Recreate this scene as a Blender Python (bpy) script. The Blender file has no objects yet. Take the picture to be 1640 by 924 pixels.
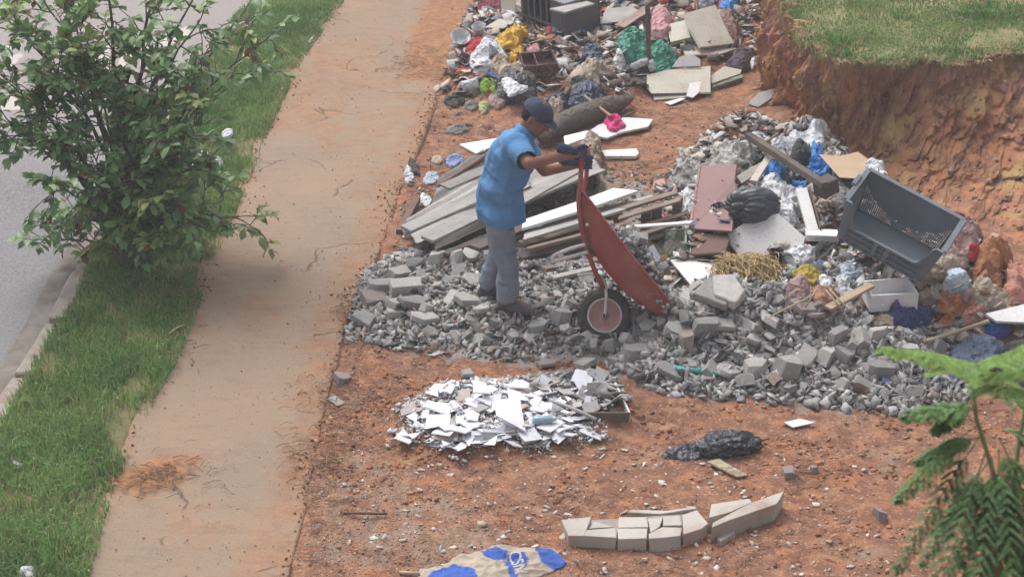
import bpy, bmesh, math, random
import numpy as np
from mathutils import Vector, Matrix, Euler
# ------------------------------------------------------------------ camera, sky, sun, exposure
SC = bpy.context.scene
COL = SC.collection
IW, IH, FPX = 1640.0, 924.0, 2790.0
CAMH, PITCH = 5.6, math.radians(26.0)
cam_d = bpy.data.cameras.new('camera'); cam = bpy.data.objects.new('camera', cam_d); COL.objects.link(cam)
cam.location = (0, 0, CAMH); cam.rotation_euler = (math.pi/2 - PITCH, 0, 0)
cam_d.sensor_width = 36.0; cam_d.lens = FPX/IW*36.0
cam_d.clip_start = 0.05; cam_d.clip_end = 900
cam_d.dof.use_dof = True; cam_d.dof.focus_distance = 12.6; cam_d.dof.aperture_fstop = 6.0
SC.camera = cam
world = bpy.data.worlds.new('World'); SC.world = world; world.use_nodes = True
wn = world.node_tree.nodes; wl = world.node_tree.links
bg = wn['Background']; sky = wn.new('ShaderNodeTexSky'); sky.sky_type = 'NISHITA'; sky.sun_disc = False
SUN_EL, SUN_AZ = math.radians(58), math.radians(-35)
sky.sun_elevation = SUN_EL; sky.sun_rotation = SUN_AZ; sky.air_density = 1.0; sky.dust_density = 7.0; sky.ozone_density = 1.0
hsv = wn.new('ShaderNodeHueSaturation'); hsv.inputs['Saturation'].default_value = 0.25
wl.new(sky.outputs[0], hsv.inputs['Color']); wl.new(hsv.outputs[0], bg.inputs[0]); bg.inputs[1].default_value = 0.15
sun_d = bpy.data.lights.new('sun', 'SUN'); sun = bpy.data.objects.new('sun', sun_d); COL.objects.link(sun)
sun_d.energy = .85; sun_d.angle = math.radians(38); sun_d.color = (1.0, 0.96, 0.91)
sd = Vector((math.sin(SUN_AZ)*math.cos(SUN_EL), math.cos(SUN_AZ)*math.cos(SUN_EL), math.sin(SUN_EL)))
sun.rotation_euler = sd.to_track_quat('Z', 'Y').to_euler(); sun.location = sd*40
SC.view_settings.view_transform = 'Standard'; SC.view_settings.look = 'None'
SC.view_settings.exposure = 0.50; SC.view_settings.gamma = 1.0; SC.view_settings.use_curve_mapping = False
SC.cycles.max_bounces = 5; SC.cycles.diffuse_bounces = 3; SC.cycles.transparent_max_bounces = 6
SC.cycles.use_denoising = True

RNG = np.random.default_rng(7); random.seed(7)
# ------------------------------------------------------------------ pixel of the photo -> point of the place
FW = Vector((0, math.cos(PITCH), -math.sin(PITCH))); UP = Vector((0, math.sin(PITCH), math.cos(PITCH))); RT = Vector((1, 0, 0))
CAMP = Vector((0, 0, CAMH))
def ray(px, py): return FW + RT*((px-IW/2)/FPX) + UP*(-(py-IH/2)/FPX)
def P(px, py, z=0.0):
    d = ray(px, py); return CAMP + d*((z-CAMH)/d.z)
def PY(px, py, Y):
    d = ray(px, py); return CAMP + d*(Y/d.y)
def CD(px, py, dep): return CAMP + ray(px, py)*dep
# ------------------------------------------------------------------ noise
def _h(ix, iy, iz, seed):
    n = (ix*374761393 + iy*668265263 + iz*2147483647 + seed*974634777).astype(np.int64)
    n = (n ^ (n >> 13)) * 1274126177; n = n ^ (n >> 16)
    return (n & 0xffff)/65535.0
def vn(x, y, z=0.0, seed=0):
    x = np.asarray(x, float); y = np.asarray(y, float); z = np.zeros_like(x)+z
    ix = np.floor(x).astype(np.int64); iy = np.floor(y).astype(np.int64); iz = np.floor(z).astype(np.int64)
    fx = x-ix; fy = y-iy; fz = z-iz
    fx = fx*fx*(3-2*fx); fy = fy*fy*(3-2*fy); fz = fz*fz*(3-2*fz)
    r = 0
    for a in (0, 1):
        for b in (0, 1):
            for c in (0, 1):
                r = r + _h(ix+a, iy+b, iz+c, seed)*(fx if a else 1-fx)*(fy if b else 1-fy)*(fz if c else 1-fz)
    return r*2-1
def fbm(x, y, z=0.0, seed=0, oc=4):
    s = 0; a = 1; t = 0
    for i in range(oc):
        f = 2.03**i; s = s + a*vn(np.asarray(x)*f+i*3.7, np.asarray(y)*f-i*1.3, np.asarray(z)*f, seed+i); t += a; a *= .5
    return s/t
def ridge(x, y, z=0.0, seed=0, oc=3):
    s = 0; a = 1; t = 0
    for i in range(oc):
        f = 1.9**i; s = s + a*(1-2*np.abs(vn(np.asarray(x)*f+i*5.1, np.asarray(y)*f, np.asarray(z)*f+i, seed+i))); t += a; a *= .5
    return s/t
def smooth(t): t = np.clip(t, 0, 1); return t*t*(3-2*t)
def polyarr(pxs, z=0.0): return np.array([[P(a, b, z).x, P(a, b, z).y] for a, b in pxs])
def inside_dist(x, y, poly):          # signed distance, + inside
    x = np.asarray(x, float); y = np.asarray(y, float)
    n = len(poly); d = np.full(x.shape, 1e9); ins = np.zeros(x.shape, bool)
    for i in range(n):
        ax, ay = poly[i]; bx, by = poly[(i+1) % n]
        ex, ey = bx-ax, by-ay; wx, wy = x-ax, y-ay
        t = np.clip((wx*ex+wy*ey)/(ex*ex+ey*ey+1e-12), 0, 1)
        d = np.minimum(d, np.hypot(wx-ex*t, wy-ey*t))
        c = (ay > y) != (by > y)
        ins ^= c & (x < (bx-ax)*(y-ay)/((by-ay) if by != ay else 1e-9)+ax)
    return np.where(ins, d, -d)
def resample(pts, n):
    pts = np.array(pts, float)
    q = [pts[0]]
    for i in range(len(pts)-1):      # catmull-rom
        p0 = pts[max(i-1, 0)]; p1 = pts[i]; p2 = pts[i+1]; p3 = pts[min(i+2, len(pts)-1)]
        for k in range(1, 9):
            t = k/8; q.append(.5*((2*p1)+(-p0+p2)*t+(2*p0-5*p1+4*p2-p3)*t*t+(-p0+3*p1-3*p2+p3)*t**3))
    q = np.array(q); s = np.r_[0, np.cumsum(np.linalg.norm(np.diff(q, axis=0), axis=1))]
    u = np.linspace(0, s[-1], n)
    return np.stack([np.interp(u, s, q[:, k]) for k in range(q.shape[1])], 1)
# ------------------------------------------------------------------ lines that lay the place out
SLpx = [(40,1130),(95,1000),(132,900),(160,800),(205,700),(245,620),(275,570),(302,500),(322,440),(352,370),(385,300),(415,220),(440,170),(475,100),(545,0),(600,-70),(690,-190)]
SRpx = [(428,1130),(447,1000),(462,924),(482,840),(507,720),(532,610),(547,540),(567,480),(592,430),(622,370),(645,300),(668,240),(692,185),(716,128),(740,70),(765,10),(795,-60),(850,-190)]
KRpx = [(-330,1130),(-210,960),(-110,820),(-20,705),(38,630),(75,560),(112,500),(140,440),(190,350),(250,240),(310,135),(370,45),(405,0),(470,-90),(550,-190)]
SL = resample(polyarr(SLpx, .03), 160); SR = resample(polyarr(SRpx, .05), 160); KR = resample(polyarr(KRpx, .03), 160)
def at_y(line, y): return np.interp(y, line[:, 1], line[:, 0])
# bank of earth on the right
BBpx = [(1196,-190),(1186,-60),(1190,0),(1199,60),(1212,120),(1240,190),(1282,243),(1335,290),(1410,328),(1490,368),(1570,412),(1640,445)]
BB = np.vstack([polyarr(BBpx, 0.0), [[5.0, 11.0], [7.5, 10.4], [12, 10.2], [30, 10.2]]])
TZ = 1.0
BTpx = [(1250,0),(1288,70),(1330,96),(1400,104),(1480,107),(1560,104),(1640,92)]
BT = np.vstack([[[2.78, 24.5]], [[2.72, 20]], [[2.6, 17.6]], polyarr(BTpx, TZ), [[5.6, 13.7], [7.8, 13.2], [12, 13], [30, 13]]])
TOPPOLY = np.vstack([BT, [[60, 13]], [[60, 90]], [[2.9, 90]]])
mounds = {   # name: (pixel outline, height, edge width)
 'A': ([(560,520),(575,440),(640,405),(760,395),(900,400),(1060,440),(1085,520),(1000,560),(840,565),(690,555)], .12, .6),
 'B': ([(990,590),(1010,500),(1090,455),(1240,470),(1400,490),(1500,530),(1530,640),(1380,648),(1200,625),(1060,612)], .36, .95),
 'C': ([(1060,440),(1060,350),(1065,270),(1130,225),(1240,212),(1330,240),(1400,300),(1500,372),(1640,452),(1690,540),(1480,540),(1240,500)], .34, .6),
 'D': ([(640,700),(650,650),(720,612),(960,600),(1015,660),(960,705),(800,722),(690,722)], .075, .25),
 'E': ([(640,105),(700,60),(740,-60),(1190,-60),(1200,80),(1190,120),(1040,150),(960,175),(820,180),(730,160)], .20, .7),
}
MP = {k: (polyarr(v[0], .05), v[1], v[2]) for k, v in mounds.items()}
def hf(x, y):
    x = np.atleast_1d(np.asarray(x, float)); y = np.atleast_1d(np.asarray(y, float))
    z = .022*fbm(x*1.1, y*1.1, 0, 3) + .032*np.maximum(0, fbm(x*4, y*6, 0, 11, 3)) + .016*ridge(x*9, y*15, 0, 21, 3)*smooth(.5+1.2*fbm(x*1.4, y*1.4, 0, 29))
    far = smooth((np.abs(x)-9)/4)
    z = z*(1-far)
    for i, k in enumerate('ABCDE'):
        poly, h, w = MP[k]
        d = inside_dist(x, y, poly)
        z = z + h*smooth((d+.12)/w)*(1+.45*fbm(x*2.2, y*2.2, 0, 40+i)+.22*ridge(x*5, y*5, 0, 140+i, 2))
    # talus against the bank
    db = inside_dist(x, y, BANKREG)
    z = z + .09*smooth((db+.35)/.6)
    sl = at_y(SL, y); sr = at_y(SR, y); kr = at_y(KR, y)
    z = z + .034*np.exp(-((x-sr)/.22)**2)*smooth((.35-vn(y*1.1, y*0, 0, 88)+.45*smooth((11.5-y)/2)))
    # grass strip gently humped, falls below the slab and the road
    g = (x < sl+.05) & (x > kr-.05)
    z = np.where(g, .035+.02*fbm(x*2, y*2, 0, 70), z)
    z = np.where((x > sl+.02) & (x < sr-.03), -.12, z)
    z = np.where(x < kr-.02, -.45, z)
    # soil heaped over the slab edge in two places is the slab's own dirt; keep the edge step
    return z
BANKREG = np.vstack([BB, [[30, 60]], [[2.7, 60]]])
_T = {}
def H(x, y):          # surface height, looked up in a table of hf
    if not _T:
        gx = np.arange(-5.5, 7.5, .03); gy = np.arange(7.0, 26, .03); X_, Y_ = np.meshgrid(gx, gy); _T['z'] = hf(X_.ravel(), Y_.ravel()).reshape(X_.shape)
    i = (x+5.5)/.03; j = (y-7.0)/.03; z = _T['z']
    if not (0 <= i < z.shape[1]-1 and 0 <= j < z.shape[0]-1): return float(hf(x, y)[0])
    a = int(i); b = int(j); u = i-a; v = j-b
    return float((z[b, a]*(1-u)+z[b, a+1]*u)*(1-v)+(z[b+1, a]*(1-u)+z[b+1, a+1]*u)*v)
def S(px, py, dz=0.0):
    z = .05+dz
    for _ in range(14):
        p = P(px, py, z); z = .45*z + .55*(H(p.x, p.y)+dz)
    return P(px, py, z)
# ------------------------------------------------------------------ mesh helpers
def mesh_from(name, v, f):
    me = bpy.data.meshes.new(name); me.from_pydata([tuple(map(float, p)) for p in v], [], [tuple(map(int, q)) for q in f]); me.update(); return me
def setcol(me, cols, name='Col'):
    a = me.color_attributes.new(name, 'FLOAT_COLOR', 'POINT')
    c = np.ones((len(me.vertices), 4), np.float32); c[:, :cols.shape[1]] = cols
    a.data.foreach_set('color', c.ravel())
def tag(o, label=None, cat=None, group=None, kind=None):
    if label: o['label'] = label
    if cat: o['category'] = cat
    if group: o['group'] = group
    if kind: o['kind'] = kind
    return o
def obj(name, me, m=None, parent=None, origin=None, sm=False):
    """link mesh (in world coordinates) with the origin at its base, or at its parent"""
    o = bpy.data.objects.new(name, me)
    if m is not None: me.materials.append(m)
    if parent is not None:
        mw = Matrix.Translation(parent['_o']) if '_o' in parent else Matrix()
        off = Vector(parent['_o']); me.transform(Matrix.Translation(-off)); o.parent = parent; o['_o'] = parent['_o']
    else:
        if origin is None and len(me.vertices):
            a = np.empty(len(me.vertices)*3, np.float32); me.vertices.foreach_get('co', a); a = a.reshape(-1, 3)
            origin = (float((a[:, 0].min()+a[:, 0].max())/2), float((a[:, 1].min()+a[:, 1].max())/2), float(a[:, 2].min()))
        origin = Vector(origin or (0, 0, 0)); me.transform(Matrix.Translation(-origin)); o.location = origin; o['_o'] = tuple(origin)
    if sm: me.polygons.foreach_set('use_smooth', [True]*len(me.polygons))
    COL.objects.link(o); return o
def thing(name, label, cat, loc, group=None):
    o = bpy.data.objects.new(name, None); COL.objects.link(o); o.location = loc; o.empty_display_size = .1
    o['_o'] = tuple(Vector(loc)); tag(o, label, cat, group); return o
class MB:
    def __init__(s): s.v = []; s.f = []
    def add(s, v, f):
        n = len(s.v); s.v += [tuple(p) for p in v]; s.f += [tuple(i+n for i in q) for q in f]; return s
    def hexa(s, b, t):      # 4 bottom + 4 top corners
        return s.add(list(b)+list(t), [(3,2,1,0),(4,5,6,7),(0,1,5,4),(1,2,6,5),(2,3,7,6),(3,0,4,7)])
    def beam(s, p0, p1, w, h, up=Vector((0,0,1)), taper=1.0):
        p0 = Vector(p0); p1 = Vector(p1); d = (p1-p0).normalized(); side = d.cross(up)
        if side.length < 1e-4: side = d.cross(Vector((1,0,0)))
        side.normalize(); u = side.cross(d).normalized()
        q = []
        for c, k in ((p0, 1), (p1, taper)):
            q.append([c+side*(a*w/2*k)+u*(b*h/2*k) for a, b in ((-1,-1),(1,-1),(1,1),(-1,1))])
        return s.hexa(q[0], q[1])
    def prism(s, top, th, dirv=None):
        n = len(top); top = [Vector(p) for p in top]
        if dirv is None:
            nn = Vector((0,0,0))
            for i in range(n):
                a = top[i]; b = top[(i+1) % n]; nn += Vector(((a.y-b.y)*(a.z+b.z), (a.z-b.z)*(a.x+b.x), (a.x-b.x)*(a.y+b.y)))
            nn.normalize()
            if nn.z < 0: nn = -nn; top = top[::-1]
            dirv = -nn
        bot = [p+dirv*th for p in top]
        return s.add(top+bot, [tuple(range(n)), tuple(range(2*n-1, n-1, -1))]+[(i, i+n, (i+1) % n+n, (i+1) % n) for i in range(n)])
    def tube(s, path, r, seg=6, cap=True):
        path = [Vector(p) for p in path]; n = len(path); rr = r if hasattr(r, '__len__') else [r]*n
        base = len(s.v); ref = None
        for i, p in enumerate(path):
            d = (path[min(i+1, n-1)]-path[max(i-1, 0)]); d = d.normalized() if d.length > 0 else Vector((0,0,1))
            if ref is None: ref = d.cross(Vector((.3, .2, 1)).normalized()); ref = ref.normalized() if ref.length > .01 else Vector((1,0,0))
            ref = (ref-d*ref.dot(d)).normalized(); b = d.cross(ref)
            for k in range(seg):
                a = 2*math.pi*k/seg; s.v.append(tuple(p+(ref*math.cos(a)+b*math.sin(a))*rr[i]))
        for i in range(n-1):
            for k in range(seg):
                s.f.append((base+i*seg+k, base+i*seg+(k+1) % seg, base+(i+1)*seg+(k+1) % seg, base+(i+1)*seg+k))
        if cap: s.f.append(tuple(base+k for k in range(seg))[::-1]); s.f.append(tuple(base+(n-1)*seg+k for k in range(seg)))
        return s
    def lathe(s, prof, c, ax=Vector((0,0,1)), seg=20):    # prof: (radius, height along ax)
        ax = Vector(ax).normalized(); u = ax.orthogonal().normalized(); w = ax.cross(u); c = Vector(c); base = len(s.v)
        for r, h in prof:
            for k in range(seg):
                a = 2*math.pi*k/seg; s.v.append(tuple(c+ax*h+(u*math.cos(a)+w*math.sin(a))*r))
        for i in range(len(prof)-1):
            for k in range(seg): s.f.append((base+i*seg+k, base+i*seg+(k+1) % seg, base+(i+1)*seg+(k+1) % seg, base+(i+1)*seg+k))
        return s
    def mesh(s, name, bevel=0):
        me = mesh_from(name, s.v, s.f)
        bm = bmesh.new(); bm.from_mesh(me)
        bmesh.ops.recalc_face_normals(bm, faces=bm.faces)
        if bevel:
            bmesh.ops.bevel(bm, geom=bm.edges[:], offset=bevel, segments=1, affect='EDGES', clamp_overlap=True)
        bm.to_mesh(me); bm.free(); return me
    def build(s, name, m, parent=None, bevel=0, sm=False): return obj(name, s.mesh(name, bevel), m, parent, sm=sm)
# ------------------------------------------------------------------ materials
MATS = {}
def mat(name, c1, c2=None, scale=6, rough=.8, bump=.25, bscale=35, rnd=.12, metal=0.0, dust=0.0, spec=.3, vcol=False, dustcol=(.27,.13,.08), detail=6, trans=0.0, alpha=1.0, stretch=None, speck=0.0, crinkle=0.0):
    if name in MATS: return MATS[name]
    m = bpy.data.materials.new(name); m.use_nodes = True; nt = m.node_tree; N = nt.nodes; L = nt.links
    b = N['Principled BSDF']; b.inputs['Roughness'].default_value = rough; b.inputs['Metallic'].default_value = metal
    b.inputs['Specular IOR Level'].default_value = spec
    tc = N.new('ShaderNodeTexCoord'); src = tc.outputs['Object']
    if stretch:
        mp = N.new('ShaderNodeMapping'); mp.inputs['Scale'].default_value = stretch; L.new(src, mp.inputs[0]); src = mp.outputs[0]
    n1 = N.new('ShaderNodeTexNoise'); n1.inputs['Scale'].default_value = scale; n1.inputs['Detail'].default_value = detail; L.new(src, n1.inputs['Vector'])
    c2 = c2 or tuple(x*.72 for x in c1)
    rp = N.new('ShaderNodeValToRGB'); rp.color_ramp.elements[0].position = .32; rp.color_ramp.elements[1].position = .68
    L.new(n1.outputs[0], rp.inputs[0])
    mx = N.new('ShaderNodeMix'); mx.data_type = 'RGBA'; L.new(rp.outputs[0], mx.inputs[0])
    if vcol:
        at = N.new('ShaderNodeAttribute'); at.attribute_name = 'Col'
        mu = N.new('ShaderNodeMix'); mu.data_type = 'RGBA'; mu.blend_type = 'MULTIPLY'; mu.inputs[0].default_value = 1
        L.new(at.outputs['Color'], mu.inputs[6]); mu.inputs[7].default_value = (.78, .78, .78, 1)
        L.new(at.outputs['Color'], mx.inputs[6]); L.new(mu.outputs[2], mx.inputs[7])
    else:
        mx.inputs[6].default_value = (*c1, 1); mx.inputs[7].default_value = (*c2, 1)
    out = mx.outputs[2]
    if dust > 0:
        n2 = N.new('ShaderNodeTexNoise'); n2.inputs['Scale'].default_value = 3.3; n2.inputs['Detail'].default_value = 9; n2.inputs['Roughness'].default_value = .65
        L.new(tc.outputs['Object'], n2.inputs['Vector'])
        mr = N.new('ShaderNodeMapRange'); mr.inputs[1].default_value = .62-.35*dust; mr.inputs[2].default_value = .8-.25*dust; mr.inputs[4].default_value = min(1, dust+.25); L.new(n2.outputs[0], mr.inputs[0])
        m2 = N.new('ShaderNodeMix'); m2.data_type = 'RGBA'; L.new(mr.outputs[0], m2.inputs[0]); L.new(out, m2.inputs[6]); m2.inputs[7].default_value = (*dustcol, 1); out = m2.outputs[2]
    if speck > 0:
        v = N.new('ShaderNodeTexNoise'); v.inputs['Scale'].default_value = 60; v.inputs['Detail'].default_value = 3; L.new(tc.outputs['Object'], v.inputs['Vector'])
        mr = N.new('ShaderNodeMapRange'); mr.inputs[1].default_value = .60; mr.inputs[2].default_value = .68; mr.inputs[4].default_value = speck; L.new(v.outputs[0], mr.inputs[0])
        m2 = N.new('ShaderNodeMix'); m2.data_type = 'RGBA'; L.new(mr.outputs[0], m2.inputs[0]); L.new(out, m2.inputs[6]); m2.inputs[7].default_value = (.07, .05, .04, 1); out = m2.outputs[2]
    if rnd > 0:
        oi = N.new('ShaderNodeObjectInfo'); mr = N.new('ShaderNodeMapRange'); mr.inputs[3].default_value = 1-rnd; mr.inputs[4].default_value = 1+rnd; L.new(oi.outputs['Random'], mr.inputs[0])
        hs = N.new('ShaderNodeHueSaturation'); L.new(mr.outputs[0], hs.inputs['Value']); L.new(out, hs.inputs['Color']); out = hs.outputs[0]
    L.new(out, b.inputs['Base Color'])
    if bump > 0:
        n3 = N.new('ShaderNodeTexNoise'); n3.inputs['Scale'].default_value = bscale; n3.inputs['Detail'].default_value = 8; L.new(src, n3.inputs['Vector'])
        bp = N.new('ShaderNodeBump'); bp.inputs['Strength'].default_value = bump; bp.inputs['Distance'].default_value = .02; hh = n3.outputs[0]
        if crinkle > 0:
            nw = N.new('ShaderNodeTexNoise'); nw.inputs['Scale'].default_value = 7; nw.inputs['Detail'].default_value = 3; L.new(tc.outputs['Object'], nw.inputs['Vector'])
            vm = N.new('ShaderNodeVectorMath'); vm.operation = 'MULTIPLY_ADD'; L.new(nw.outputs['Color'], vm.inputs[0]); vm.inputs[1].default_value = (.16, .16, .16); L.new(tc.outputs['Object'], vm.inputs[2])
            acc = hh
            for sc_, wt in ((8, 2.6), (23, 1.0)):
                vo = N.new('ShaderNodeTexVoronoi'); vo.inputs['Scale'].default_value = sc_; L.new(vm.outputs[0], vo.inputs['Vector'])
                mm = N.new('ShaderNodeMath'); mm.operation = 'MULTIPLY_ADD'; L.new(vo.outputs['Distance'], mm.inputs[0]); mm.inputs[1].default_value = wt; L.new(acc, mm.inputs[2]); acc = mm.outputs[0]
            hh = acc; bp.inputs['Strength'].default_value = crinkle; bp.inputs['Distance'].default_value = .02
        L.new(hh, bp.inputs['Height']); L.new(bp.outputs[0], b.inputs['Normal'])
    if trans > 0:
        tr = N.new('ShaderNodeBsdfTranslucent'); L.new(out, tr.inputs[0]); ms = N.new('ShaderNodeMixShader'); ms.inputs[0].default_value = trans
        L.new(b.outputs[0], ms.inputs[1]); L.new(tr.outputs[0], ms.inputs[2]); L.new(ms.outputs[0], N['Material Output'].inputs[0])
    if alpha < 1: b.inputs['Alpha'].default_value = alpha
    MATS[name] = m; return m
# ================================================================== SETTING
def node_mix(N, L, fac, a, b, blend='MIX'):
    m = N.new('ShaderNodeMix'); m.data_type = 'RGBA'; m.blend_type = blend
    for sock, v in ((0, fac), (6, a), (7, b)):
        if isinstance(v, (int, float)): m.inputs[sock].default_value = v
        elif isinstance(v, tuple): m.inputs[sock].default_value = (*v, 1)
        else: L.new(v, m.inputs[sock])
    return m.outputs[2]
def noise(N, L, vec, sc, det=6, ro=.55):
    n = N.new('ShaderNodeTexNoise'); n.inputs['Scale'].default_value = sc; n.inputs['Detail'].default_value = det; n.inputs['Roughness'].default_value = ro
    L.new(vec, n.inputs['Vector']); return n.outputs[0]
def rng(N, L, v, a, b, c=0.0, d=1.0):
    m = N.new('ShaderNodeMapRange'); L.new(v, m.inputs[0])
    for i, k in zip((1, 2, 3, 4), (a, b, c, d)): m.inputs[i].default_value = k
    return m.outputs[0]
def mathn(N, L, op, a, b):
    m = N.new('ShaderNodeMath'); m.operation = op
    for i, v in enumerate((a, b)):
        if isinstance(v, (int, float)): m.inputs[i].default_value = v
        else: L.new(v, m.inputs[i])
    return m.outputs[0]
def newmat(name):
    m = bpy.data.materials.new(name); m.use_nodes = True; N = m.node_tree.nodes; L = m.node_tree.links
    b = N['Principled BSDF']; b.inputs['Roughness'].default_value = .92; b.inputs['Specular IOR Level'].default_value = .15
    tc = N.new('ShaderNodeTexCoord'); return m, N, L, b, tc.outputs['Object']
def bumpn(N, L, b, h, st, dist):
    bp = N.new('ShaderNodeBump'); bp.inputs['Strength'].default_value = st; bp.inputs['Distance'].default_value = dist; L.new(h, bp.inputs['Height']); L.new(bp.outputs[0], b.inputs['Normal'])
def dirt_material(name, bank=False):
    m, N, L, b, vec = newmat(name)
    mpd = N.new('ShaderNodeMapping'); mpd.inputs['Scale'].default_value = (1, 2.1, 1.5); L.new(vec, mpd.inputs[0]); vd = mpd.outputs[0]
    c = node_mix(N, L, rng(N, L, noise(N, L, vec, .9, 5), .35, .65), (.37, .18, .10), (.34, .20, .135))
    c = node_mix(N, L, rng(N, L, noise(N, L, vd, 2.2, 9, .7), .50, .62), c, (.27, .115, .07))
    c = node_mix(N, L, rng(N, L, noise(N, L, vd, 6, 9, .7), .52, .64), c, (.40, .24, .16))
    c = node_mix(N, L, rng(N, L, noise(N, L, vec, 3.1, 9, .62), .47, .66), c, (.42, .17, .075))
    c = node_mix(N, L, rng(N, L, noise(N, L, vec, 9, 9, .7), .44, .60), (.21, .105, .07), c)
    c = node_mix(N, L, rng(N, L, noise(N, L, vec, 45, 6, .6), .58, .66), c, (.44, .32, .25))
    if not bank:
        at = N.new('ShaderNodeAttribute'); at.attribute_name = 'Col'; sep = N.new('ShaderNodeSeparateColor'); L.new(at.outputs['Color'], sep.inputs[0])
        nz = noise(N, L, vec, 26, 7, .7)
        grav = node_mix(N, L, rng(N, L, nz, .4, .62), (.24, .165, .125), (.37, .28, .22))
        c = node_mix(N, L, rng(N, L, mathn(N, L, 'ADD', sep.outputs[0], mathn(N, L, 'MULTIPLY', noise(N, L, vec, 6, 7), .9)), .72, .98), c, grav)
        dust = node_mix(N, L, rng(N, L, nz, .35, .65), (.235, .225, .22), (.36, .345, .335))
        c = node_mix(N, L, rng(N, L, mathn(N, L, 'ADD', sep.outputs[1], mathn(N, L, 'MULTIPLY', noise(N, L, vec, 8, 7), .9)), .75, .95), c, dust)
        soil = node_mix(N, L, rng(N, L, noise(N, L, vec, 4, 8), .40, .60), (.085, .13, .045), (.22, .18, .10))
        c = node_mix(N, L, sep.outputs[2], c, soil)
    else:
        z = N.new('ShaderNodeSeparateXYZ'); L.new(vec, z.inputs[0])
        mp = N.new('ShaderNodeMapping'); mp.inputs['Scale'].default_value = (8, 8, .9); L.new(vec, mp.inputs[0])
        st = noise(N, L, mp.outputs[0], 1, 8, .65)
        c = node_mix(N, L, rng(N, L, st, .46, .56), (.45, .21, .115), c)
        c = node_mix(N, L, rng(N, L, mathn(N, L, 'ADD', z.outputs[2], mathn(N, L, 'MULTIPLY', st, .5)), 1.08, 1.35), c, (.33, .19, .12))
        c = node_mix(N, L, rng(N, L, noise(N, L, vec, 2.3, 8, .6), .52, .66), c, (.48, .32, .15))
        c = node_mix(N, L, rng(N, L, noise(N, L, vec, 1.7, 6, .6), .54, .66), c, (.30, .15, .125))
        c = node_mix(N, L, rng(N, L, noise(N, L, mp.outputs[0], .55, 9, .72), .54, .60), c, (.235, .115, .075))
    L.new(c, b.inputs['Base Color'])
    hh = mathn(N, L, 'ADD', noise(N, L, vec, 30, 10, .7), mathn(N, L, 'MULTIPLY', noise(N, L, vec, 90, 6, .6), .5))
    bumpn(N, L, b, hh, .8, .022)
    return m
M_DIRT = dirt_material('red_dirt'); M_BANK = dirt_material('bank_earth', True)

def axis(lo, hi, dense_lo, dense_hi, step):
    a = list(np.arange(dense_lo, dense_hi, step)); s = step; v = dense_lo
    left = []
    while v > lo: s *= 1.35; v -= s; left.append(v)
    s = step; v = a[-1]; right = []
    while v < hi: s *= 1.35; v += s; right.append(v)
    return np.array(left[::-1]+a+right)
def grid_mesh(name, X, Y, Z):
    ny, nx = X.shape; v = np.stack([X.ravel(), Y.ravel(), Z.ravel()], 1)
    i = np.arange((ny-1)*(nx-1)); r = i//(nx-1); c = i % (nx-1); a = r*nx+c
    f = np.stack([a, a+1, a+nx+1, a+nx], 1)
    return mesh_from_np(name, v, f)
def mesh_from_np(name, v, f):
    me = bpy.data.meshes.new(name); k = f.shape[1]
    me.vertices.add(len(v)); me.vertices.foreach_set('co', np.ascontiguousarray(v, np.float32).ravel())
    me.loops.add(f.size); me.loops.foreach_set('vertex_index', np.ascontiguousarray(f, np.int32).ravel())
    me.polygons.add(len(f)); me.polygons.foreach_set('loop_start', np.arange(0, f.size, k, dtype=np.int32))
    me.update(calc_edges=True); me.validate(); return me
xs = axis(-300, 300, -4.4, 5.2, .032); ys = axis(-60, 420, 7.6, 20.5, .036)
X, Y = np.meshgrid(xs, ys); Z = hf(X.ravel(), Y.ravel()).reshape(X.shape)
gm = grid_mesh('ground', X, Y, Z)
x, y = X.ravel(), Y.ravel()
gp = polyarr([(470,940),(480,800),(560,700),(700,760),(820,830),(900,960)]); gp2 = polyarr([(1370,770),(1360,700),(1440,690),(1500,740),(1450,800)]); gp3 = polyarr([(1250,924),(1300,860),(1480,860),(1500,924)]); gp4 = polyarr([(520,680),(530,610),(640,620),(660,690)])
grav = np.max([smooth((inside_dist(x, y, p)+.12)/.35) for p in (gp, gp2, gp3, gp4)], 0)*.36
ga = np.max([smooth((inside_dist(x, y, MP[k][0])+.30)/.55) for k in 'AB'], 0); gd = smooth((inside_dist(x, y, MP['D'][0])+.02)/.2)*.5
fp = polyarr([(640,440),(660,300),(760,240),(960,260),(1100,300),(1080,430)]); ff = smooth((inside_dist(x, y, fp))/.3)*.45
cc = np.max([smooth((inside_dist(x, y, MP[k][0])-.35)/.5)*.30 for k in 'CE'], 0)*(1-smooth((inside_dist(x, y, BANKREG)+.9)/.5))
dust = np.max([ga, gd, ff, cc], 0)
soil = ((x < at_y(SL, y)+.03) & (x > at_y(KR, y)-.1)).astype(float)
setcol(gm, np.stack([grav, dust, soil], 1).astype(np.float32))
tag(obj('ground', gm, M_DIRT, origin=(0, 0, 0), sm=False), kind='structure')

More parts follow.
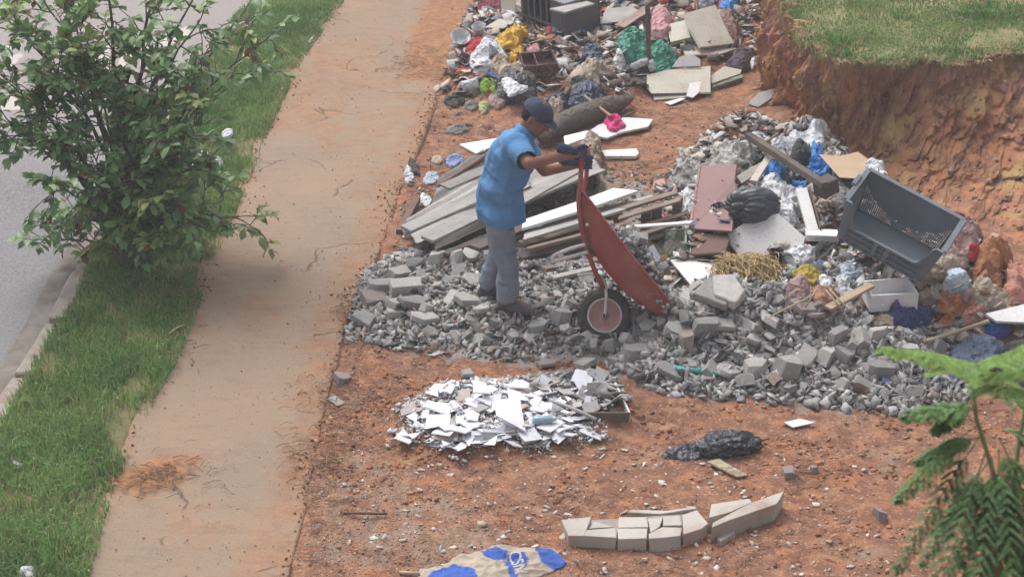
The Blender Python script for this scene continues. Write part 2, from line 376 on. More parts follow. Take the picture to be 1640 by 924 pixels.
# ---- road, kerb, sidewalk
def strip(name, A, B, za, zb, n, fn=None):
    """sheet between two lines sampled alike"""
    v = []; t = np.linspace(0, 1, n)
    XX = A[:, 0][:, None]*(1-t)+B[:, 0][:, None]*t; YY = A[:, 1][:, None]*(1-t)+B[:, 1][:, None]*t
    ZZ = za*(1-t)[None, :]+zb*t[None, :]+np.zeros_like(XX)
    if fn is not None: ZZ = ZZ+fn(XX, YY)
    return grid_mesh(name, XX, YY, ZZ)
m, N, L, b, vec = newmat('asphalt')
c = node_mix(N, L, rng(N, L, noise(N, L, vec, .6, 6), .35, .65), (.15, .148, .158), (.205, .20, .208))
c = node_mix(N, L, rng(N, L, noise(N, L, vec, 60, 4, .7), .42, .62), c, (.27, .26, .265))
at = N.new('ShaderNodeAttribute'); at.attribute_name = 'Col'; sep = N.new('ShaderNodeSeparateColor'); L.new(at.outputs['Color'], sep.inputs[0])
gut = node_mix(N, L, rng(N, L, noise(N, L, vec, 5, 8, .7), .4, .6), (.17, .145, .13), (.25, .22, .20))
c = node_mix(N, L, rng(N, L, mathn(N, L, 'ADD', sep.outputs[0], mathn(N, L, 'MULTIPLY', noise(N, L, vec, 4, 8), .6)), .7, .9), c, gut)
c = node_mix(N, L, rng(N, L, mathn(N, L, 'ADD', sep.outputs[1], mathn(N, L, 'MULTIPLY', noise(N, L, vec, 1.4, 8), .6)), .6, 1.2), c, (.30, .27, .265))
c = node_mix(N, L, rng(N, L, mathn(N, L, 'ADD', sep.outputs[2], mathn(N, L, 'MULTIPLY', noise(N, L, vec, 9, 8), .5)), .85, 1.0), c, (.48, .44, .42))
L.new(c, b.inputs['Base Color']); bumpn(N, L, b, noise(N, L, vec, 130, 6, .7), .5, .01); M_ROAD = m
RL = KR.copy(); RL[:, 0] -= 14.0
KK = KR.copy(); KK[:, 0] -= .13
tq = np.r_[np.linspace(0, .12, 60), np.linspace(.13, 1, 60)]
XX = KK[:, 0][:, None]*(1-tq)+RL[:, 0][:, None]*tq; YY = KK[:, 1][:, None]*np.ones_like(tq)
for _ in range(0): pass
rm = grid_mesh('road', XX[:, ::-1], YY[:, ::-1], -.13+.012*fbm(XX[:, ::-1]*1.5, YY[:, ::-1]*1.5, 0, 5)*np.exp(-((YY[:, ::-1]-12)/30)**2))
a = np.empty(len(rm.vertices)*3, np.float32); rm.vertices.foreach_get('co', a); a = a.reshape(-1, 3)
dk = at_y(KR, a[:, 1])-.13-a[:, 0]
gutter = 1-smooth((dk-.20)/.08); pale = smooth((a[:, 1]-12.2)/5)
mk = np.zeros(len(a))
for pol in ([(158,70),(178,70),(176,135),(150,140)],[(190,72),(240,74),(238,92),(192,92)],[(0,70),(34,74),(26,130),(0,134)],[(190,92),(205,92),(196,160),(178,160)],[(250,64),(300,40),(310,52),(262,80)],[(0,150),(60,150),(50,175),(0,180)]):
    mk = np.maximum(mk, smooth((inside_dist(a[:, 0], a[:, 1], polyarr(pol, -.13))+.04)/.08))
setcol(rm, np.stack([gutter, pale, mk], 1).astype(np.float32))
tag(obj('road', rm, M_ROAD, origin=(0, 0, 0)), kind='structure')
# kerb: broken old stones, each piece part of one kerb
M_KERB = mat('kerb_concrete', (.33, .29, .26), (.22, .19, .165), scale=7, bump=.5, bscale=50, dust=.3)
kb = MB(); s = np.r_[0, np.cumsum(np.linalg.norm(np.diff(KR, axis=0), axis=1))]; u = 0
while u < s[-1]-.6:
    ln = random.uniform(.55, .95); p0 = Vector((np.interp(u+.015, s, KR[:, 0]), np.interp(u+.015, s, KR[:, 1]), 0)); p1 = Vector((np.interp(u+ln, s, KR[:, 0]), np.interp(u+ln, s, KR[:, 1]), 0))
    sink = random.choice([0, .02, .04, .06, .09]); jit = random.uniform(-.025, .02)
    q0 = p0+Vector((-.065+jit, 0, -.055-sink)); q1 = p1+Vector((-.065+jit+random.uniform(-.02, .02), 0, -.055-sink+random.uniform(-.02, .01)))
    kb.beam(q0, q1, .13, .2); u += ln+random.choice([.01, .02, .03])
kme = kb.mesh('kerb', .012); bm = bmesh.new(); bm.from_mesh(kme); bmesh.ops.subdivide_edges(bm, edges=[e for e in bm.edges if e.calc_length() > .1], cuts=5, use_grid_fill=True)
for v in bm.verts: v.co += Vector((.008*float(vn([v.co.x*9], [v.co.y*9], v.co.z*9, 3)[0]), 0, .010*float(vn([v.co.x*7], [v.co.y*7], v.co.z*7, 9)[0])))
bm.to_mesh(kme); bm.free()
tag(obj('kerb', kme, M_KERB, origin=(0, 0, 0)), kind='structure')
# sidewalk slab with its own thickness
m, N, L, b, vec = newmat('sidewalk_concrete')
c = node_mix(N, L, rng(N, L, noise(N, L, vec, 1.1, 7), .35, .65), (.31, .22, .16), (.265, .20, .15))
mp = N.new('ShaderNodeMapping'); mp.inputs['Scale'].default_value = (1.6, 5.5, 1); L.new(vec, mp.inputs[0])
c = node_mix(N, L, rng(N, L, noise(N, L, mp.outputs[0], 1.7, 9, .72), .52, .80), c, (.205, .145, .11))
c = node_mix(N, L, rng(N, L, noise(N, L, vec, 70, 5, .7), .55, .68), c, (.37, .28, .225))
c = node_mix(N, L, rng(N, L, noise(N, L, vec, 38, 3, .6), .665, .72), c, (.16, .09, .06))
at = N.new('ShaderNodeAttribute'); at.attribute_name = 'Col'; sep = N.new('ShaderNodeSeparateColor'); L.new(at.outputs['Color'], sep.inputs[0])
dd = node_mix(N, L, rng(N, L, noise(N, L, vec, 14, 9, .7), .42, .62), (.25, .13, .075), (.38, .195, .105))
c = node_mix(N, L, rng(N, L, mathn(N, L, 'ADD', sep.outputs[0], mathn(N, L, 'MULTIPLY', noise(N, L, vec, 5, 10, .7), 1.1)), .78, 1.25), c, dd)
wv = N.new('ShaderNodeTexVoronoi'); wv.feature = 'DISTANCE_TO_EDGE'; wv.inputs['Scale'].default_value = .85
nn = N.new('ShaderNodeTexNoise'); nn.inputs['Scale'].default_value = 3; nn.inputs['Detail'].default_value = 6; L.new(vec, nn.inputs['Vector'])
vm = N.new('ShaderNodeVectorMath'); vm.operation = 'MULTIPLY_ADD'; L.new(nn.outputs['Color'], vm.inputs[0]); vm.inputs[1].default_value = (.5, .5, 0); L.new(vec, vm.inputs[2]); L.new(vm.outputs[0], wv.inputs['Vector'])
ck = mathn(N, L, 'MULTIPLY', rng(N, L, wv.outputs['Distance'], .004, .010, 1, 0), rng(N, L, noise(N, L, vec, 1.3, 3), .54, .58))
c = node_mix(N, L, ck, c, (.17, .12, .09))
L.new(c, b.inputs['Base Color'])
hh = mathn(N, L, 'SUBTRACT', mathn(N, L, 'ADD', noise(N, L, vec, 60, 8, .7), mathn(N, L, 'MULTIPLY', noise(N, L, mp.outputs[0], 3, 8, .7), 1.2)), mathn(N, L, 'MULTIPLY', ck, 2.0))
bumpn(N, L, b, hh, .55, .014); M_WALK = m
nU = 420; SLd = resample(SL, nU); SRd = resample(SR, nU)
SLd[:, 0] += .05*fbm(SLd[:, 1]*2.1, SLd[:, 1]*0, 0, 8); SRd[:, 0] += .018*fbm(SRd[:, 1]*4, SRd[:, 1]*0, 0, 9)
t = np.linspace(0, 1, 56)
XX = SLd[:, 0][:, None]*(1-t)+SRd[:, 0][:, None]*t; YY = SLd[:, 1][:, None]*(1-t)+SRd[:, 1][:, None]*t
ZZ = .045+.006*fbm(XX*2, YY*2, 0, 12)+.0025*fbm(XX*11, YY*14, 0, 13)
# dirt lying on it
wr = SRd[:, 0][:, None]-XX
dm = np.zeros(XX.shape)
for pol, k in (([(175,790),(165,760),(250,725),(330,725),(300,780),(230,800)], 1.0), ([(540,490),(600,470),(600,540),(545,560),(520,520)], .5), ([(455,760),(480,700),(540,720),(520,780)], .8), ([(640,130),(650,60),(690,-20),(800,-20),(760,130)], .9), ([(640,330),(600,450),(560,470),(600,330)], .35), ([(350,470),(470,440),(470,520),(360,560)], .35), ([(460,-10),(700,-10),(640,330),(540,330)], .28)):
    dm = np.maximum(dm, k*smooth((inside_dist(XX.ravel(), YY.ravel(), polyarr(pol, .05)).reshape(XX.shape)+.12)/.3))
dm = np.maximum(dm, .50*(1-smooth(wr/.6))); dm = np.maximum(dm, .42*smooth(fbm(XX*1.1, YY*.6, 0, 66)*2.2)); dm = np.maximum(dm, .35*(1-smooth((XX-SLd[:, 0][:, None])/.2)))
heap = smooth((dm-.6)/.4); ZZ = ZZ+heap*(.018*np.maximum(0, fbm(XX*9, YY*9, 0, 31))+.008)
dm2 = dm
bot = np.full((nU, 1), -.13)
X2 = np.hstack([XX[:, :1], XX, XX[:, -1:]]); Y2 = np.hstack([YY[:, :1], YY, YY[:, -1:]]); Z2 = np.hstack([bot, ZZ, bot])
sm_ = grid_mesh('sidewalk', X2, Y2, Z2); dmc = np.hstack([dm2[:, :1], dm2, dm2[:, -1:]]).ravel()
setcol(sm_, np.stack([dmc, dmc, dmc], 1).astype(np.float32)); tag(obj('sidewalk', sm_, M_WALK, origin=(0, 0, 0)), kind='structure')
# ---- bank and the grassy shelf on top
nS = 900; base = resample(BB, nS); topl = resample(BT, nS)
def by_arclength(B_, T_, n):
    return B_, T_
base = resample(BB[:-1], nS); topl = resample(BT[:-1], nS)
# pair them so that the corner of the foot meets the corner of the lip
def para(line, key):   # piecewise arclength around the corner
    s = np.r_[0, np.cumsum(np.linalg.norm(np.diff(line, axis=0), axis=1))]
    k = np.argmin(np.linalg.norm(line-np.array(key), axis=1)); return s, s[k]
cb = polyarr([(1262,222)])[0]; ct = polyarr([(1300,82)], TZ)[0]
s1, k1 = para(base, cb); s2, k2 = para(topl, ct)
uu = np.linspace(0, 1, nS)
ub = np.where(uu < .45, uu/.45*k1, k1+(uu-.45)/.55*(s1[-1]-k1)); ut = np.where(uu < .45, uu/.45*k2, k2+(uu-.45)/.55*(s2[-1]-k2))
# visible stretch gets most of the samples
w = np.interp(uu, [0, .1, .45, .75, 1], [0, .26, .45, .60, 1]); ub = np.interp(w, uu, ub); ut = np.interp(w, uu, ut)
Bp = np.stack([np.interp(ub, s1, base[:, 0]), np.interp(ub, s1, base[:, 1])], 1); Tp = np.stack([np.interp(ut, s2, topl[:, 0]), np.interp(ut, s2, topl[:, 1])], 1)
prof = [(-.25, -.06), (-.08, .0), (.05, .06), (.2, .17), (.34, .29)]
tt = np.linspace(0, 1, 110)
hp = np.interp(tt, [0, .14, .28, .5, .75, .92, 1.0], [-.30, .10, .38, .66, .86, 1.0, 1.0])       # horizontal progress
vp = np.interp(tt, [0, .14, .28, .5, .75, .92, 1.0], [-.12, .06, .22, .50, .78, .985, 1.0])
XX = Bp[:, 0][:, None]*(1-hp)+Tp[:, 0][:, None]*hp; YY = Bp[:, 1][:, None]*(1-hp)+Tp[:, 1][:, None]*hp; ZZ = vp[None, :]*TZ+np.zeros_like(XX)
dv = Tp-Bp; dv /= np.maximum(.05, np.linalg.norm(dv, axis=1))[:, None]
tng = np.gradient(Tp, axis=0); tng /= np.linalg.norm(tng, axis=1)[:, None]+1e-9; nrm = np.stack([-tng[:, 1], tng[:, 0]], 1)
for q in (0, 1): nrm[:, q] = np.convolve(np.pad(nrm[:, q], 30, mode='edge'), np.ones(61)/61, 'valid')
nrm /= np.linalg.norm(nrm, axis=1)[:, None]
U = np.cumsum(np.r_[0, np.linalg.norm(np.diff(Tp, axis=0), axis=1)])[:, None]
amp = np.interp(tt, [0, .2, .6, .95, 1], [.4, .8, 1, .6, .3])
dsp = (.22*fbm(U*1.3+ZZ*0, ZZ*.5, 0, 51, 2)+.20*fbm(U*3.4+ZZ*.6, ZZ*1.5, 0, 52, 5)+.08*ridge(U*8, ZZ*3.0, 0, 53, 4)+.13*fbm(XX*7, YY*7, ZZ*2.0, 54, 5)+.06*ridge(XX*13, YY*13, ZZ*3.5, 55, 4))*amp
XX = XX+nrm[:, 0][:, None]*dsp; YY = YY+nrm[:, 1][:, None]*dsp; ZZ = ZZ+.05*fbm(XX*6, YY*6, ZZ*7, 56, 4)*amp+(.05*fbm(U*2.4, U*0, 0, 77)+.05*fbm(U*9, U*0, 0, 78))*smooth((tt-.6)/.4)[None, :]
# lip folds inwards and sinks under the turf
Xl = XX[:, -1:]+nrm[:, 0][:, None]*np.array([[.05, .22, .5]]); Yl = YY[:, -1:]+nrm[:, 1][:, None]*np.array([[.05, .22, .5]]); Zl = ZZ[:, -1:]+np.array([[.004, -.02, -.12]])
bankm = grid_mesh('earth_bank', np.hstack([XX, Xl]), np.hstack([YY, Yl]), np.hstack([ZZ, Zl]))
tag(obj('earth_bank', bankm, M_BANK, origin=(0, 0, 0), sm=False), kind='structure')
BLIP = np.stack([XX[:, -1], YY[:, -1]], 1); XXb, YYb, ZZb = XX, YY, ZZ
TP2 = np.vstack([BLIP[::4], [[60, 13]], [[60, 90]], [[2.9, 90]]])
xs = axis(2, 60, 2.2, 5.6, .045); ys = axis(11, 90, 13, 18, .045); X, Y = np.meshgrid(xs, ys)
def htop(x, y): return TZ+.012+.02*fbm(x*1.3, y*1.3, 0, 61)+.018*fbm(x*5, y*5, 0, 62)+.06*smooth((y-14.2)/5)
sd_ = inside_dist(X.ravel(), Y.ravel(), TP2).reshape(X.shape)
Zt = htop(X, Y)-.05*(1-smooth(sd_/.15))
tm = grid_mesh('hilltop', X, Y, Zt)
bm = bmesh.new(); bm.from_mesh(tm); bm.verts.ensure_lookup_table(); sdr = sd_.ravel()
bmesh.ops.delete(bm, geom=[v for v in bm.verts if sdr[v.index] < .02], context='VERTS'); bm.to_mesh(tm); bm.free()
m, N, L, b, vec = newmat('turf_soil')
c = node_mix(N, L, rng(N, L, noise(N, L, vec, 2.2, 8), .42, .6), (.16, .17, .07), (.27, .235, .13))
c = node_mix(N, L, rng(N, L, noise(N, L, vec, 1.5, 8, .6), .58, .64), c, (.40, .23, .15)); L.new(c, b.inputs['Base Color']); bumpn(N, L, b, noise(N, L, vec, 50, 8, .7), .8, .02)
tag(obj('hilltop', tm, m, origin=(0, 0, 0)), kind='structure')

# ---- grass blades
M_GRASS = mat('grass_blades', (.1, .2, .05), vcol=True, scale=3, rough=.6, bump=0, rnd=0, trans=.3, spec=.25)
def blades(name, px_, py_, pz_, hgt, wid, lean, cols):
    n = len(px_); az = RNG.uniform(0, 2*np.pi, n); la = RNG.uniform(0, 2*np.pi, n)
    dx, dy = np.cos(az)*wid, np.sin(az)*wid; lx, ly = np.cos(la)*lean*hgt, np.sin(la)*lean*hgt
    b0 = np.stack([px_-dx, py_-dy, pz_-.01], 1); b1 = np.stack([px_+dx, py_+dy, pz_-.01], 1)
    m0 = np.stack([px_-dx*.8+lx*.35, py_-dy*.8+ly*.35, pz_+hgt*.6], 1); m1 = np.stack([px_+dx*.8+lx*.35, py_+dy*.8+ly*.35, pz_+hgt*.6], 1)
    tp = np.stack([px_+lx, py_+ly, pz_+hgt*(1-.35*lean)], 1); tp2 = tp+np.stack([dx*.12, dy*.12, dx*0], 1)
    v = np.stack([b0, b1, m1, m0, tp2, tp], 1).reshape(-1, 3); k = np.arange(n)*6
    f = np.concatenate([np.stack([k, k+1, k+2, k+3], 1), np.stack([k+3, k+2, k+4, k+5], 1)])
    me = bpy.data.meshes.new(name); me.vertices.add(len(v)); me.vertices.foreach_set('co', v.astype(np.float32).ravel())
    me.loops.add(f.size); me.loops.foreach_set('vertex_index', f.astype(np.int32).ravel()); me.polygons.add(len(f)); me.polygons.foreach_set('loop_start', np.arange(0, f.size, 4, dtype=np.int32)); me.update(calc_edges=True)
    setcol(me, np.repeat(cols, 6, axis=0).astype(np.float32)); return me
def grass_cols(n, x, y, base1, base2, dry, dryp, seed):
    t = smooth(.5+.8*fbm(x*2.2, y*2.2, 0, seed))[:, None]; c = np.array(base1)*(1-t)+np.array(base2)*t
    c = c*RNG.uniform(.65, 1.35, (n, 1)); k = RNG.uniform(0, 1, n) < dryp; c[k] = np.array(dry)*RNG.uniform(.7, 1.2, (k.sum(), 1)); return c
n = 105000; gy = RNG.uniform(7.2, 21, n); kr = at_y(KR, gy); sl = at_y(SL, gy)
gx = kr-.03+(sl-kr+.10)*RNG.uniform(0, 1, n)
edge = np.minimum(gx-kr, sl-gx)
dens = .80+1.9*fbm(gx*1.9, gy*1.9, 0, 90)+np.clip(edge, -.1, .2)*2
bare = polyarr([(85,560),(40,610),(90,640),(120,590)]); bare2 = polyarr([(140,440),(230,450),(320,430),(330,400),(150,400)]); bare3 = polyarr([(190,620),(280,560),(300,600),(210,740),(150,760)])
for bp_, k in ((bare, 1.4), (bare2, .5), (bare3, .5)): dens -= k*smooth((inside_dist(gx, gy, bp_)+.08)/.2)
tree_shade = 0
keep = RNG.uniform(0, 1, n) < np.clip(dens, 0.03, 1); gx, gy = gx[keep], gy[keep]; n = len(gx)
gz = .035+.02*fbm(gx*2, gy*2, 0, 70); gz = np.where(gx > at_y(SL, gy)+.02, .045, gz)
tall = smooth(.5+.9*fbm(gx*1.3, gy*1.3, 0, 95)); hg = (.025+.07*tall)*RNG.uniform(.5, 1.3, n)
cols = grass_cols(n, gx, gy, (.135, .28, .08), (.27, .41, .14), (.42, .38, .22), .13, 96)
tag(obj('verge_grass', blades('verge_grass', gx, gy, gz, hg, .0028+.002*RNG.uniform(0, 1, n), RNG.uniform(.1, .9, n), cols), M_GRASS, origin=(0, 0, 0)), 'green grass growing along the verge between the kerb and the sidewalk', 'grass', kind='stuff')
n = 90000; gx = RNG.uniform(2.4, 6.0, n); gy = RNG.uniform(13.2, 17.4, n)
sdv = inside_dist(gx, gy, TP2); dens = .70+1.3*fbm(gx*1.3, gy*1.3, 0, 190)
rp = polyarr([(1530,75),(1560,50),(1640,35),(1640,62),(1590,72)], TZ+.03); dens -= 1.1*smooth((inside_dist(gx, gy, rp)+.1)/.2)
keep = (sdv > .03) & (RNG.uniform(0, 1, n) < np.clip(dens, .08, 1)); gx, gy = gx[keep], gy[keep]; n = len(gx)
cols = grass_cols(n, gx, gy, (.11, .255, .06), (.23, .34, .11), (.42, .36, .22), .13, 191)
tuft = smooth(.3+1.3*fbm(gx*2.6, gy*2.6, 0, 197))
tag(obj('hilltop_grass', blades('hilltop_grass', gx, gy, htop(gx, gy), (.02+.06*tuft)*RNG.uniform(.5, 1.3, n), .0035+.0025*RNG.uniform(0, 1, n), RNG.uniform(.2, 1., n), cols), M_GRASS, origin=(0, 0, 0)), 'patchy short grass on top of the earth bank', 'grass', kind='stuff')
# dry roots and straw hanging over the lip of the bank
rt = MB()
for i in range(260):
    k = random.randint(200, nS-300); p = Vector((BLIP[k, 0], BLIP[k, 1], TZ+.01)); nr = Vector((nrm[k, 0], nrm[k, 1], 0)); tg = Vector((tng[k, 0], tng[k, 1], 0))
    l = random.uniform(.06, .22); a = p+nr*random.uniform(0, .1); q = p-nr*random.uniform(.01, .05)+tg*random.uniform(-.1, .1); e = q+Vector((0, 0, -l))-nr*.02+tg*random.uniform(-.06, .06)
    rt.tube([a, q, e], [.003, .0025, .0012], 3, False)
rt.build('hanging_roots', mat('dry_root', (.33, .25, .15), (.2, .14, .08), bump=0))
tag(bpy.data.objects['hanging_roots'], 'thin dry roots and straw hanging over the lip of the earth bank', 'roots', kind='stuff')

# thin haze box added round the whole place to lift blacks and soften contrast
hz = MB().hexa([(-320, -80, -3), (320, -80, -3), (320, 440, -3), (-320, 440, -3)], [(-320, -80, 9), (320, -80, 9), (320, 440, 9), (-320, 440, 9)])
hm = bpy.data.materials.new('added_haze'); hm.use_nodes = True; N = hm.node_tree.nodes; L = hm.node_tree.links; N.remove(N['Principled BSDF'])
pv = N.new('ShaderNodeVolumePrincipled'); pv.inputs['Color'].default_value = (.86, .87, .90, 1); pv.inputs['Density'].default_value = .0045; pv.inputs['Anisotropy'].default_value = 0.0
L.new(pv.outputs[0], N['Material Output'].inputs['Volume'])
tag(obj('haze', hz.mesh('haze'), hm, origin=(0, 0, 0)), kind='stuff')
# ================================================================== PERSON AND WHEELBARROW
def fuse(name, caps, ells=(), vox=.008, it=4, disp=None):
    bms = bpy.data.meshes.new('tmp'); bm = bmesh.new()
    for c in caps:
        b2 = bmesh.new(); V = []
        for p, r in ((Vector(c[0]), c[1]), (Vector(c[2]), c[3])):
            V += bmesh.ops.create_icosphere(b2, subdivisions=2, radius=r, matrix=Matrix.Translation(p))['verts']
        co = [v.co.copy() for v in b2.verts]; b2.free(); b3 = bmesh.new(); q = [b3.verts.new(x) for x in co]; r = bmesh.ops.convex_hull(b3, input=q)
        bmesh.ops.delete(b3, geom=[v for v in list(b3.verts) if not v.link_faces], context='VERTS')
        mm = bpy.data.meshes.new('t'); b3.to_mesh(mm); b3.free(); bm.from_mesh(mm); bpy.data.meshes.remove(mm)
    for c, rad, rot in ells:
        M4 = Matrix.Translation(Vector(c)) @ rot.to_4x4() @ Matrix.Diagonal((*rad, 1))
        bmesh.ops.create_icosphere(bm, subdivisions=3, radius=1, matrix=M4)
    bm.to_mesh(bms); bm.free()
    o = bpy.data.objects.new('tmp', bms); COL.objects.link(o); md = o.modifiers.new('r', 'REMESH'); md.mode = 'VOXEL'; md.voxel_size = vox
    dg = bpy.context.evaluated_depsgraph_get(); me = bpy.data.meshes.new_from_object(o.evaluated_get(dg)); me.name = name
    bpy.data.objects.remove(o); bpy.data.meshes.remove(bms)
    bm = bmesh.new(); bm.from_mesh(me)
    for _ in range(it): bmesh.ops.smooth_vert(bm, verts=bm.verts, factor=.5, use_axis_x=True, use_axis_y=True, use_axis_z=True)
    if disp is not None:
        bm.normal_update(); a = np.array([v.co for v in bm.verts]); d = disp(a)
        for v, k in zip(list(bm.verts), d): v.co += v.normal*float(k)
    bm.to_mesh(me); bm.free(); return me
def frame(x, z):       # rotation matrix with X along x and Z near z
    x = Vector(x).normalized(); y = Vector(z).cross(x).normalized(); z = x.cross(y); return Matrix((x, y, z)).transposed()
# ---------- wheelbarrow (tipped up on its wheel)
wc = S(968, 543); D0 = (wc-CAMP).dot(FW)+.02
def WB(px, py, d): return CD(px, py, D0+d)
M_RED = mat('red_painted_steel', (.31, .056, .048), (.24, .075, .062), scale=5, rough=.55, bump=.12, bscale=40, dust=.38, dustcol=(.36, .22, .19), rnd=0)
M_STEEL = mat('bare_steel_tube', (.62, .60, .60), (.42, .38, .37), scale=20, rough=.5, metal=.1, bump=.1, dust=.3, rnd=0)
M_RUB = mat('black_rubber', (.035, .035, .038), (.08, .075, .072), scale=14, rough=.85, bump=.3, bscale=60, dust=.35, dustcol=(.2, .17, .16), rnd=0)
wb = thing('wheelbarrow', 'red wheelbarrow tipped up on its wheel, grey rubble spilling from its tray', 'wheelbarrow', wc)
Rr = [(931,305),(947,324),(972,358),(1000,395),(1027,428),(1053,460),(1077,492)]
Bb = [(928,312),(930,345),(944,390),(966,429),(998,465),(1032,493),(1068,510)]
wr_ = [.22, .28, .31, .31, .30, .28, .22]; wb_ = [.20, .23, .24, .23, .22, .20, .17]
Rr = resample(Rr, 22); Bb = resample(Bb, 22); tt_ = np.linspace(0, 1, 7); t2 = np.linspace(0, 1, 22)
wr2 = np.interp(t2, tt_, wr_); wb2 = np.interp(t2, tt_, wb_)
tm_ = MB()
def tray_pts(off):
    out = []
    for i in range(22):
        r, b_ = Rr[i], Bb[i]; dx, dy = b_[0]-r[0], b_[1]-r[1]; l = math.hypot(dx, dy)+1e-6; k = max(0, 1-off/l*231)
        bx, by = r[0]+dx*k, r[1]+dy*k
        row = [WB(r[0], r[1], -wr2[i]+off), WB(r[0]*.25+bx*.75, r[1]*.25+by*.75, -(wb2[i]*.85+wr2[i]*.15)+off), WB(bx, by, -wb2[i]*.82+off), WB(bx, by, 0), WB(bx, by, wb2[i]*.82-off), WB(r[0]*.25+bx*.75, r[1]*.25+by*.75, wb2[i]*.85+wr2[i]*.15-off), WB(r[0], r[1], wr2[i]-off)]
        out.append(row)
    return out
for off, flip in ((0, False), (.004, True)):
    pts = tray_pts(off); n0 = len(tm_.v); tm_.v += [tuple(p) for r in pts for p in r]
    for i in range(21):
        for k in range(6):
            q = (n0+i*7+k, n0+i*7+k+1, n0+(i+1)*7+k+1, n0+(i+1)*7+k); tm_.f.append(q if not flip else q[::-1])
    for e in (0, 21): tm_.f.append(tuple(n0+e*7+k for k in range(7)))
me = mesh_from('tray', tm_.v, tm_.f); obj('tray', me, M_RED, wb, sm=True)
rim = MB(); loop = [WB(Rr[i][0], Rr[i][1], -wr2[i]) for i in range(22)]+[WB(Rr[i][0], Rr[i][1], wr2[i]) for i in range(21, -1, -1)]; rim.tube(loop+[loop[0]], .009, 6)
rim.build('rim', M_RED, wb, sm=True)
for sgn, sh in ((-1, 0), (1, 9)):
    f = MB(); path = resample([tuple(WB(931+sh, 244, sgn*.22)), tuple(WB(930+sh, 285, sgn*.235)), tuple(WB(927+sh*.5, 330, sgn*.22)), tuple(WB(936, 385, sgn*.20)), tuple(WB(952, 432, sgn*.17)), tuple(WB(966, 462, sgn*.09))], 22)
    f.tube(path, .0165, 8); hb = f.build('handle_bar', M_RED, wb, sm=True)
    g = MB(); d_ = (Vector(path[0])-Vector(path[1])).normalized(); g.tube([Vector(path[0])+d_*.03, Vector(path[0])-d_*.10], .021, 10); g.build('grip', mat('red_rubber_grip', (.35, .06, .05), rough=.7, bump=.1, rnd=0), hb, sm=True)
    f = MB(); path = resample([tuple(WB(937, 392, sgn*.21)), tuple(WB(912, 399, sgn*.22)), tuple(WB(888, 409, sgn*.23)), tuple(WB(884, 415, sgn*.23)), tuple(WB(892, 417, sgn*.23)), tuple(WB(941, 404, sgn*.21))], 26)
    f.tube(path, .0135, 7); f.build('leg', M_STEEL, wb, sm=True)
    f = MB(); f.tube(resample([tuple(WB(925, 441, sgn*.19)), tuple(WB(950, 439, sgn*.15)), tuple(WB(966, 446, sgn*.10)), tuple(WB(971, 470, sgn*.07)), tuple(WB(969, 508, sgn*.065))], 20), .011, 7); f.build('fork_arm', M_STEEL, wb, sm=True)
f = MB(); f.tube([WB(886, 413, -.23), WB(886, 413, .23)], .01, 7); f.build('cross_bar', M_STEEL, wb, sm=True)
wcen = WB(968, 505, 0)
ty = MB(); R_, r_ = .146, .040; ty.lathe([(R_+r_*math.cos(a), r_*math.sin(a)) for a in np.linspace(0, 2*math.pi, 17)], wcen, FW, 48)
me = ty.mesh('tyre'); wheel = obj('wheel', me, M_RUB, wb, sm=True)
tr = MB()
for k in range(40):
    a = 2*math.pi*k/40; u = RT*math.cos(a)+UP*math.sin(a); t = -RT*math.sin(a)+UP*math.cos(a)
    for s_ in (-1, 1): tr.beam(wcen+u*(R_+r_*.93)+FW*(s_*.004), wcen+u*(R_+r_*.72)+FW*(s_*.031)+t*.008, .010, .006, u)
tr.build('tread', M_RUB, wheel)
rm_ = MB(); rm_.lathe([(.112, -.030), (.116, -.034), (.108, -.036), (.100, -.026), (.060, -.020), (.050, -.012), (.022, -.012), (.022, -.045), (.0, -.045)], wcen, FW, 40); rm_.lathe([(.112, .030), (.116, .034), (.108, .036), (.100, .026), (.060, .020), (.0, .02)], wcen, FW, 40)
rm_.build('wheel_rim', mat('faded_red_rim', (.36, .16, .15), (.40, .27, .26), scale=16, rough=.6, dust=.35, dustcol=(.42, .36, .34), rnd=0), wheel, sm=True)
e = MB(); e.lathe([(.117, -.031), (.121, -.036), (.115, -.0385), (.109, -.036)], wcen, FW, 40); e.build('rim_edge', M_STEEL, wheel, sm=True)
hbm = MB(); hbm.tube([wcen-FW*.075, wcen+FW*.075], .014, 10); hbm.build('axle', M_RUB, wheel)

# ---------- the man
M_SKIN = mat('skin', (.27, .125, .085), (.22, .10, .07), scale=6, rough=.55, bump=.08, rnd=0)
def shirt_d(a): 
    return .026*ridge(a[:, 0]*3.5+a[:, 2]*3.2, a[:, 1]*4, a[:, 2]*5, 5, 3)-.008+.006*fbm(a[:, 0]*16, a[:, 1]*16, a[:, 2]*9, 6, 3)
def jean_d(a): return .014*ridge(a[:, 0]*6+a[:, 2]*5, a[:, 1]*6-a[:, 2]*4, a[:, 2]*4.5, 15, 3)-.003+.010*ridge(a[:, 0]*3, a[:, 1]*3, a[:, 2]*14, 17, 2)*np.exp(-((a[:, 2]-ankN.z-.10)/.14)**2)+.004*fbm(a[:, 0]*20, a[:, 1]*20, a[:, 2]*20, 16)
fn = S(820, 500); ff_ = S(789, 478); Yb = (fn.y*.62+ff_.y*.38)
pr = thing('person', 'person in light blue t-shirt, grey jeans and dark cap tipping the red wheelbarrow', 'person', (fn.x-.05, Yb, fn.z))
def J(px, py, dy): return PY(px, py, Yb+dy)
ankN = Vector((fn.x-.03, fn.y, fn.z+.10)); ankF = Vector((ff_.x-.03, ff_.y, ff_.z+.10))
hipN, hipF = J(801, 360, -.075), J(800, 352, .09); kneN = J(814, 428, -.07); kneF = (hipF+ankF)/2+Vector((.05, -.02, .02))
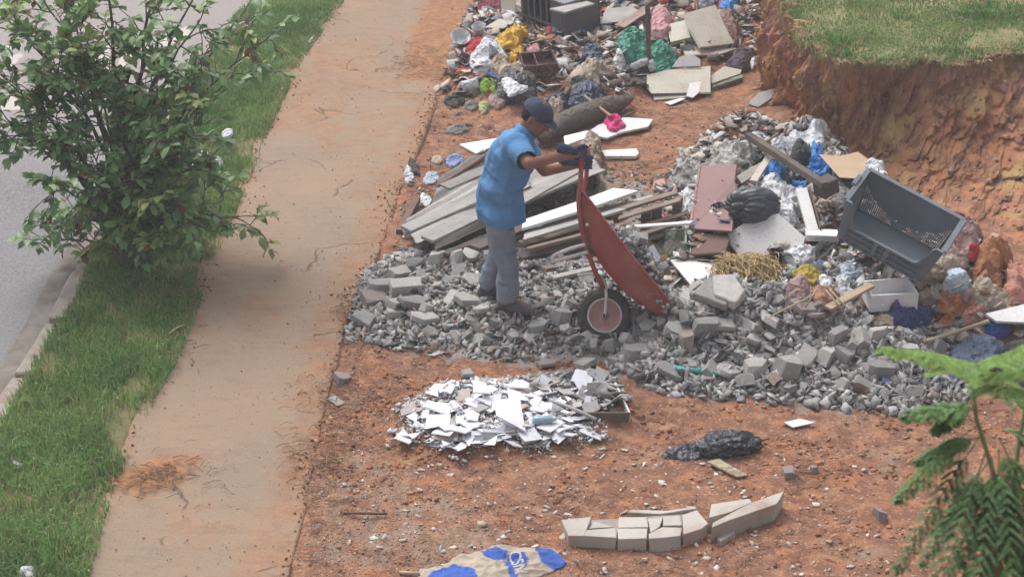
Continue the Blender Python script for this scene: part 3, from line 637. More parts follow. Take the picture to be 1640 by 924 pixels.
pel, wai, che, nek = J(799, 345, 0), J(803, 300, 0), J(821, 247, .0), J(841, 210, 0)
hc = J(860, 188, -.03)
shN, shF = J(827, 234, -.17), J(836, 225, .17)
hY = WB(931, 246, -.22); hF_ = WB(938, 252, .22)
hdN = hY+Vector((-.012, 0, 0)); hdF = WB(937, 262, .10)
elN = J(846, 262, -.36); elF = J(872, 274, .10)
wrN = hdN+(elN-hdN).normalized()*.085; wrF = hdF+(elF-hdF).normalized()*.085
fdir = Vector((.72, -.50, -.48)).normalized(); updir = Vector((.45, -.15, .88)).normalized(); fx = fdir; fs = updir.cross(fx).normalized(); fz = fx.cross(fs)
def HP(a, b, c): return hc+fx*a+fs*b+fz*c
RH = Matrix((fx, fs, fz)).transposed()
caps = [(hipN, .082, kneN, .058), (kneN, .055, ankN, .037), (hipF, .082, kneF, .058), (kneF, .055, ankF, .037), (pel, .105, wai, .10), (wai, .10, che, .12), (che, .115, nek+Vector((-.01, 0, -.03)), .060),
 (shN, .05, shF, .05), (che, .10, shN, .05), (che, .10, shF, .05), (shN, .055, elN, .042), (elN, .042, wrN, .028), (shF, .055, elF, .042), (elF, .042, wrF, .028), (wrN, .028, hdN, .034), (wrF, .028, hdF, .034),
 (nek, .058, hc-fz*.06-fx*.02, .055), (ankN, .037, ankN+Vector((.12, 0, -.06)), .035), (ankF, .037, ankF+Vector((.12, 0, -.06)), .035),
 (HP(.088, 0, .012), .012, HP(.108, 0, -.022), .017), (HP(.062, 0, -.075), .034, HP(.05, 0, -.09), .032), (HP(.075, -.03, .03), .012, HP(.075, .03, .03), .012), (HP(.0, .078, .01), .014, HP(-.006, .084, -.03), .012), (HP(.0, -.078, .01), .014, HP(-.006, -.084, -.03), .012), (HP(.085, -.018, -.055), .009, HP(.085, .018, -.055), .009)]
ells = [(HP(-.008, 0, .02), (.100, .078, .108), RH), (HP(.025, 0, -.045), (.066, .060, .072), RH), ((pel+wai)/2, (.10, .12, .12), Matrix.Identity(3))]
body = obj('body', fuse('body', caps, ells, .0085, 3), M_SKIN, pr, sm=True)
for s_ in (-1, 1):
    em = MB(); em.lathe([(.011*math.cos(a), .011*math.sin(a)) for a in np.linspace(-math.pi/2, math.pi/2, 9)], HP(.080, s_*.030, .008), fx, 12); ey = em.build('eye', mat('eye_white', (.6, .55, .5), rough=.3, bump=0, rnd=0), pr, sm=True)
    em = MB(); em.lathe([(.0055, 0), (.0, .003)], HP(.0905, s_*.030, .008), fx, 10); em.build('pupil', mat('pupil', (.02, .012, .01), rough=.2, bump=0, rnd=0), ey)
    em = MB(); em.tube([HP(.088, s_*.014, .028), HP(.091, s_*.032, .034), HP(.080, s_*.048, .028)], .004, 5); em.build('eyebrow', mat('dark_hair', (.03, .022, .018), rough=.8, bump=.3, rnd=0), pr)
em = MB(); em.tube([HP(.0945, -.020, -.057), HP(.0985, 0, -.055), HP(.0945, .020, -.057)], .0035, 5); em.build('mouth', mat('lip', (.24, .10, .08), bump=0, rnd=0), pr)
obj('hair', fuse('hair', [], [(HP(-.028, 0, .018), (.090, .085, .092), RH), (HP(-.055, 0, -.02), (.05, .07, .05), RH)], .008, 2, lambda a: .003*fbm(a[:, 0]*60, a[:, 1]*60, a[:, 2]*60, 3)), MATS['dark_hair'], pr, sm=True)
M_CAP = mat('navy_cap_cloth', (.060, .075, .125), (.035, .04, .07), scale=10, rough=.9, bump=.4, bscale=60, dust=.25, dustcol=(.17, .17, .2), rnd=0)
cu = bmesh.new(); bmesh.ops.create_uvsphere(cu, u_segments=32, v_segments=18, radius=1)
bmesh.ops.delete(cu, geom=[v for v in cu.verts if v.co.z < -.05], context='VERTS')
for v in cu.verts: v.co = HP(-.012+v.co.x*.112, v.co.y*.094, .038+v.co.z*.088*(1+.03*math.sin(6*math.atan2(v.co.y, v.co.x))))
me = bpy.data.meshes.new('cap'); cu.to_mesh(me); cu.free(); me.transform(Matrix.Identity(4)); capo = obj('cap', me, M_CAP, pr, sm=True)
br = MB(); 
top = []; 
for k in range(13):
    a = math.radians(-68+136*k/12); top.append((math.cos(a), math.sin(a)))
vv = []; n = 13
for lay in (0, .004):
    for kk, rr in ((0, (.100, .090)), (1, (.14, .096)), (2, (.175, .082))):
        for cxx, cyy in top: vv.append(HP(-.012+cxx*rr[0], cyy*rr[1], .035-.004*kk-.6*(cyy*.1)**2*10*.2+lay))
F_ = []
for lay in range(2):
    for r in range(2):
        for k in range(12): F_.append((lay*39+r*13+k, lay*39+r*13+k+1, lay*39+(r+1)*13+k+1, lay*39+(r+1)*13+k))
for k in range(12): F_.append((26+k, 27+k, 39+27+k, 39+26+k))
obj('brim', mesh_from('brim', vv, F_), M_CAP, capo, sm=True)
# clothes
M_SHIRT = mat('light_blue_cotton', (.10, .25, .47), (.085, .205, .40), scale=5, rough=.9, bump=.8, bscale=7, rnd=0)
sc_ = [(hipN+Vector((0, -.012, .01)), .118, wai+Vector((0, -.03, 0)), .128), (pel+Vector((0, -.02, -.08)), .138, wai, .142), (pel+Vector((0, .05, -.08)), .135, wai, .145), (wai, .155, che, .165), (wai+Vector((0, -.05, 0)), .145, che+Vector((0, -.05, 0)), .145), (che, .15, nek+Vector((-.015, 0, -.03)), .082), (che, .15, shN, .082), (che, .15, shF, .08), (shN, .080, shN.lerp(elN, .84), .064), (shF, .080, shF.lerp(elF, .55), .067),
 (pel+Vector((-.04, -.02, -.10)), .118, wai+Vector((-.03, 0, 0)), .13), (pel+Vector((.06, -.02, -.08)), .115, wai+Vector((.03, 0, 0)), .13)]
smesh = fuse('tshirt', sc_, [], .009, 4, shirt_d)
bm = bmesh.new(); bm.from_mesh(smesh); hz_ = pel.z-.02
bmesh.ops.bisect_plane(bm, geom=bm.verts[:]+bm.edges[:]+bm.faces[:], plane_co=(0, Yb, hz_), plane_no=(0.06, 0.0, 1), clear_inner=True)
nd = (elN-shN).normalized(); pc = shN.lerp(elN, .84)
bmesh.ops.delete(bm, geom=[v for v in bm.verts if (v.co-pc).dot(nd) > 0 and (v.co-pc).length < .14 and v.co.y < shN.y-.02], context='VERTS')
nd2 = (elF-shF).normalized(); pc2 = shF.lerp(elF, .58)
bmesh.ops.delete(bm, geom=[v for v in bm.verts if (v.co-pc2).dot(nd2) > 0 and (v.co-pc2).length < .10 and v.co.x > shF.x+.05], context='VERTS')
bm.to_mesh(smesh); bm.free(); obj('tshirt', smesh, M_SHIRT, pr, sm=True)
M_JEAN = mat('faded_grey_denim', (.22, .26, .33), (.15, .175, .23), scale=7, rough=.95, bump=.6, bscale=16, dust=.45, dustcol=(.30, .28, .27), rnd=0)
jc = [(hipN, .098, kneN, .076), (kneN, .078, ankN+Vector((0, 0, .03)), .070), (hipF, .105, kneF, .078), (kneF, .078, ankF+Vector((0, 0, .03)), .070), (hipN, .098, hipF, .10), (hipN, .09, pel+Vector((0, 0, .02)), .125)]
obj('jeans', fuse('jeans', jc, [], .010, 4, jean_d), M_JEAN, pr, sm=True)
M_BOOT = mat('dark_boot', (.055, .052, .058), (.10, .095, .095), scale=12, rough=.8, bump=.4, dust=.25, dustcol=(.13, .125, .13), rnd=0)
for an, dirx in ((ankN, Vector((.92, -.38, 0))), (ankF, Vector((.97, -.2, 0)))):
    z0 = Vector((0, 0, -.065)); bt = fuse('boot', [(an+Vector((0, 0, .05)), .058, an+Vector((0, 0, -.02)), .058), (an+z0+dirx*-.04+Vector((0, 0, .01)), .045, an+z0+dirx*.08+Vector((0, 0, .012)), .046), (an+z0+dirx*.08+Vector((0, 0, .012)), .046, an+z0+dirx*.15, .038)], [], .009, 3)
    bo = obj('boot', bt, M_BOOT, pr, sm=True)
    sl_ = MB(); c0 = an+z0+Vector((0, 0, -.036)); sd2 = Vector((-dirx.y, dirx.x, 0))
    ring = []
    for k in range(20):
        a = 2*math.pi*k/20; ring.append(c0+dirx*(.055+.135*math.cos(a))+sd2*(.047*math.sin(a)))
    sl_.prism(ring, .022, Vector((0, 0, -1))); sl_.build('sole', M_RUB, bo)
# gloved hands: palm, four curled fingers and thumb each
M_GLOVE = mat('navy_work_glove', (.045, .060, .115), (.03, .035, .07), scale=14, rough=.85, bump=.3, dust=.15, dustcol=(.2, .2, .22), rnd=0)
for hd, el, g in ((hdN, elN, (WB(930, 285, -.235)-WB(931, 244, -.22)).normalized()), (hdF, elF, (WB(939, 285, .1)-WB(940, 244, .1)).normalized())):
    a_ = (el-hd).normalized(); a_ = (a_-g*a_.dot(g)).normalized(); n_ = g.cross(a_).normalized()
    c0 = hd+Vector((.012, 0, 0))
    cp = [(c0+a_*.045-g*.028+n_*.012, .022, c0+a_*.030+g*.030+n_*.018, .021), (c0+a_*.085, .032, c0+a_*.05+n_*.01, .030), (c0+a_*.20, .041, c0+a_*.085, .033)]
    for k, (ln, rad) in enumerate(((3.6, .0115), (4.0, .0118), (3.8, .0112), (3.1, .0100))):
        off = g*((k-1.5)*.0225); pts_ = []
        for q in range(5):
            th = math.radians(62-ln*62*q/4*1.0); rr = .036; pts_.append(c0+off+a_*(math.cos(th)*rr*1.0)+n_*(math.sin(th)*rr))
        for q in range(4): cp.append((pts_[q], rad*(1-.05*q), pts_[q+1], rad*(1-.05*(q+1))))
    th0 = c0+a_*.055-g*.030-n_*.01; cp += [(th0, .016, c0+a_*.020-g*.048-n_*.034, .013), (c0+a_*.020-g*.048-n_*.034, .013, c0-a_*.020-g*.042-n_*.036, .0105)]
    obj('glove', fuse('glove', cp, [], .0045, 2), M_GLOVE, pr, sm=True)

bl_ = MB()
for (px, py) in ((940, 360), (958, 425), (985, 462), (1030, 492)): bl_.lathe([(0, -.012), (.010, -.010), (.012, 0)], WB(px, py, -.262), FW, 8)
bl_.build('bolt_heads', M_STEEL, wb)
bt_ = MB(); bt_.beam(pel+Vector((.02, -.155, -.012)), pel+Vector((.12, -.10, -.012)), .004, .03); bt_.build('belt', M_BOOT, pr)
# ================================================================== STREET TREE AND FOREGROUND BRANCH
def leaf_mesh(name, pos, ax, up, ln, wd, cols, fold=.25):
    """many small leaves: 8 points each, folded along the rib and drooping at the tip"""
    n = len(pos); ax = ax/np.linalg.norm(ax, axis=1)[:, None]
    sd_ = np.cross(ax, up); sd_ /= np.linalg.norm(sd_, axis=1)[:, None]+1e-9; nn = np.cross(sd_, ax)
    L_ = ln[:, None]; W_ = wd[:, None]
    def pt(a, b, c): return pos+ax*L_*a+sd_*W_*b+nn*L_*c
    v = np.stack([pt(0, 0, 0), pt(.33, .42, fold*.20), pt(.68, .48, fold*.16), pt(1, 0, -.16), pt(.68, -.48, fold*.16), pt(.33, -.42, fold*.20), pt(.35, 0, 0), pt(.7, 0, -.03)], 1).reshape(-1, 3)
    k = np.arange(n)*8
    f = np.concatenate([np.stack([k, k+1, k+6, k+6], 1), np.stack([k+6, k+1, k+2, k+7], 1), np.stack([k+7, k+2, k+3, k+3], 1), np.stack([k, k+6, k+5, k+5], 1), np.stack([k+6, k+7, k+4, k+5], 1), np.stack([k+7, k+3, k+4, k+4], 1)])
    tri = f[f[:, 2] == f[:, 3]][:, :3]; quad = f[f[:, 2] != f[:, 3]]
    me = bpy.data.meshes.new(name); me.vertices.add(len(v)); me.vertices.foreach_set('co', v.astype(np.float32).ravel())
    idx = np.concatenate([tri.ravel(), quad.ravel()]); me.loops.add(len(idx)); me.loops.foreach_set('vertex_index', idx.astype(np.int32))
    ls = np.concatenate([np.arange(len(tri))*3, len(tri)*3+np.arange(len(quad))*4]).astype(np.int32)
    me.polygons.add(len(ls)); me.polygons.foreach_set('loop_start', ls); me.update(calc_edges=True)
    setcol(me, np.repeat(cols, 8, axis=0).astype(np.float32)); return me
rt_ = random.Random(21); M_BARK = mat('tree_bark', (.15, .13, .115), (.09, .08, .075), scale=14, rough=.9, bump=.6, bscale=40, rnd=0)
M_LEAF = mat('tree_leaves', (.1, .2, .05), vcol=True, scale=8, rough=.42, bump=0, rnd=0, trans=.25, spec=.4)
tb = S(216, 418); TY = tb.y
tree = thing('young_tree', 'young leafy street tree with several stems on the grass verge beside the road', 'tree', tb)
trunk = MB(); crown = MB(); LP_, LA_, LU_, LL_, LC_ = [], [], [], [], []
def rv(s=1): return Vector((rt_.uniform(-1, 1), rt_.uniform(-1, 1), rt_.uniform(-1, 1)))*s
def curve(a, b, bow, n=10, jit=.02):
    a, b = Vector(a), Vector(b); m_ = (a+b)/2+bow; out = []
    for i in range(n):
        t = i/(n-1); out.append(a*(1-t)**2+m_*2*t*(1-t)+b*t*t+(rv(jit) if 0 < i < n-1 else Vector((0, 0, 0))))
    return out
def add_leaf(p, d, size, young):
    LP_.append(tuple(p)); LA_.append(tuple(d.normalized())); u = Vector((rt_.uniform(-.5, .5), rt_.uniform(-.5, .5), 1)); LU_.append(tuple(u)); LL_.append(size)
    if rt_.random() < .045: c = (.17, .075, .03)
    elif young: c = (.27, .35, .12)
    else:
        k = rt_.random(); c = (.155+.08*k, .29+.09*k, .125+.02*k)
    f = rt_.uniform(.7, 1.3); LC_.append(tuple(x*f for x in c))
def leafy_twig(p, d, ln, nl, size, young):
    path = curve(p, p+d*ln, rv(.03)+Vector((0, 0, .02)), 6, .006); crown.tube(path, [.0045, .004, .0035, .003, .0025, .0018], 4, False)
    for k in range(nl):
        t = .15+.85*(k+1)/nl; i = min(4, int(t*5)); q = path[i].lerp(path[i+1], t*5-i if t < 1 else 1); dd = (path[i+1]-path[i]).normalized()
        s_ = dd.cross(Vector((0, 0, 1)))
        if s_.length < .1: s_ = Vector((1, 0, 0))
        s_.normalize(); dirn = dd*rt_.uniform(.3, .9)+s_*(1 if k % 2 else -1)*rt_.uniform(.4, 1)+Vector((0, 0, rt_.uniform(-.55, .35)))
        add_leaf(q, dirn, size*rt_.uniform(.75, 1.25), young)
    for _ in range(2): add_leaf(path[-1], d+rv(.7), size*rt_.uniform(.8, 1.15), young)
stems = [ # target pixel, depth offset, base radius, leafiness, start of side shoots
 ((62,235),-.1,.020,1.0,.45),((12,130),.15,.018,1,.6),((40,60),-.2,.018,1.1,.6),((118,22),.2,.022,1.2,.5),((165,-60),0,.024,1.3,.5),((262,-70),.3,.024,1.3,.5),((60,-20),.1,.020,1.3,.5),((100,100),.3,.016,1.2,.5),((20,40),.3,.016,1.1,.55),((330,-40),-.2,.020,1.3,.5),((322,30),-.3,.018,1.2,.5),
 ((392,18),.2,.018,1.2,.55),((430,60),.0,.016,.9,.55),((372,120),.35,.016,1.1,.5),((318,175),-.4,.015,1.2,.4),((345,245),.1,.014,.9,.4),((395,346),.0,.010,.4,.6),((312,335),-.35,.012,1.3,.25),((70,385),-.1,.012,.9,.4),
 ((120,350),.35,.012,1.1,.35),((98,300),-.35,.012,1.2,.4),((140,240),.4,.014,1.3,.35),((160,300),-.5,.012,1.5,.25),((232,262),-.55,.013,1.8,.25),((282,292),-.45,.012,1.8,.25),((262,210),-.3,.014,1.4,.4),((200,205),-.2,.016,1.3,.45),((285,355),-.3,.011,1.5,.25),((232,330),-.4,.010,1.2,.3),((300,240),.3,.013,1.4,.3),((130,400),.2,.010,.9,.3),((180,180),.35,.014,1.1,.5),((150,95),-.15,.016,1.0,.6),((250,120),.1,.015,.7,.6),((85,195),.15,.014,1.0,.5),((20,205),-.1,.013,.9,.6)]
for (px, py), dy, r0, leafy, st in stems:
    e = PY(px, py, TY+dy); b0 = tb+Vector((rt_.uniform(-.09, .09), rt_.uniform(-.07, .07), .0))
    L_ = (e-b0).length; bow = Vector((-(e.x-b0.x)*.32, -(e.y-b0.y)*.2, (.20 if e.z > .6 else .30)*L_*.5))
    path = curve(b0, e, bow, 14, .018); crown.tube(path, [r0*(1-.85*i/13)+.002 for i in range(14)], 6, False)
    ns = int(3+5*leafy*min(1, L_/1.4))
    for k in range(ns):
        t = st+(1-st)*(k+.5)/ns*rt_.uniform(.9, 1.08); t = min(.99, t); i = int(t*13); q = path[i].lerp(path[min(13, i+1)], t*13-i)
        d0 = (path[min(13, i+1)]-path[max(0, i-1)]).normalized(); d = (d0*.6+rv(1.0)+Vector((0, -.1, .1))).normalized(); ln = rt_.uniform(.14, .36)
        sub = curve(q, q+d*ln, Vector((0, 0, .04)), 6, .01); crown.tube(sub, [.006, .0055, .005, .004, .0035, .003], 5, False)
        young = rt_.random() < (.30 if py < 110 else .18)
        for j in range((2 if (py >= 215 or px < 210) else 1) + (rt_.random() < .35*leafy)):
            leafy_twig(sub[rt_.choice([2, 3, 4])], (d+rv(.9)).normalized(), rt_.uniform(.08, .20), rt_.choice([4, 5, 6]), .097, young)
        leafy_twig(sub[-1], (d+rv(.5)).normalized(), rt_.uniform(.08, .16), 5, .097, young)
    leafy_twig(path[-1], (path[-1]-path[-2]).normalized(), .18, 7, .095, rt_.random() < .3)
for k in range(5):
    a = k*1.26; trunk.tube([tb+Vector((.085*math.cos(a), .075*math.sin(a), -.06)), tb+Vector((.05*math.cos(a), .045*math.sin(a), .12)), tb+Vector((.05*math.cos(a+.2)+(.03 if k % 2 else -.02), .05*math.sin(a+.2), .42)), tb+Vector((.11*math.cos(a), .08*math.sin(a), .80))], [.075, .052, .042, .028], 9)
trunk.build('trunk', M_BARK, tree, sm=True); crown.build('branches', M_BARK, tree, sm=True)
ll = np.array(LL_); obj('foliage', leaf_mesh('foliage', np.array(LP_), np.array(LA_), np.array(LU_), ll, ll*RNG.uniform(.42, .60, len(ll)), np.array(LC_)), M_LEAF, tree)
print('leaves', len(LL_))
# thin second sapling stem behind it, and a small weed clump at the foot
# ---------- feathery-leaved sapling close to the camera, lower right
M_FEA = mat('feathery_leaves', (.1, .2, .05), vcol=True, scale=8, rough=.5, bump=0, rnd=0, trans=.35, spec=.3)
M_GST = mat('green_stem', (.12, .16, .06), (.16, .14, .07), bump=.1, rnd=0)
fb_ = Vector((2.2, 3.2, H(2.2, 3.2)))
fp_ = thing('feathery_sapling', 'green sapling with feathery fern-like leaves close to the camera at the lower right', 'sapling', fb_)
st = MB(); LP_, LA_, LU_, LL_, LC_ = [], [], [], [], []
DF = 4.3
def K(px, py, dd=0): return CD(px, py, DF+dd)
main = resample([tuple(fb_), tuple(fb_.lerp(K(1585, 930, .1), .5)+Vector((.1, 0, 0))), tuple(K(1612, 980, 0)), tuple(K(1600, 790, 0)), tuple(K(1568, 690, 0)), tuple(K(1556, 610, .02))], 40)
st.tube(main, [.020-.015*i/39 for i in range(40)], 7, False)
st.tube(resample([tuple(K(1640, 1000, .2)), tuple(K(1622, 880, .2)), tuple(K(1628, 740, .22)), tuple(K(1645, 640, .22))], 14), .006, 6, False)
def frond(p0, p1, side_len, npn, dens, col, sag=.04, n=18):
    p0, p1 = Vector(p0), Vector(p1); path = curve(p0, p1, Vector((0, 0, sag)), n, .001); st.tube(path, [.0022-.0014*i/(n-1) for i in range(n)], 4, False)
    for k in range(npn):
        t = .22+.78*k/(npn-1); i = min(n-2, int(t*(n-1))); q = path[i].lerp(path[i+1], t*(n-1)-i); d = (path[i+1]-path[i]).normalized()
        nrm_ = (d.cross(RT)).cross(d) if False else d.cross(Vector((0, 0, 1))).normalized()
        for s_ in (-1, 1):
            L2 = side_len*(math.sin(math.pi*min(1, .25+.7*t))**.7)*rt_.uniform(.65, 1.15)
            dd = (d*rt_.uniform(.55, .95)+nrm_*s_*.8+Vector((rt_.uniform(-.12, .12), rt_.uniform(-.12, .12), rt_.uniform(-.55, -.2)))).normalized(); sub = curve(q, q+dd*L2, Vector((0, 0, .008)), 6, .0006)
            st.tube(sub, [.0009]*6, 3, False)
            m = max(6, int(L2*dens))
            for j in range(m):
                tj = (j+.5)/m; ii = min(4, int(tj*5)); qq = sub[ii].lerp(sub[ii+1], tj*5-ii); ds = (sub[ii+1]-sub[ii]).normalized(); nn_ = ds.cross(Vector((.1, .2, 1))).normalized()
                for s2 in (-1, 1):
                    LP_.append(tuple(qq)); LA_.append(tuple(nn_*s2+ds*.55)); LU_.append((rt_.uniform(-.2, .2), rt_.uniform(-.2, .2), 1)); LL_.append(.0165*rt_.uniform(.85, 1.15)*(1 if tj < .8 else .75))
                    f = rt_.uniform(.75, 1.25); LC_.append(tuple(x*f for x in col))
G1 = (.16, .29, .10); G2 = (.22, .37, .09); G3 = (.135, .245, .10)
FR = [((1562,655),0,(1452,668),-.02,.055,G1),((1566,680),0,(1440,800),-.05,.060,G1),((1575,700),0,(1470,740),.05,.055,G3),((1580,720),0,(1500,960),-.1,.07,G3),((1590,735),0,(1560,1000),-.12,.075,G3),
 ((1598,720),0,(1625,960),-.1,.075,G3),((1600,700),0,(1660,860),.0,.07,G1),((1580,640),0,(1690,650),.05,.055,G1),((1596,600),0,(1420,560),-.9,.075,G2),((1560,600),0,(1700,545),-.9,.08,G2),
 ((1556,612),0,(1690,600),-.6,.085,(.17,.31,.07)),((1562,620),0,(1660,640),-.55,.07,(.15,.27,.07)),((1600,760),0,(1500,850),.15,.06,G1),((1605,690),.1,(1660,720),.15,.05,G3),((1575,690),0,(1430,925),.05,.055,G3),((1625,740),.2,(1700,800),.1,.06,G1),((1612,860),.1,(1520,1010),0,.07,G3),((1612,850),.1,(1690,990),0,.07,G3),((1606,740),.05,(1540,900),.05,.07,G3),((1600,720),.1,(1590,930),.0,.07,G1),((1608,760),0,(1640,930),.05,.075,G3),((1590,730),.1,(1480,900),.1,.06,G3),((1618,800),.1,(1570,1000),.1,.075,G1),((1560,640),.0,(1500,690),.0,.05,G1),((1556,612),-.3,(1470,570),-.9,.07,G2)]
for a, da, b_, db, sl_, col in FR:
    frond(K(a[0], a[1], da), K(b_[0], b_[1], db), sl_, 13, 185, col, .03)
st.build('stem', M_GST, fp_, sm=True)
ll = np.array(LL_); obj('leaflets', leaf_mesh('leaflets', np.array(LP_), np.array(LA_), np.array(LU_), ll, ll*.46, np.array(LC_)), M_FEA, fp_)
# ================================================================== DEBRIS
R3 = random.Random(5)
# ---- materials
W_ = lambda n, c, **k: mat(n, c, **k)
M_CONC = [mat('grey_concrete', (.42, .41, .405), (.32, .31, .305), scale=9, bump=.6, bscale=45, dust=.5, dustcol=(.41, .385, .37), rnd=.2, speck=.2), mat('light_mortar', (.52, .505, .49), (.42, .405, .39), scale=8, bump=.6, bscale=50, dust=.2, dustcol=(.33, .28, .25), rnd=.18, speck=.15), mat('dark_concrete', (.31, .305, .31), (.25, .24, .24), scale=9, bump=.6, bscale=45, dust=.5, dustcol=(.38, .36, .35), rnd=.2), mat('pinkish_brick', (.36, .29, .28), (.30, .25, .24), scale=10, bump=.6, bscale=45, dust=.3, dustcol=(.33, .31, .30), rnd=.15)]
M_WTILE = [mat('white_tile', (.66, .67, .73), (.60, .61, .66), scale=5, bump=.12, rough=.5, dust=.22, dustcol=(.42, .36, .33), rnd=.12), mat('tile_back', (.50, .42, .40), (.44, .36, .34), scale=9, bump=.4, dust=.2, rnd=.12), mat('grey_tile', (.40, .39, .40), (.32, .31, .31), scale=9, bump=.3, dust=.3, rnd=.15)]
M_BOARDW = mat('white_laminate', (.66, .65, .65), (.60, .59, .59), scale=3, rough=.6, bump=.1, dust=.06, dustcol=(.40, .30, .25), rnd=.06, speck=.35)
M_CREAM = mat('cream_board', (.50, .47, .41), (.42, .39, .33), scale=4, rough=.75, bump=.15, dust=.22, rnd=.08, speck=.5)
M_GREYB = mat('grey_sheet', (.36, .345, .335), (.27, .255, .245), scale=6, rough=.85, bump=.4, dust=.3, dustcol=(.25, .22, .2), rnd=.1)
M_WOOD = mat('weathered_wood', (.26, .20, .165), (.17, .13, .11), scale=4, stretch=(1, 1, 1), rough=.9, bump=.5, bscale=60, dust=.2, rnd=.2)
M_PALEWOOD = mat('pale_wood', (.42, .33, .23), (.33, .25, .17), scale=6, rough=.85, bump=.3, rnd=.12)
M_DARKWOOD = mat('dark_wet_wood', (.085, .070, .065), (.14, .115, .10), scale=7, rough=.85, bump=.4, rnd=.15)
M_MAROON = mat('maroon_laminate', (.235, .125, .125), (.20, .11, .11), scale=3, rough=.5, bump=.06, dust=.12, rnd=0)
M_BROWN = mat('brown_board', (.155, .09, .07), (.11, .065, .055), scale=6, rough=.7, bump=.2, dust=.2, rnd=.1)
M_CARD = mat('cardboard', (.42, .305, .21), (.36, .26, .18), scale=5, rough=.9, bump=.12, dust=.1, rnd=.08)
M_BLACKP = mat('black_plastic_bag', (.030, .033, .045), (.05, .052, .065), scale=9, rough=.38, bump=.25, bscale=25, rnd=.1, spec=.6, crinkle=.85)
M_BLACKS = mat('stretched_black_plastic', (.028, .030, .042), (.045, .047, .06), scale=9, rough=.36, bump=.15, bscale=18, rnd=0, spec=.6)
M_NAVY = mat('dark_blue_plastic', (.03, .045, .10), (.02, .03, .06), scale=9, rough=.4, bump=.3, rnd=.1, spec=.5, crinkle=.85)
M_GREENP = mat('green_plastic_bag', (.020, .19, .125), (.03, .25, .17), scale=6, rough=.38, bump=.2, rnd=0, spec=.5, crinkle=.85)
M_BLUEP = mat('bright_blue_tarp', (.045, .20, .56), (.06, .27, .66), scale=6, rough=.45, bump=.2, rnd=0, crinkle=.85)
M_WHITEP = mat('white_plastic_film', (.62, .63, .66), (.52, .53, .57), scale=8, rough=.45, bump=.3, dust=.15, dustcol=(.4, .33, .28), rnd=.08, crinkle=.85)
M_CRATE = mat('grey_blue_plastic', (.165, .19, .225), (.14, .16, .19), scale=5, rough=.5, bump=.06, dust=.22, dustcol=(.22, .215, .21), rnd=0)
def cm(name, c, **k):
    d = dict(scale=7, rough=.85, bump=.35, bscale=22, dust=.28, rnd=.1, crinkle=.7); d.update(k); return mat(name, c, **d)
M_YEL = cm('yellow_plastic', (.58, .33, .02), rough=.5, dust=0); M_YCL = cm('yellow_cloth', (.42, .33, .05)); M_REDC = cm('red_cloth', (.42, .045, .05)); M_PINK = cm('pink_cloth', (.55, .30, .33)); M_HOT = cm('hot_pink_mop', (.62, .06, .20), dust=0)
M_LIME = cm('lime_green_plastic', (.25, .42, .07), dust=0); M_BEIGE = cm('beige_cloth', (.42, .35, .28), dust=.3); M_ORG = cm('orange_brown_bag', (.42, .165, .07), dust=.3, rough=.55); M_TERRA = cm('terracotta_clod', (.38, .165, .085)); M_DUSTY = cm('dusty_pink_cloth', (.38, .26, .24), dust=.3)
M_PALEB = cm('pale_blue_plastic', (.42, .50, .58), dust=.1, rough=.5); M_LTEAL = cm('teal_plastic', (.10, .42, .40), dust=.15, rough=.4); M_NAVYC = cm('navy_cloth', (.045, .055, .16)); M_DENIM = cm('blue_denim', (.12, .155, .235)); M_GREYC = cm('grey_cloth', (.20, .195, .19)); M_CHAR = cm('charcoal_cloth', (.06, .058, .058)); M_CARPET = cm('rolled_carpet', (.125, .108, .095), scale=20, bump=.5, bscale=70, dust=.2); M_BROWNC = cm('brown_cloth', (.17, .11, .09)); M_PURP = cm('dark_purple_cloth', (.10, .085, .105)); M_MARC = cm('wine_cloth', (.24, .07, .085))
M_GREENB = cm('pale_green_board', (.27, .32, .23), bump=.1); M_BLUEK = cm('blue_packet', (.20, .27, .52), dust=.1, rough=.4)
# ---- shape makers
ICO = {}
def ico(n):
    if n not in ICO:
        bm = bmesh.new(); bmesh.ops.create_icosphere(bm, subdivisions=n, radius=1); ICO[n] = (np.array([v.co for v in bm.verts]), [tuple(v.index for v in f.verts) for f in bm.faces]); bm.free()
    return ICO[n]
def crumple(dims, seed, amp=.22, fine=.10, sub=4, tie=None, rid=1.0):
    v, f = ico(sub); v = v.copy(); s = seed*7.3
    if tie is not None:
        t = np.array(tie, float); t /= np.linalg.norm(t); c = v@t; u = np.cross(t, [0.3, .5, .8]); u /= np.linalg.norm(u); w = np.cross(t, u)
        ang = np.arctan2(v@w, v@u); k = np.clip((c+.35)/1.35, 0, 1)
        rad = 1+.045*k*(.35+.9*np.abs(vn(v[:, 0]*2.2, v[:, 1]*2.2, v[:, 2]*2.2, seed+7))*2)*(1-2*np.abs(np.sin(ang*7+s+3.2*vn(v[:, 0]*1.6, v[:, 1]*1.6, v[:, 2]*1.6, seed))))-.30*np.clip((c-.72)/.28, 0, 1)**1.5
        tuft = np.clip((c-.965)/.035, 0, 1); rad = rad+.50*tuft
    else: rad = 1
    d = amp*fbm(v[:, 0]*1.5+s, v[:, 1]*1.5, v[:, 2]*1.5, seed, 3)+fine*rid*(ridge(v[:, 0]*3.2+s, v[:, 1]*3.2, v[:, 2]*3.2, seed+3, 4)-.2)
    v = v*(rad+d)[:, None]*np.array(dims); lo = -dims[2]*.72; v[:, 2] = np.where(v[:, 2] < lo, lo+(v[:, 2]-lo)*.15, v[:, 2]); return v, f
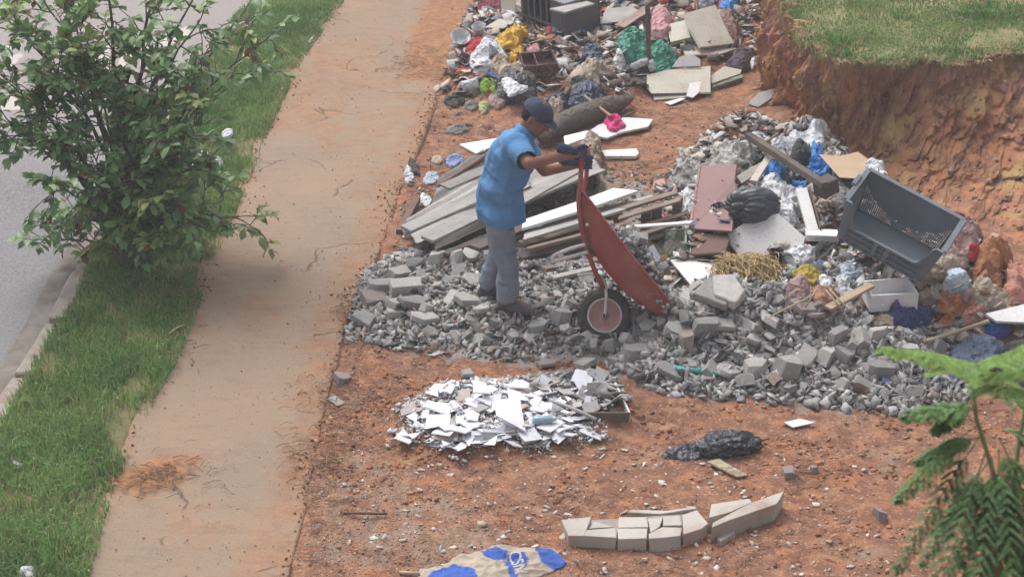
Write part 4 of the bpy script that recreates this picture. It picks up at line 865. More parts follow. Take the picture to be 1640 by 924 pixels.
def bag(name, label, cat, px, py, dims, m, seed=1, rz=0, dz=None, group=None, **k):
    v, f = crumple(dims, seed, **k); c, s = math.cos(math.radians(rz)), math.sin(math.radians(rz)); q = v.copy(); q[:, 0] = v[:, 0]*c-v[:, 1]*s; q[:, 1] = v[:, 0]*s+v[:, 1]*c
    p = S(px, py, dims[2]*.62 if dz is None else dz); q += np.array(p); return tag(obj(name, mesh_from(name, q, f), m, sm=True), label, cat, group)
def heapc(name, label, cat, out, h, m, seed=1, fold=.35, freq=7, dz=0, group=None, colfn=None, rings=26, seg=110, edge=.55, parent=None, wob=.11, ang=0, st=1.0):
    c = np.array([tuple(S(a, b, dz+h*.25)) for a, b in out]); c = np.vstack([c, c[:1]]); o = resample(c[:, :2], seg+1)[:-1]; ce = o.mean(0)
    V = []; 
    t = np.linspace(0, 1, rings)
    X_ = ce[0]+(o[:, 0][None, :]-ce[0])*t[:, None]; Y_ = ce[1]+(o[:, 1][None, :]-ce[1])*t[:, None]
    sz = np.linalg.norm(o-ce, axis=1).mean(); X_ = X_+wob*sz*vn(X_*25, Y_*25, 0, seed)*t[:, None]; Y_ = Y_+wob*sz*vn(X_*25, Y_*25, 0, seed+1)*t[:, None]
    ca, sa = math.cos(ang), math.sin(ang); xr = (X_*ca+Y_*sa)*st; yr = -X_*sa+Y_*ca
    prof_ = (1-t[:, None]**2.2)**(edge+.2)*np.ones_like(X_); ww = .16*sz*(1-t[:, None])**.5*t[:, None]; X_, Y_ = X_+ww*ridge(X_*freq*1.3, Y_*freq*1.3, 0, seed+8, 2), Y_+ww*ridge(X_*freq*1.3, Y_*freq*1.3, 0, seed+9, 2); h = min(h*.72, .50*sz+.01); z = hf(X_.ravel(), Y_.ravel()).reshape(X_.shape)+dz+h*prof_*(1-fold*.3+fold*.9*ridge(xr*freq*.9, yr*freq*.9, 0, seed, 4)+(.25+fold*.6)*fbm(xr*freq*.45, yr*freq*.45, 0, seed+5)+.22*ridge(xr*freq*2.6, yr*freq*2.6, 0, seed+6, 3))+.004
    z[-1] -= .02
    v = np.stack([X_.ravel(), Y_.ravel(), z.ravel()], 1); F = []
    for r in range(rings-1):
        for k in range(seg): F.append((r*seg+k, r*seg+(k+1) % seg, (r+1)*seg+(k+1) % seg, (r+1)*seg+k)) if r else F.append((k, (r+1)*seg+(k+1) % seg, (r+1)*seg+k))
    me = mesh_from(name, v, [q[::-1] for q in F])
    if colfn is not None: setcol(me, colfn(v))
    o_ = obj(name, me, m, parent, sm=True)
    return tag(o_, label, cat, group) if parent is None else o_
def board(name, label, cat, pts, th, m, group=None, bev=.002, parent=None):
    q = [S(a, b, z) for a, b, z in pts]
    if len(q) > 3 and bev:      # lay the corners in one plane
        A_ = np.array([(p.x, p.y, 1) for p in q]); k_ = np.linalg.lstsq(A_, np.array([p.z for p in q]), rcond=None)[0]
        for i, p in enumerate(q):
            d_ = p-CAMP; t_ = (k_[0]*CAMP.x+k_[1]*CAMP.y+k_[2]-CAMP.z)/(d_.z-k_[0]*d_.x-k_[1]*d_.y); q[i] = CAMP+d_*t_
    o = MB().prism(q, th).build(name, m, parent, bev); return tag(o, label, cat, group) if parent is None else o
def beamo(name, label, cat, a, b, w, h, m, group=None, bev=.003, up=Vector((0, 0, 1))):
    o = MB().beam(S(*a), S(*b), w, h, up).build(name, m, None, bev); return tag(o, label, cat, group)
def tubeo(name, label, cat, pts, r, m, group=None, seg=8):
    pp = [tuple(S(*p)) for p in pts]; pp = resample(pp, max(6, 5*len(pp))) if len(pp) > 2 else pp; o = MB().tube(pp, r if not hasattr(r, '__len__') else list(np.interp(np.linspace(0, 1, len(pp)), np.linspace(0, 1, len(r)), r)), seg).build(name, m, sm=True); return tag(o, label, cat, group)
# ---- rubble: a library of broken pieces, copied
def chunk_mesh(i, kind):
    r = random.Random(i*13+5); bm = bmesh.new()
    if kind == 'block': d = (1, r.uniform(.55, .85), r.uniform(.4, .62)); cut = .35
    elif kind == 'slab': d = (1, r.uniform(.6, .9), r.uniform(.16, .28)); cut = .5
    elif kind == 'tile': d = (1, r.uniform(.45, .9), .035); cut = .9
    else: d = (1, r.uniform(.7, .95), r.uniform(.55, .8)); cut = .8
    pts = []
    if kind == 'tile':
        n = r.choice([3, 4, 4, 5]); a0 = r.random()*6
        for k in range(n):
            a = a0+(k+r.uniform(-.28, .28))*2*math.pi/n; q = r.uniform(.38, .62); pts += [(math.cos(a)*q, math.sin(a)*q*d[1], -.02), (math.cos(a)*q, math.sin(a)*q*d[1], .02)]
    else:
        if kind in ('slab', 'rock'):
            n = r.choice([4, 5, 5, 6]); a0 = r.random()*6; tx, ty_ = r.uniform(-.25, .25), r.uniform(-.25, .25)
            for k in range(n):
                a = a0+(k+r.uniform(-.32, .32))*2*math.pi/n; q = r.uniform(.36, .62); X1, Y1 = math.cos(a)*q, math.sin(a)*q*d[1]*1.1; q2 = r.uniform(.72, 1.05)
                pts += [Vector((X1, Y1, -d[2]/2)), Vector((X1*q2, Y1*q2, d[2]/2*(1+tx*X1*4+ty_*Y1*4)))]
        for sx in (-1, 1) if kind == 'block' else ():
            for sy in (-1, 1):
                for sz in (-1, 1):
                    p = Vector((sx*d[0]/2, sy*d[1]/2, sz*d[2]/2))
                    if r.random() < cut:
                        for ax_ in range(3): 
                            if r.random() < .8: q = p.copy(); q[ax_] *= r.uniform(.2, .85); pts.append(q)
                    else: pts.append(p)
        if kind == 'rock': pts = [Vector(p)*r.uniform(.8, 1.12) for p in pts]
    for p in pts: bm.verts.new(Vector(p)+Vector((r.uniform(-.03, .03), r.uniform(-.03, .03), 0)))
    bmesh.ops.convex_hull(bm, input=bm.verts[:]); bmesh.ops.delete(bm, geom=[v for v in list(bm.verts) if not v.link_faces], context='VERTS')
    bmesh.ops.dissolve_limit(bm, angle_limit=.12, verts=bm.verts[:], edges=bm.edges[:])
    if kind != 'tile':
        bmesh.ops.bevel(bm, geom=bm.edges[:], offset=.018, segments=1, affect='EDGES', clamp_overlap=True)
        bmesh.ops.triangulate(bm, faces=bm.faces[:]); bmesh.ops.subdivide_edges(bm, edges=[e for e in bm.edges if e.calc_length() > .3], cuts=2, use_grid_fill=True)
        for v in bm.verts: v.co *= 1+.045*float(fbm([v.co.x*4+i], [v.co.y*4], v.co.z*4, i, 3)[0])
    me = bpy.data.meshes.new(kind); bm.to_mesh(me); bm.free(); return me
LIB = {}
def lib(kind, m, i):
    key = (kind, m.name, i)
    if key not in LIB:
        me = chunk_mesh(i+{'block': 0, 'slab': 100, 'rock': 200, 'tile': 300}[kind], kind); me.materials.append(m); LIB[key] = me
    return LIB[key]
def piece(name, kind, m, i, loc, size, rot, label, cat, group):
    o = bpy.data.objects.new(name, lib(kind, m, i)); COL.objects.link(o); o.location = loc; o.scale = (size,)*3; o.rotation_euler = rot; return tag(o, label, cat, group)
placed = []
def scatter(region, n, smin, smax, kinds, mats, name, label, cat, group, dz=.25, flat=.5, sep=.55, pw=1.8, z0=0.0):
    xs_ = [p[0] for p in region]; ys_ = [p[1] for p in region]; poly = np.array(region, float); done = []; tries = 0
    sizes = sorted([smin+(smax-smin)*R3.random()**pw for _ in range(n)], reverse=True)
    for s in sizes:
        for _ in range(30):
            px, py = R3.uniform(min(xs_), max(xs_)), R3.uniform(min(ys_), max(ys_))
            if inside_dist(np.array([px]), np.array([py]), poly)[0] < 0: continue
            p = S(px, py, z0)
            if all((p-q).length > sep*(s+t)/2 for q, t in done+placed): break
        else: continue
        done.append((p, s)); kd = R3.choice(kinds); m = R3.choices([a for a, b in mats], [b for a, b in mats])[0]
        piece(name, kd, m, R3.randrange(7), p+Vector((0, 0, s*dz)), s, (R3.gauss(0, flat), R3.gauss(0, flat), R3.uniform(0, 6.3)), label, cat, group)
    return done
def confetti(name, pts, sizes, cols, m, flat=(.3, 1.0), parent=None, asp=(.35, 1.0), tilt=.5):
    n = len(pts); base = np.array([[-.5, -.5, -.5], [.5, -.42, -.5], [.42, .5, -.5], [-.46, .4, -.5], [-.4, -.36, .5], [.38, -.4, .5], [.3, .38, .5], [-.36, .3, .5]])
    v = base[None]+RNG.uniform(-.24, .24, (n, 8, 3)); v = v*np.stack([np.ones(n), RNG.uniform(*asp, n), RNG.uniform(*flat, n)], 1)[:, None, :]*sizes[:, None, None]
    a = RNG.uniform(0, 6.28, n); t1 = RNG.normal(0, tilt, n); t2 = RNG.normal(0, tilt, n)
    def rot(v, i, j, a): x_ = v[:, :, i]*np.cos(a)[:, None]-v[:, :, j]*np.sin(a)[:, None]; y_ = v[:, :, i]*np.sin(a)[:, None]+v[:, :, j]*np.cos(a)[:, None]; v = v.copy(); v[:, :, i] = x_; v[:, :, j] = y_; return v
    v = rot(rot(rot(v, 1, 2, t1), 0, 2, t2), 0, 1, a)+pts[:, None, :]; k = np.arange(n)[:, None, None]*8
    F = np.array([(3, 2, 1, 0), (4, 5, 6, 7), (0, 1, 5, 4), (1, 2, 6, 5), (2, 3, 7, 6), (3, 0, 4, 7)])[None]+k
    me = mesh_from_np(name, v.reshape(-1, 3), F.reshape(-1, 4)); setcol(me, np.repeat(cols, 8, axis=0).astype(np.float32)); return obj(name, me, m, parent, origin=None)
M_FINE = mat('loose_fragments', (.3, .3, .3), vcol=True, scale=30, rough=.85, bump=.4, bscale=60, rnd=0, spec=.2)
def pts_in(region, n, dz=0.0, soft=0):
    poly = polyarr(region, .05); lo = poly.min(0)-soft; hi = poly.max(0)+soft; out = []
    while sum(len(o) for o in out) < n:
        q = RNG.uniform(lo, hi, (n*3, 2)); d = inside_dist(q[:, 0], q[:, 1], poly)
        kp = RNG.uniform(0, 1, len(q)) < np.clip(1+d/(soft+1e-6), 0, 1) if soft else d > 0
        out.append(q[kp])
    q = np.vstack(out)[:n]; z = hf(q[:, 0], q[:, 1])+dz; return np.column_stack([q, z])
def palette(n, cols, w=None, var=.2):
    c = np.array(cols)[RNG.choice(len(cols), n, p=None if w is None else np.array(w)/sum(w))]; return np.clip(c*RNG.uniform(1-var, 1+var, (n, 1)), 0, 1)
GREYS = [(.36, .355, .36), (.29, .285, .29), (.46, .45, .44), (.22, .215, .22), (.36, .30, .27)]

# ================= A: rubble left, around the man's feet
RA = [(572,530),(580,455),(640,412),(760,400),(960,440),(1070,470),(1080,520),(1000,548),(830,555),(690,545)]
def fine(name, region, n, s0, s1, cols, w, label, cat, dz=.006, soft=.12, flat=(.06, .28), tilt=.75, pw=2.4, asp=(.35, 1.0)):
    p = pts_in(region, n, 0, soft); s = s0+(s1-s0)*RNG.uniform(0, 1, n)**pw; p[:, 2] += s*.18+dz
    return tag(confetti(name, p, s, palette(n, cols, w), M_FINE, flat, asp=asp, tilt=tilt), label, cat, kind='stuff')
fine('fine_rubble', RA, 10500, .006, .080, GREYS, [4, 3, 3, 1, 2], 'fine grey rubble around the feet of the man', 'rubble', soft=.16)
m4 = [(M_CONC[0], 5), (M_CONC[1], 3), (M_CONC[2], 2), (M_CONC[3], .7)]
# named larger blocks first
BL = [((612,470),.20,'block',2,(0,.1,.3)),((650,470),.22,'block',0,(.1,0,.2)),((600,487),.17,'block',3,(.2,.1,.5)),((636,495),.16,'block',0,(.1,.3,1.0)),((665,495),.24,'slab',2,(.1,.2,.35)),((588,522),.22,'slab',2,(.3,.2,-.5)),((625,462),.12,'block',1,(0,.1,2)),((632,505),.11,'block',1,(0,.2,.3)),((700,422),.16,'rock',1,(0,.2,1)),((730,420),.17,'rock',0,(.1,.2,2)),((755,418),.14,'rock',1,(.4,.2,0)),((680,520),.22,'slab',0,(.1,.1,-.2)),((745,490),.24,'slab',0,(.0,.1,.3)),((775,502),.17,'slab',1,(0,.1,.8)),((640,445),.15,'block',1,(.3,.1,.7)),((900,515),.15,'rock',1,(0,.3,.3)),((865,530),.14,'rock',0,(0,0,1))]
for (px, py), s, kd, mi, r_ in BL:
    p = S(px, py, .0); placed.append((p, s)); piece('concrete_chunk', kd, M_CONC[mi], R3.randrange(7), p+Vector((0, 0, s*.22)), s, r_, 'large angular grey concrete or brick chunk in the left rubble patch', 'rubble chunk', 'large chunks of the left rubble patch')
scatter(RA, 135, .04, .13, ['rock', 'slab', 'block', 'slab', 'slab'], m4, 'concrete_chunk', 'small grey broken concrete chunk in the rubble around the man and wheelbarrow', 'rubble chunk', 'small rubble chunks around the man', flat=.5)
# load in the tray and pouring out
poly = np.array([(978,352),(1020,372),(1052,412),(1070,455),(1088,500),(1062,478),(1030,440),(1000,400)], float); cnt = 0
while cnt < 34:
    px, py = R3.uniform(975, 1095), R3.uniform(350, 510)
    if inside_dist(np.array([px]), np.array([py]), poly)[0] < 0: continue
    s = R3.uniform(.05, .13); piece('concrete_chunk', R3.choice(['rock', 'block', 'slab']), R3.choice(M_CONC[:3]), R3.randrange(7), WB(px, py, R3.uniform(-.2, .24)), s, (R3.uniform(0, 6), R3.uniform(0, 6), 0), 'grey concrete chunk sliding out of the tipped red wheelbarrow tray', 'rubble chunk', 'chunks in the wheelbarrow tray'); cnt += 1
nn = 1500; px = RNG.uniform(965, 1092, nn*3); py = RNG.uniform(345, 512, nn*3); kp = inside_dist(px, py, np.array([(962,352),(1018,378),(1050,418),(1066,460),(1090,505),(1066,500),(1020,460),(985,410)], float)) > 0; px, py = px[kp][:nn], py[kp][:nn]
pp = np.array([tuple(WB(a, b, random.uniform(-.24, .25))) for a, b in zip(px, py)]); sz = RNG.uniform(.012, .05, len(pp))
tag(confetti('rubble_load', pp, sz, palette(len(pp), GREYS, [4, 3, 3, 1, 2]), M_FINE), 'fine grey rubble sliding out of the red wheelbarrow tray', 'rubble', kind='stuff')
tag(obj('white_tile_shard', (lambda q: MB().prism(q, .012).mesh('white_tile_shard'))([WB(1038, 398, .05), WB(1047, 392, .07), WB(1058, 412, .1), WB(1052, 424, .05), WB(1043, 415, .02)]), M_WTILE[0]), 'white tile shard sticking up among the chunks beside the wheelbarrow tray', 'tile shard')
for px, py, s in ((905,528,.10),(925,545,.12),(950,555,.09),(978,556,.11),(1002,548,.12),(1020,536,.10),(1040,528,.13),(1062,520,.12),(1080,508,.12),(1092,494,.11),(1052,540,.10),(1010,560,.08),(890,505,.11),(915,490,.12),(930,470,.10),(880,485,.09),(1098,515,.12),(935,556,.07),(965,562,.07)):
    p = S(px, py, .03); piece('concrete_chunk', R3.choice(['rock', 'slab', 'rock']), R3.choice(M_CONC[:3]), R3.randrange(7), p+Vector((0, 0, s*.15)), s, (R3.gauss(0, .5), R3.gauss(0, .5), R3.uniform(0, 6)), 'grey concrete chunk heaped against the wheel of the red wheelbarrow', 'rubble chunk', 'chunks heaped round the wheelbarrow wheel')
# ================= B: big rubble heap right
RB = [(1000,580),(1020,520),(1085,480),(1170,470),(1330,490),(1450,512),(1500,560),(1525,625),(1440,648),(1300,632),(1190,622),(1080,612)]
fine('coarse_gravel', RB, 13500, .007, .095, GREYS, [4, 3, 4, 1, 1], 'fine grey rubble of the big heap in front of the wheelbarrow', 'rubble', soft=.13)
BL = [((1020,576),.19,'block',0,(0,.05,.2)),((1150,492),.34,'slab',0,(.5,.05,-.45)),((1165,480),.30,'slab',1,(.4,.1,-.5)),((1130,532),.18,'rock',2,(.2,.1,.5)),((1165,530),.19,'slab',0,(.3,0,.1)),((1100,553),.17,'rock',3,(.1,.1,1)),((1210,553),.15,'rock',1,(.6,.1,0)),((1322,578),.18,'rock',1,(.3,.2,1.2)),((1262,600),.20,'rock',0,(.1,.3,0)),((1165,600),.17,'slab',0,(.1,.2,.5)),((1210,598),.16,'rock',1,(.1,.1,2)),((1408,600),.17,'block',2,(.1,.1,.1)),((1355,485),.14,'rock',1,(.4,.2,1)),((1275,545),.13,'slab',1,(.7,.3,1)),((1285,500),.20,'slab',3,(.3,.1,.3)),((1235,520),.18,'slab',1,(.2,.3,.5)),((1400,545),.16,'rock',0,(0,.2,.5)),((1450,540),.17,'slab',1,(.2,.3,.3)),((1120,470),.17,'rock',1,(.3,.7,.4)),((1100,590),.16,'slab',0,(.1,0,.1)),((1455,575),.16,'rock',1,(0,.1,0)),((1340,545),.15,'rock',2,(0,0,1))]
for (px, py), s, kd, mi, r_ in BL:
    p = S(px, py, .0); placed.append((p, s)); piece('concrete_chunk', kd, M_CONC[mi], R3.randrange(7), p+Vector((0, 0, s*.25)), s, r_, 'large angular concrete chunk in the big grey heap right of the wheelbarrow', 'rubble chunk', 'large chunks of the right rubble heap')
scatter(RB, 150, .05, .15, ['rock', 'slab', 'block', 'slab', 'slab'], m4, 'concrete_chunk', 'small broken concrete chunk in the big grey heap right of the wheelbarrow', 'rubble chunk', 'small chunks of the right rubble heap', flat=.6)
# ribbed slab
rs = thing('ribbed_block', 'broken grey block with ribbed face in the rubble just right of the wheelbarrow', 'block', S(1140, 505, 0))
q = [S(1085, 474, .10), S(1100, 460, .10), S(1215, 520, .08), S(1200, 532, .07)]; MB().prism(q, .11).build('slab', M_CONC[0], rs, .006)
rb_ = MB()
for k in range(7):
    a = S(1086, 475, .09-.014*k); b_ = S(1198, 531, .06-.014*k); rb_.beam(a+Vector((0, -.006, 0)), b_+Vector((0, -.006, 0)), .014, .006)
rb_.build('rib', M_CONC[1], rs)
tubeo('teal_pipe', 'broken turquoise plastic pipe lying at the front edge of the rubble heap', 'pipe', [(1054,586,.05),(1100,592,.05),(1145,597,.05),(1188,606,.03)], [.028,.018,.014,.012], M_LTEAL)
# stray stones between heaps
for (px, py), s, kd, mi, lb in (((700,566),.15,'tile',1,'flat pale concrete shard lying alone on the red dirt below the man'),((748,596),.14,'slab',0,'grey concrete wedge on the red dirt above the white tile heap'),((545,607),.12,'rock',3,'small brown stone beside the sidewalk edge'),((940,580),.20,'slab',0,'flat grey slab fragment between wheelbarrow wheel and tile heap'),((875,580),.14,'slab',3,'brownish grey fragment behind the white tile heap'),((985,582),.13,'rock',0,'small grey rock left of the pinkish block'),((540,641),.15,'tile',0,'small grey roof-shaped shard at the sidewalk edge'),((1263,757),.10,'block',3,'small half brick on the dirt above the cracked tile strip'),((1303,752),.07,'rock',3,'small brown pebble stone right of the half brick'),((1165,855),.10,'slab',3,'brown stone touching the front of the cracked tile strip'),((1408,825),.10,'rock',3,'rock half buried at lower right'),((30,748),.08,'rock',1,'pale stone lying in the grass at the left edge')):
    piece('stone_fragment', kd, M_CONC[mi], R3.randrange(7), S(px, py, s*(.05 if kd == 'tile' else .18)), s, (R3.uniform(-.15, .15), R3.uniform(-.15, .15), R3.uniform(0, 6)), lb, 'stone', None)
# ================= D: heap of white tiles
RD = [(640,702),(668,684),(648,655),(690,640),(706,618),(748,622),(768,606),(862,610),(890,640),(935,668),(952,700),(900,700),(862,716),(800,708),(740,722),(690,706)]; RD2 = [(850,612),(900,598),(970,600),(1000,640),(960,660),(880,650)]
fine('tile_crumbs', RD, 2600, .008, .04, [(.6, .62, .65), (.5, .5, .52), (.42, .36, .34)], [5, 3, 2], 'small white crumbs among the broken tile heap', 'tile crumbs', dz=.02, soft=.12, flat=(.1, .4), tilt=.4)
fine('grey_crumbs', RD2, 1500, .008, .05, [(.45, .43, .43), (.32, .30, .30), (.2, .18, .17), (.55, .54, .54)], [4, 3, 1, 2], 'small grey crumbs at the right of the broken tile heap', 'tile crumbs', dz=.03, soft=.08, flat=(.1, .5), tilt=.5)
for z0, n in ((.0, 90), (.025, 90), (.045, 60)):
    scatter(RD, n, .06, .23, ['tile'], [(M_WTILE[0], 8), (M_WTILE[1], 1), (M_WTILE[2], .6)], 'tile_shard', 'broken white tile shard in the white heap below the man', 'tile shard', 'shards of the white tile heap', dz=.05, flat=.16, sep=.27, pw=1.6, z0=z0)
scatter(RD2, 60, .07, .20, ['tile'], [(M_WTILE[2], 4), (M_WTILE[0], 2), (M_CONC[1], 2)], 'tile_shard', 'dusty grey tile shard at the right end of the white tile heap', 'tile shard', 'grey shards beside the white tile heap', dz=.15, flat=.4, sep=.32, z0=.04)
for lb, pts_, mm_ in (('largest flat white tile, roughly triangular, lying on top of the white heap', [(792,640,.15),(832,636,.16),(842,690,.10),(795,665,.13)], 0), ('white tile with a straight edge at the bottom right of the white heap', [(828,688,.05),(850,686,.06),(860,706,.03),(838,712,.02)], 0), ('pinkish tile back showing at the lower left of the white heap', [(690,700,.04),(725,668,.08),(735,700,.04),(715,708,.02)], 1), ('long white tile strip at the front of the white heap', [(755,706,.03),(755,690,.06),(806,684,.06),(810,700,.03)], 0), ('tall white tile standing at the back of the white heap', [(760,628,.10),(758,610,.14),(778,612,.14),(785,630,.10)], 0)):
    board('tile_shard', lb, 'tile shard', pts_, .009, M_WTILE[mm_], bev=0)
fr = thing('broken_drawer_frame', 'dark broken frame full of grey scraps at the right end of the tile heap', 'drawer', S(965, 662, 0))
for a, b_ in (((925,668),(1008,668)),((1008,668),(985,620)),((925,668),(900,640))): MB().beam(S(*a, .04), S(*b_, .05), .012, .07).build('side_panel', M_BOARDW if a[0] > 1000 else M_DARKWOOD, fr)
board('bottom_panel', None, None, [(925,666,.015),(1004,666,.015),(985,625,.02),(905,640,.02)], .008, M_DARKWOOD, parent=fr)
tubeo('stick', 'pale stick lying across the grey end of the tile heap', 'stick', [(880,640,.10),(920,655,.10),(955,672,.04)], .012, M_WTILE[2])
# clear bottle piece
bo = MB(); c0 = S(872, 672, .07); bo.lathe([(.0, -.07), (.022, -.07), (.026, -.06), (.026, .03), (.011, .06), (.011, .075), (0, .075)], c0, Vector((1, .1, 0)), 16)
tag(bo.build('plastic_bottle', mat('pale_blue_bottle', (.28, .42, .52), rough=.25, bump=.3, bscale=12, rnd=0, spec=.6), sm=True), 'crushed pale blue plastic bottle lying in the tile heap', 'bottle')
# ================= cracked tile strip at the bottom
M_STRIP = mat('pale_stone_tile', (.45, .42, .385), (.39, .36, .325), scale=4, rough=.8, bump=.3, dust=.35, rnd=.05)
M_STRIPS = M_STRIP
CS = [([(899,832),(949,827),(935,857),(909,858)],.09),([(951,834),(984,843),(942,845)],.09),([(938,847),(987,845),(988,861),(934,858)],.09),([(990,828),(1036,826),(1039,843),(988,844)],.095),([(989,846),(1037,845),(1037,861),(990,862)],.095),([(1039,829),(1061,827),(1058,843),(1041,852)],.095),([(1063,826),(1089,824),(1093,841),(1062,841)],.10),([(1060,844),(1092,843),(1090,857),(1057,860),(1040,862),(1040,855)],.10),([(1093,824),(1117,815),(1136,838),(1124,847),(1094,856)],.10),
 ([(1140,806),(1200,797),(1205,803),(1172,818),(1136,830)],.12),([(1140,836),(1200,806),(1256,784),(1250,800),(1245,806),(1170,832),(1140,846)],.13),([(948,860),(1008,867),(985,874),(944,871)],.03),([(1148,862),(1175,843),(1178,852),(1155,866)],.05),([(1004,820),(1060,822),(1118,814),(1115,810),(1070,817),(1010,816)],.05)]
cst = thing('cracked_slab_strip', 'curved strip of cracked pale stone tiles lying on the dirt at the bottom', 'broken slab', S(1080, 850, 0))
for i, (pl, z) in enumerate(CS):
    ce = np.mean(pl, 0); pl2 = [(ce[0]+(a-ce[0])*.985, ce[1]+(b_-ce[1])*.965) for a, b_ in pl]
    board('tile_piece', None, None, [(a+R3.uniform(-1.5, 1.5), b_+R3.uniform(-1, 1), z-.015+R3.uniform(-.006, .006)) for a, b_ in pl2], max(.03, z-.01), M_STRIP, bev=.0025, parent=cst)
board('mortar_bed', None, None, [(905,858,.03),(948,832,.03),(1110,822,.03),(1135,842,.03),(1095,862,.03),(990,866,.03)], .04, M_CONC[3], parent=cst)
board('mortar_bed', None, None, [(1142,848,.03),(1245,806,.03),(1248,796,.03),(1145,830,.03)], .04, M_CONC[3], parent=cst)
# ================= black bag, shards, sack
v, f = crumple((.20, .085, .075), 12, amp=.2, fine=.24, sub=5)
bag('black_bag', 'flattened black plastic bag lying on the red dirt at lower right', 'bag', 1165, 712, (.19, .10, .07), M_BLACKP, 12, rz=12, fine=.28, sub=5)
heapc('black_plastic_sheet', 'thin twisted tail of black plastic left of the flattened black bag', 'plastic sheet', [(1058,728),(1075,716),(1120,708),(1150,700),(1160,718),(1130,732),(1080,735)], .05, M_BLACKP, 3, fold=.9, freq=11)
board('tile_shard', 'yellowish curved shard lying just below the black bag', 'tile shard', [(1133,738,.03),(1152,734,.03),(1170,745,.03),(1198,760,.02),(1180,763,.02),(1155,750,.03)], .012, cm('yellowish_shard', (.44, .38, .26), bump=.2), bev=0)
board('tile_shard', 'thin white shard on the dirt at right, above the black bag', 'tile shard', [(1256,676,.02),(1280,670,.02),(1306,676,.02),(1270,684,.02)], .008, M_WTILE[0], bev=0)
M_SACK = mat('cement_sack', (.4, .35, .28), vcol=True, scale=5, rough=.8, bump=.3, bscale=30, dust=.2, dustcol=(.33, .24, .19), rnd=0)
bl = [polyarr(p, .05) for p in ([(672,926),(690,908),(725,896),(764,908),(766,940),(690,940)],[(764,884),(795,868),(815,880),(812,892),(792,898)],[(806,893),(815,886),(836,922),(832,935),(824,935)],[(852,872),(890,876),(912,894),(902,910),(866,896)])]
ccen = P(829, 893, .05)
def sackcol(v):
    c = np.tile(np.array([.43, .36, .29]), (len(v), 1)); d = np.max([inside_dist(v[:, 0], v[:, 1], p) for p in bl], 0)
    d = np.maximum(d, .062-np.hypot(v[:, 0]-ccen.x, (v[:, 1]-ccen.y)*.75)); nz = .012*fbm(v[:, 0]*40, v[:, 1]*40, 0, 3); k = smooth((d+nz)/.012)[:, None]
    return c*(1-k)+np.array([.045, .11, .42])*k
heapc('cement_sack', 'torn beige and blue printed cement sack flat on the dirt at the bottom edge', 'sack', [(668,925),(672,912),(705,902),(735,888),(768,882),(795,872),(850,876),(885,878),(907,893),(902,905),(870,918),(830,932),(760,942),(700,940)], .036, M_SACK, 4, fold=.9, freq=6, colfn=sackcol, rings=70, seg=220, edge=.4, wob=.05)
sk = bpy.data.objects['cement_sack']
def text_mesh(txt, size):
    cu = bpy.data.curves.new('t', 'FONT'); cu.body = txt; cu.size = size; cu.extrude = 0; cu.offset = size*.022; cu.align_x = 'CENTER'; cu.align_y = 'CENTER'; o = bpy.data.objects.new('t', cu); COL.objects.link(o)
    bpy.context.view_layer.update(); dg = bpy.context.evaluated_depsgraph_get(); me = bpy.data.meshes.new_from_object(o.evaluated_get(dg)); bpy.data.objects.remove(o); bpy.data.curves.remove(cu); return me
tmz = text_mesh('CSN', .095); bm = bmesh.new(); bm.from_mesh(tmz); bmesh.ops.subdivide_edges(bm, edges=[e for e in bm.edges if e.calc_length() > .008], cuts=2); bmesh.ops.triangulate(bm, faces=bm.faces[:])
from mathutils.bvhtree import BVHTree
bvh = BVHTree.FromPolygons([tuple(sk.matrix_basis @ v.co) for v in sk.data.vertices], [tuple(p.vertices) for p in sk.data.polygons])
ex = (P(836, 914, .05)-P(822, 884, .05)).normalized(); ex = Vector((ex.x, ex.y, 0)).normalized(); ey = Vector((-ex.y, ex.x, 0)); cc_ = P(828, 897, .05)
for v in bm.verts:
    w = Vector((cc_.x, cc_.y, 1))+ex*v.co.x+ey*v.co.y; h_ = bvh.ray_cast(w, Vector((0, 0, -1))); v.co = Vector((w.x, w.y, (h_[0].z if h_[0] else .05)+.003))
bm.to_mesh(tmz); bm.free(); tmz.name = 'lettering'; obj('lettering', tmz, mat('white_print', (.50, .47, .46), bump=0, rnd=0, dust=.2), sk)
tubeo('stick', 'short pale stick poking from the left end of the cement sack', 'stick', [(640,916,.01),(672,918,.02)], .010, M_PALEWOOD)
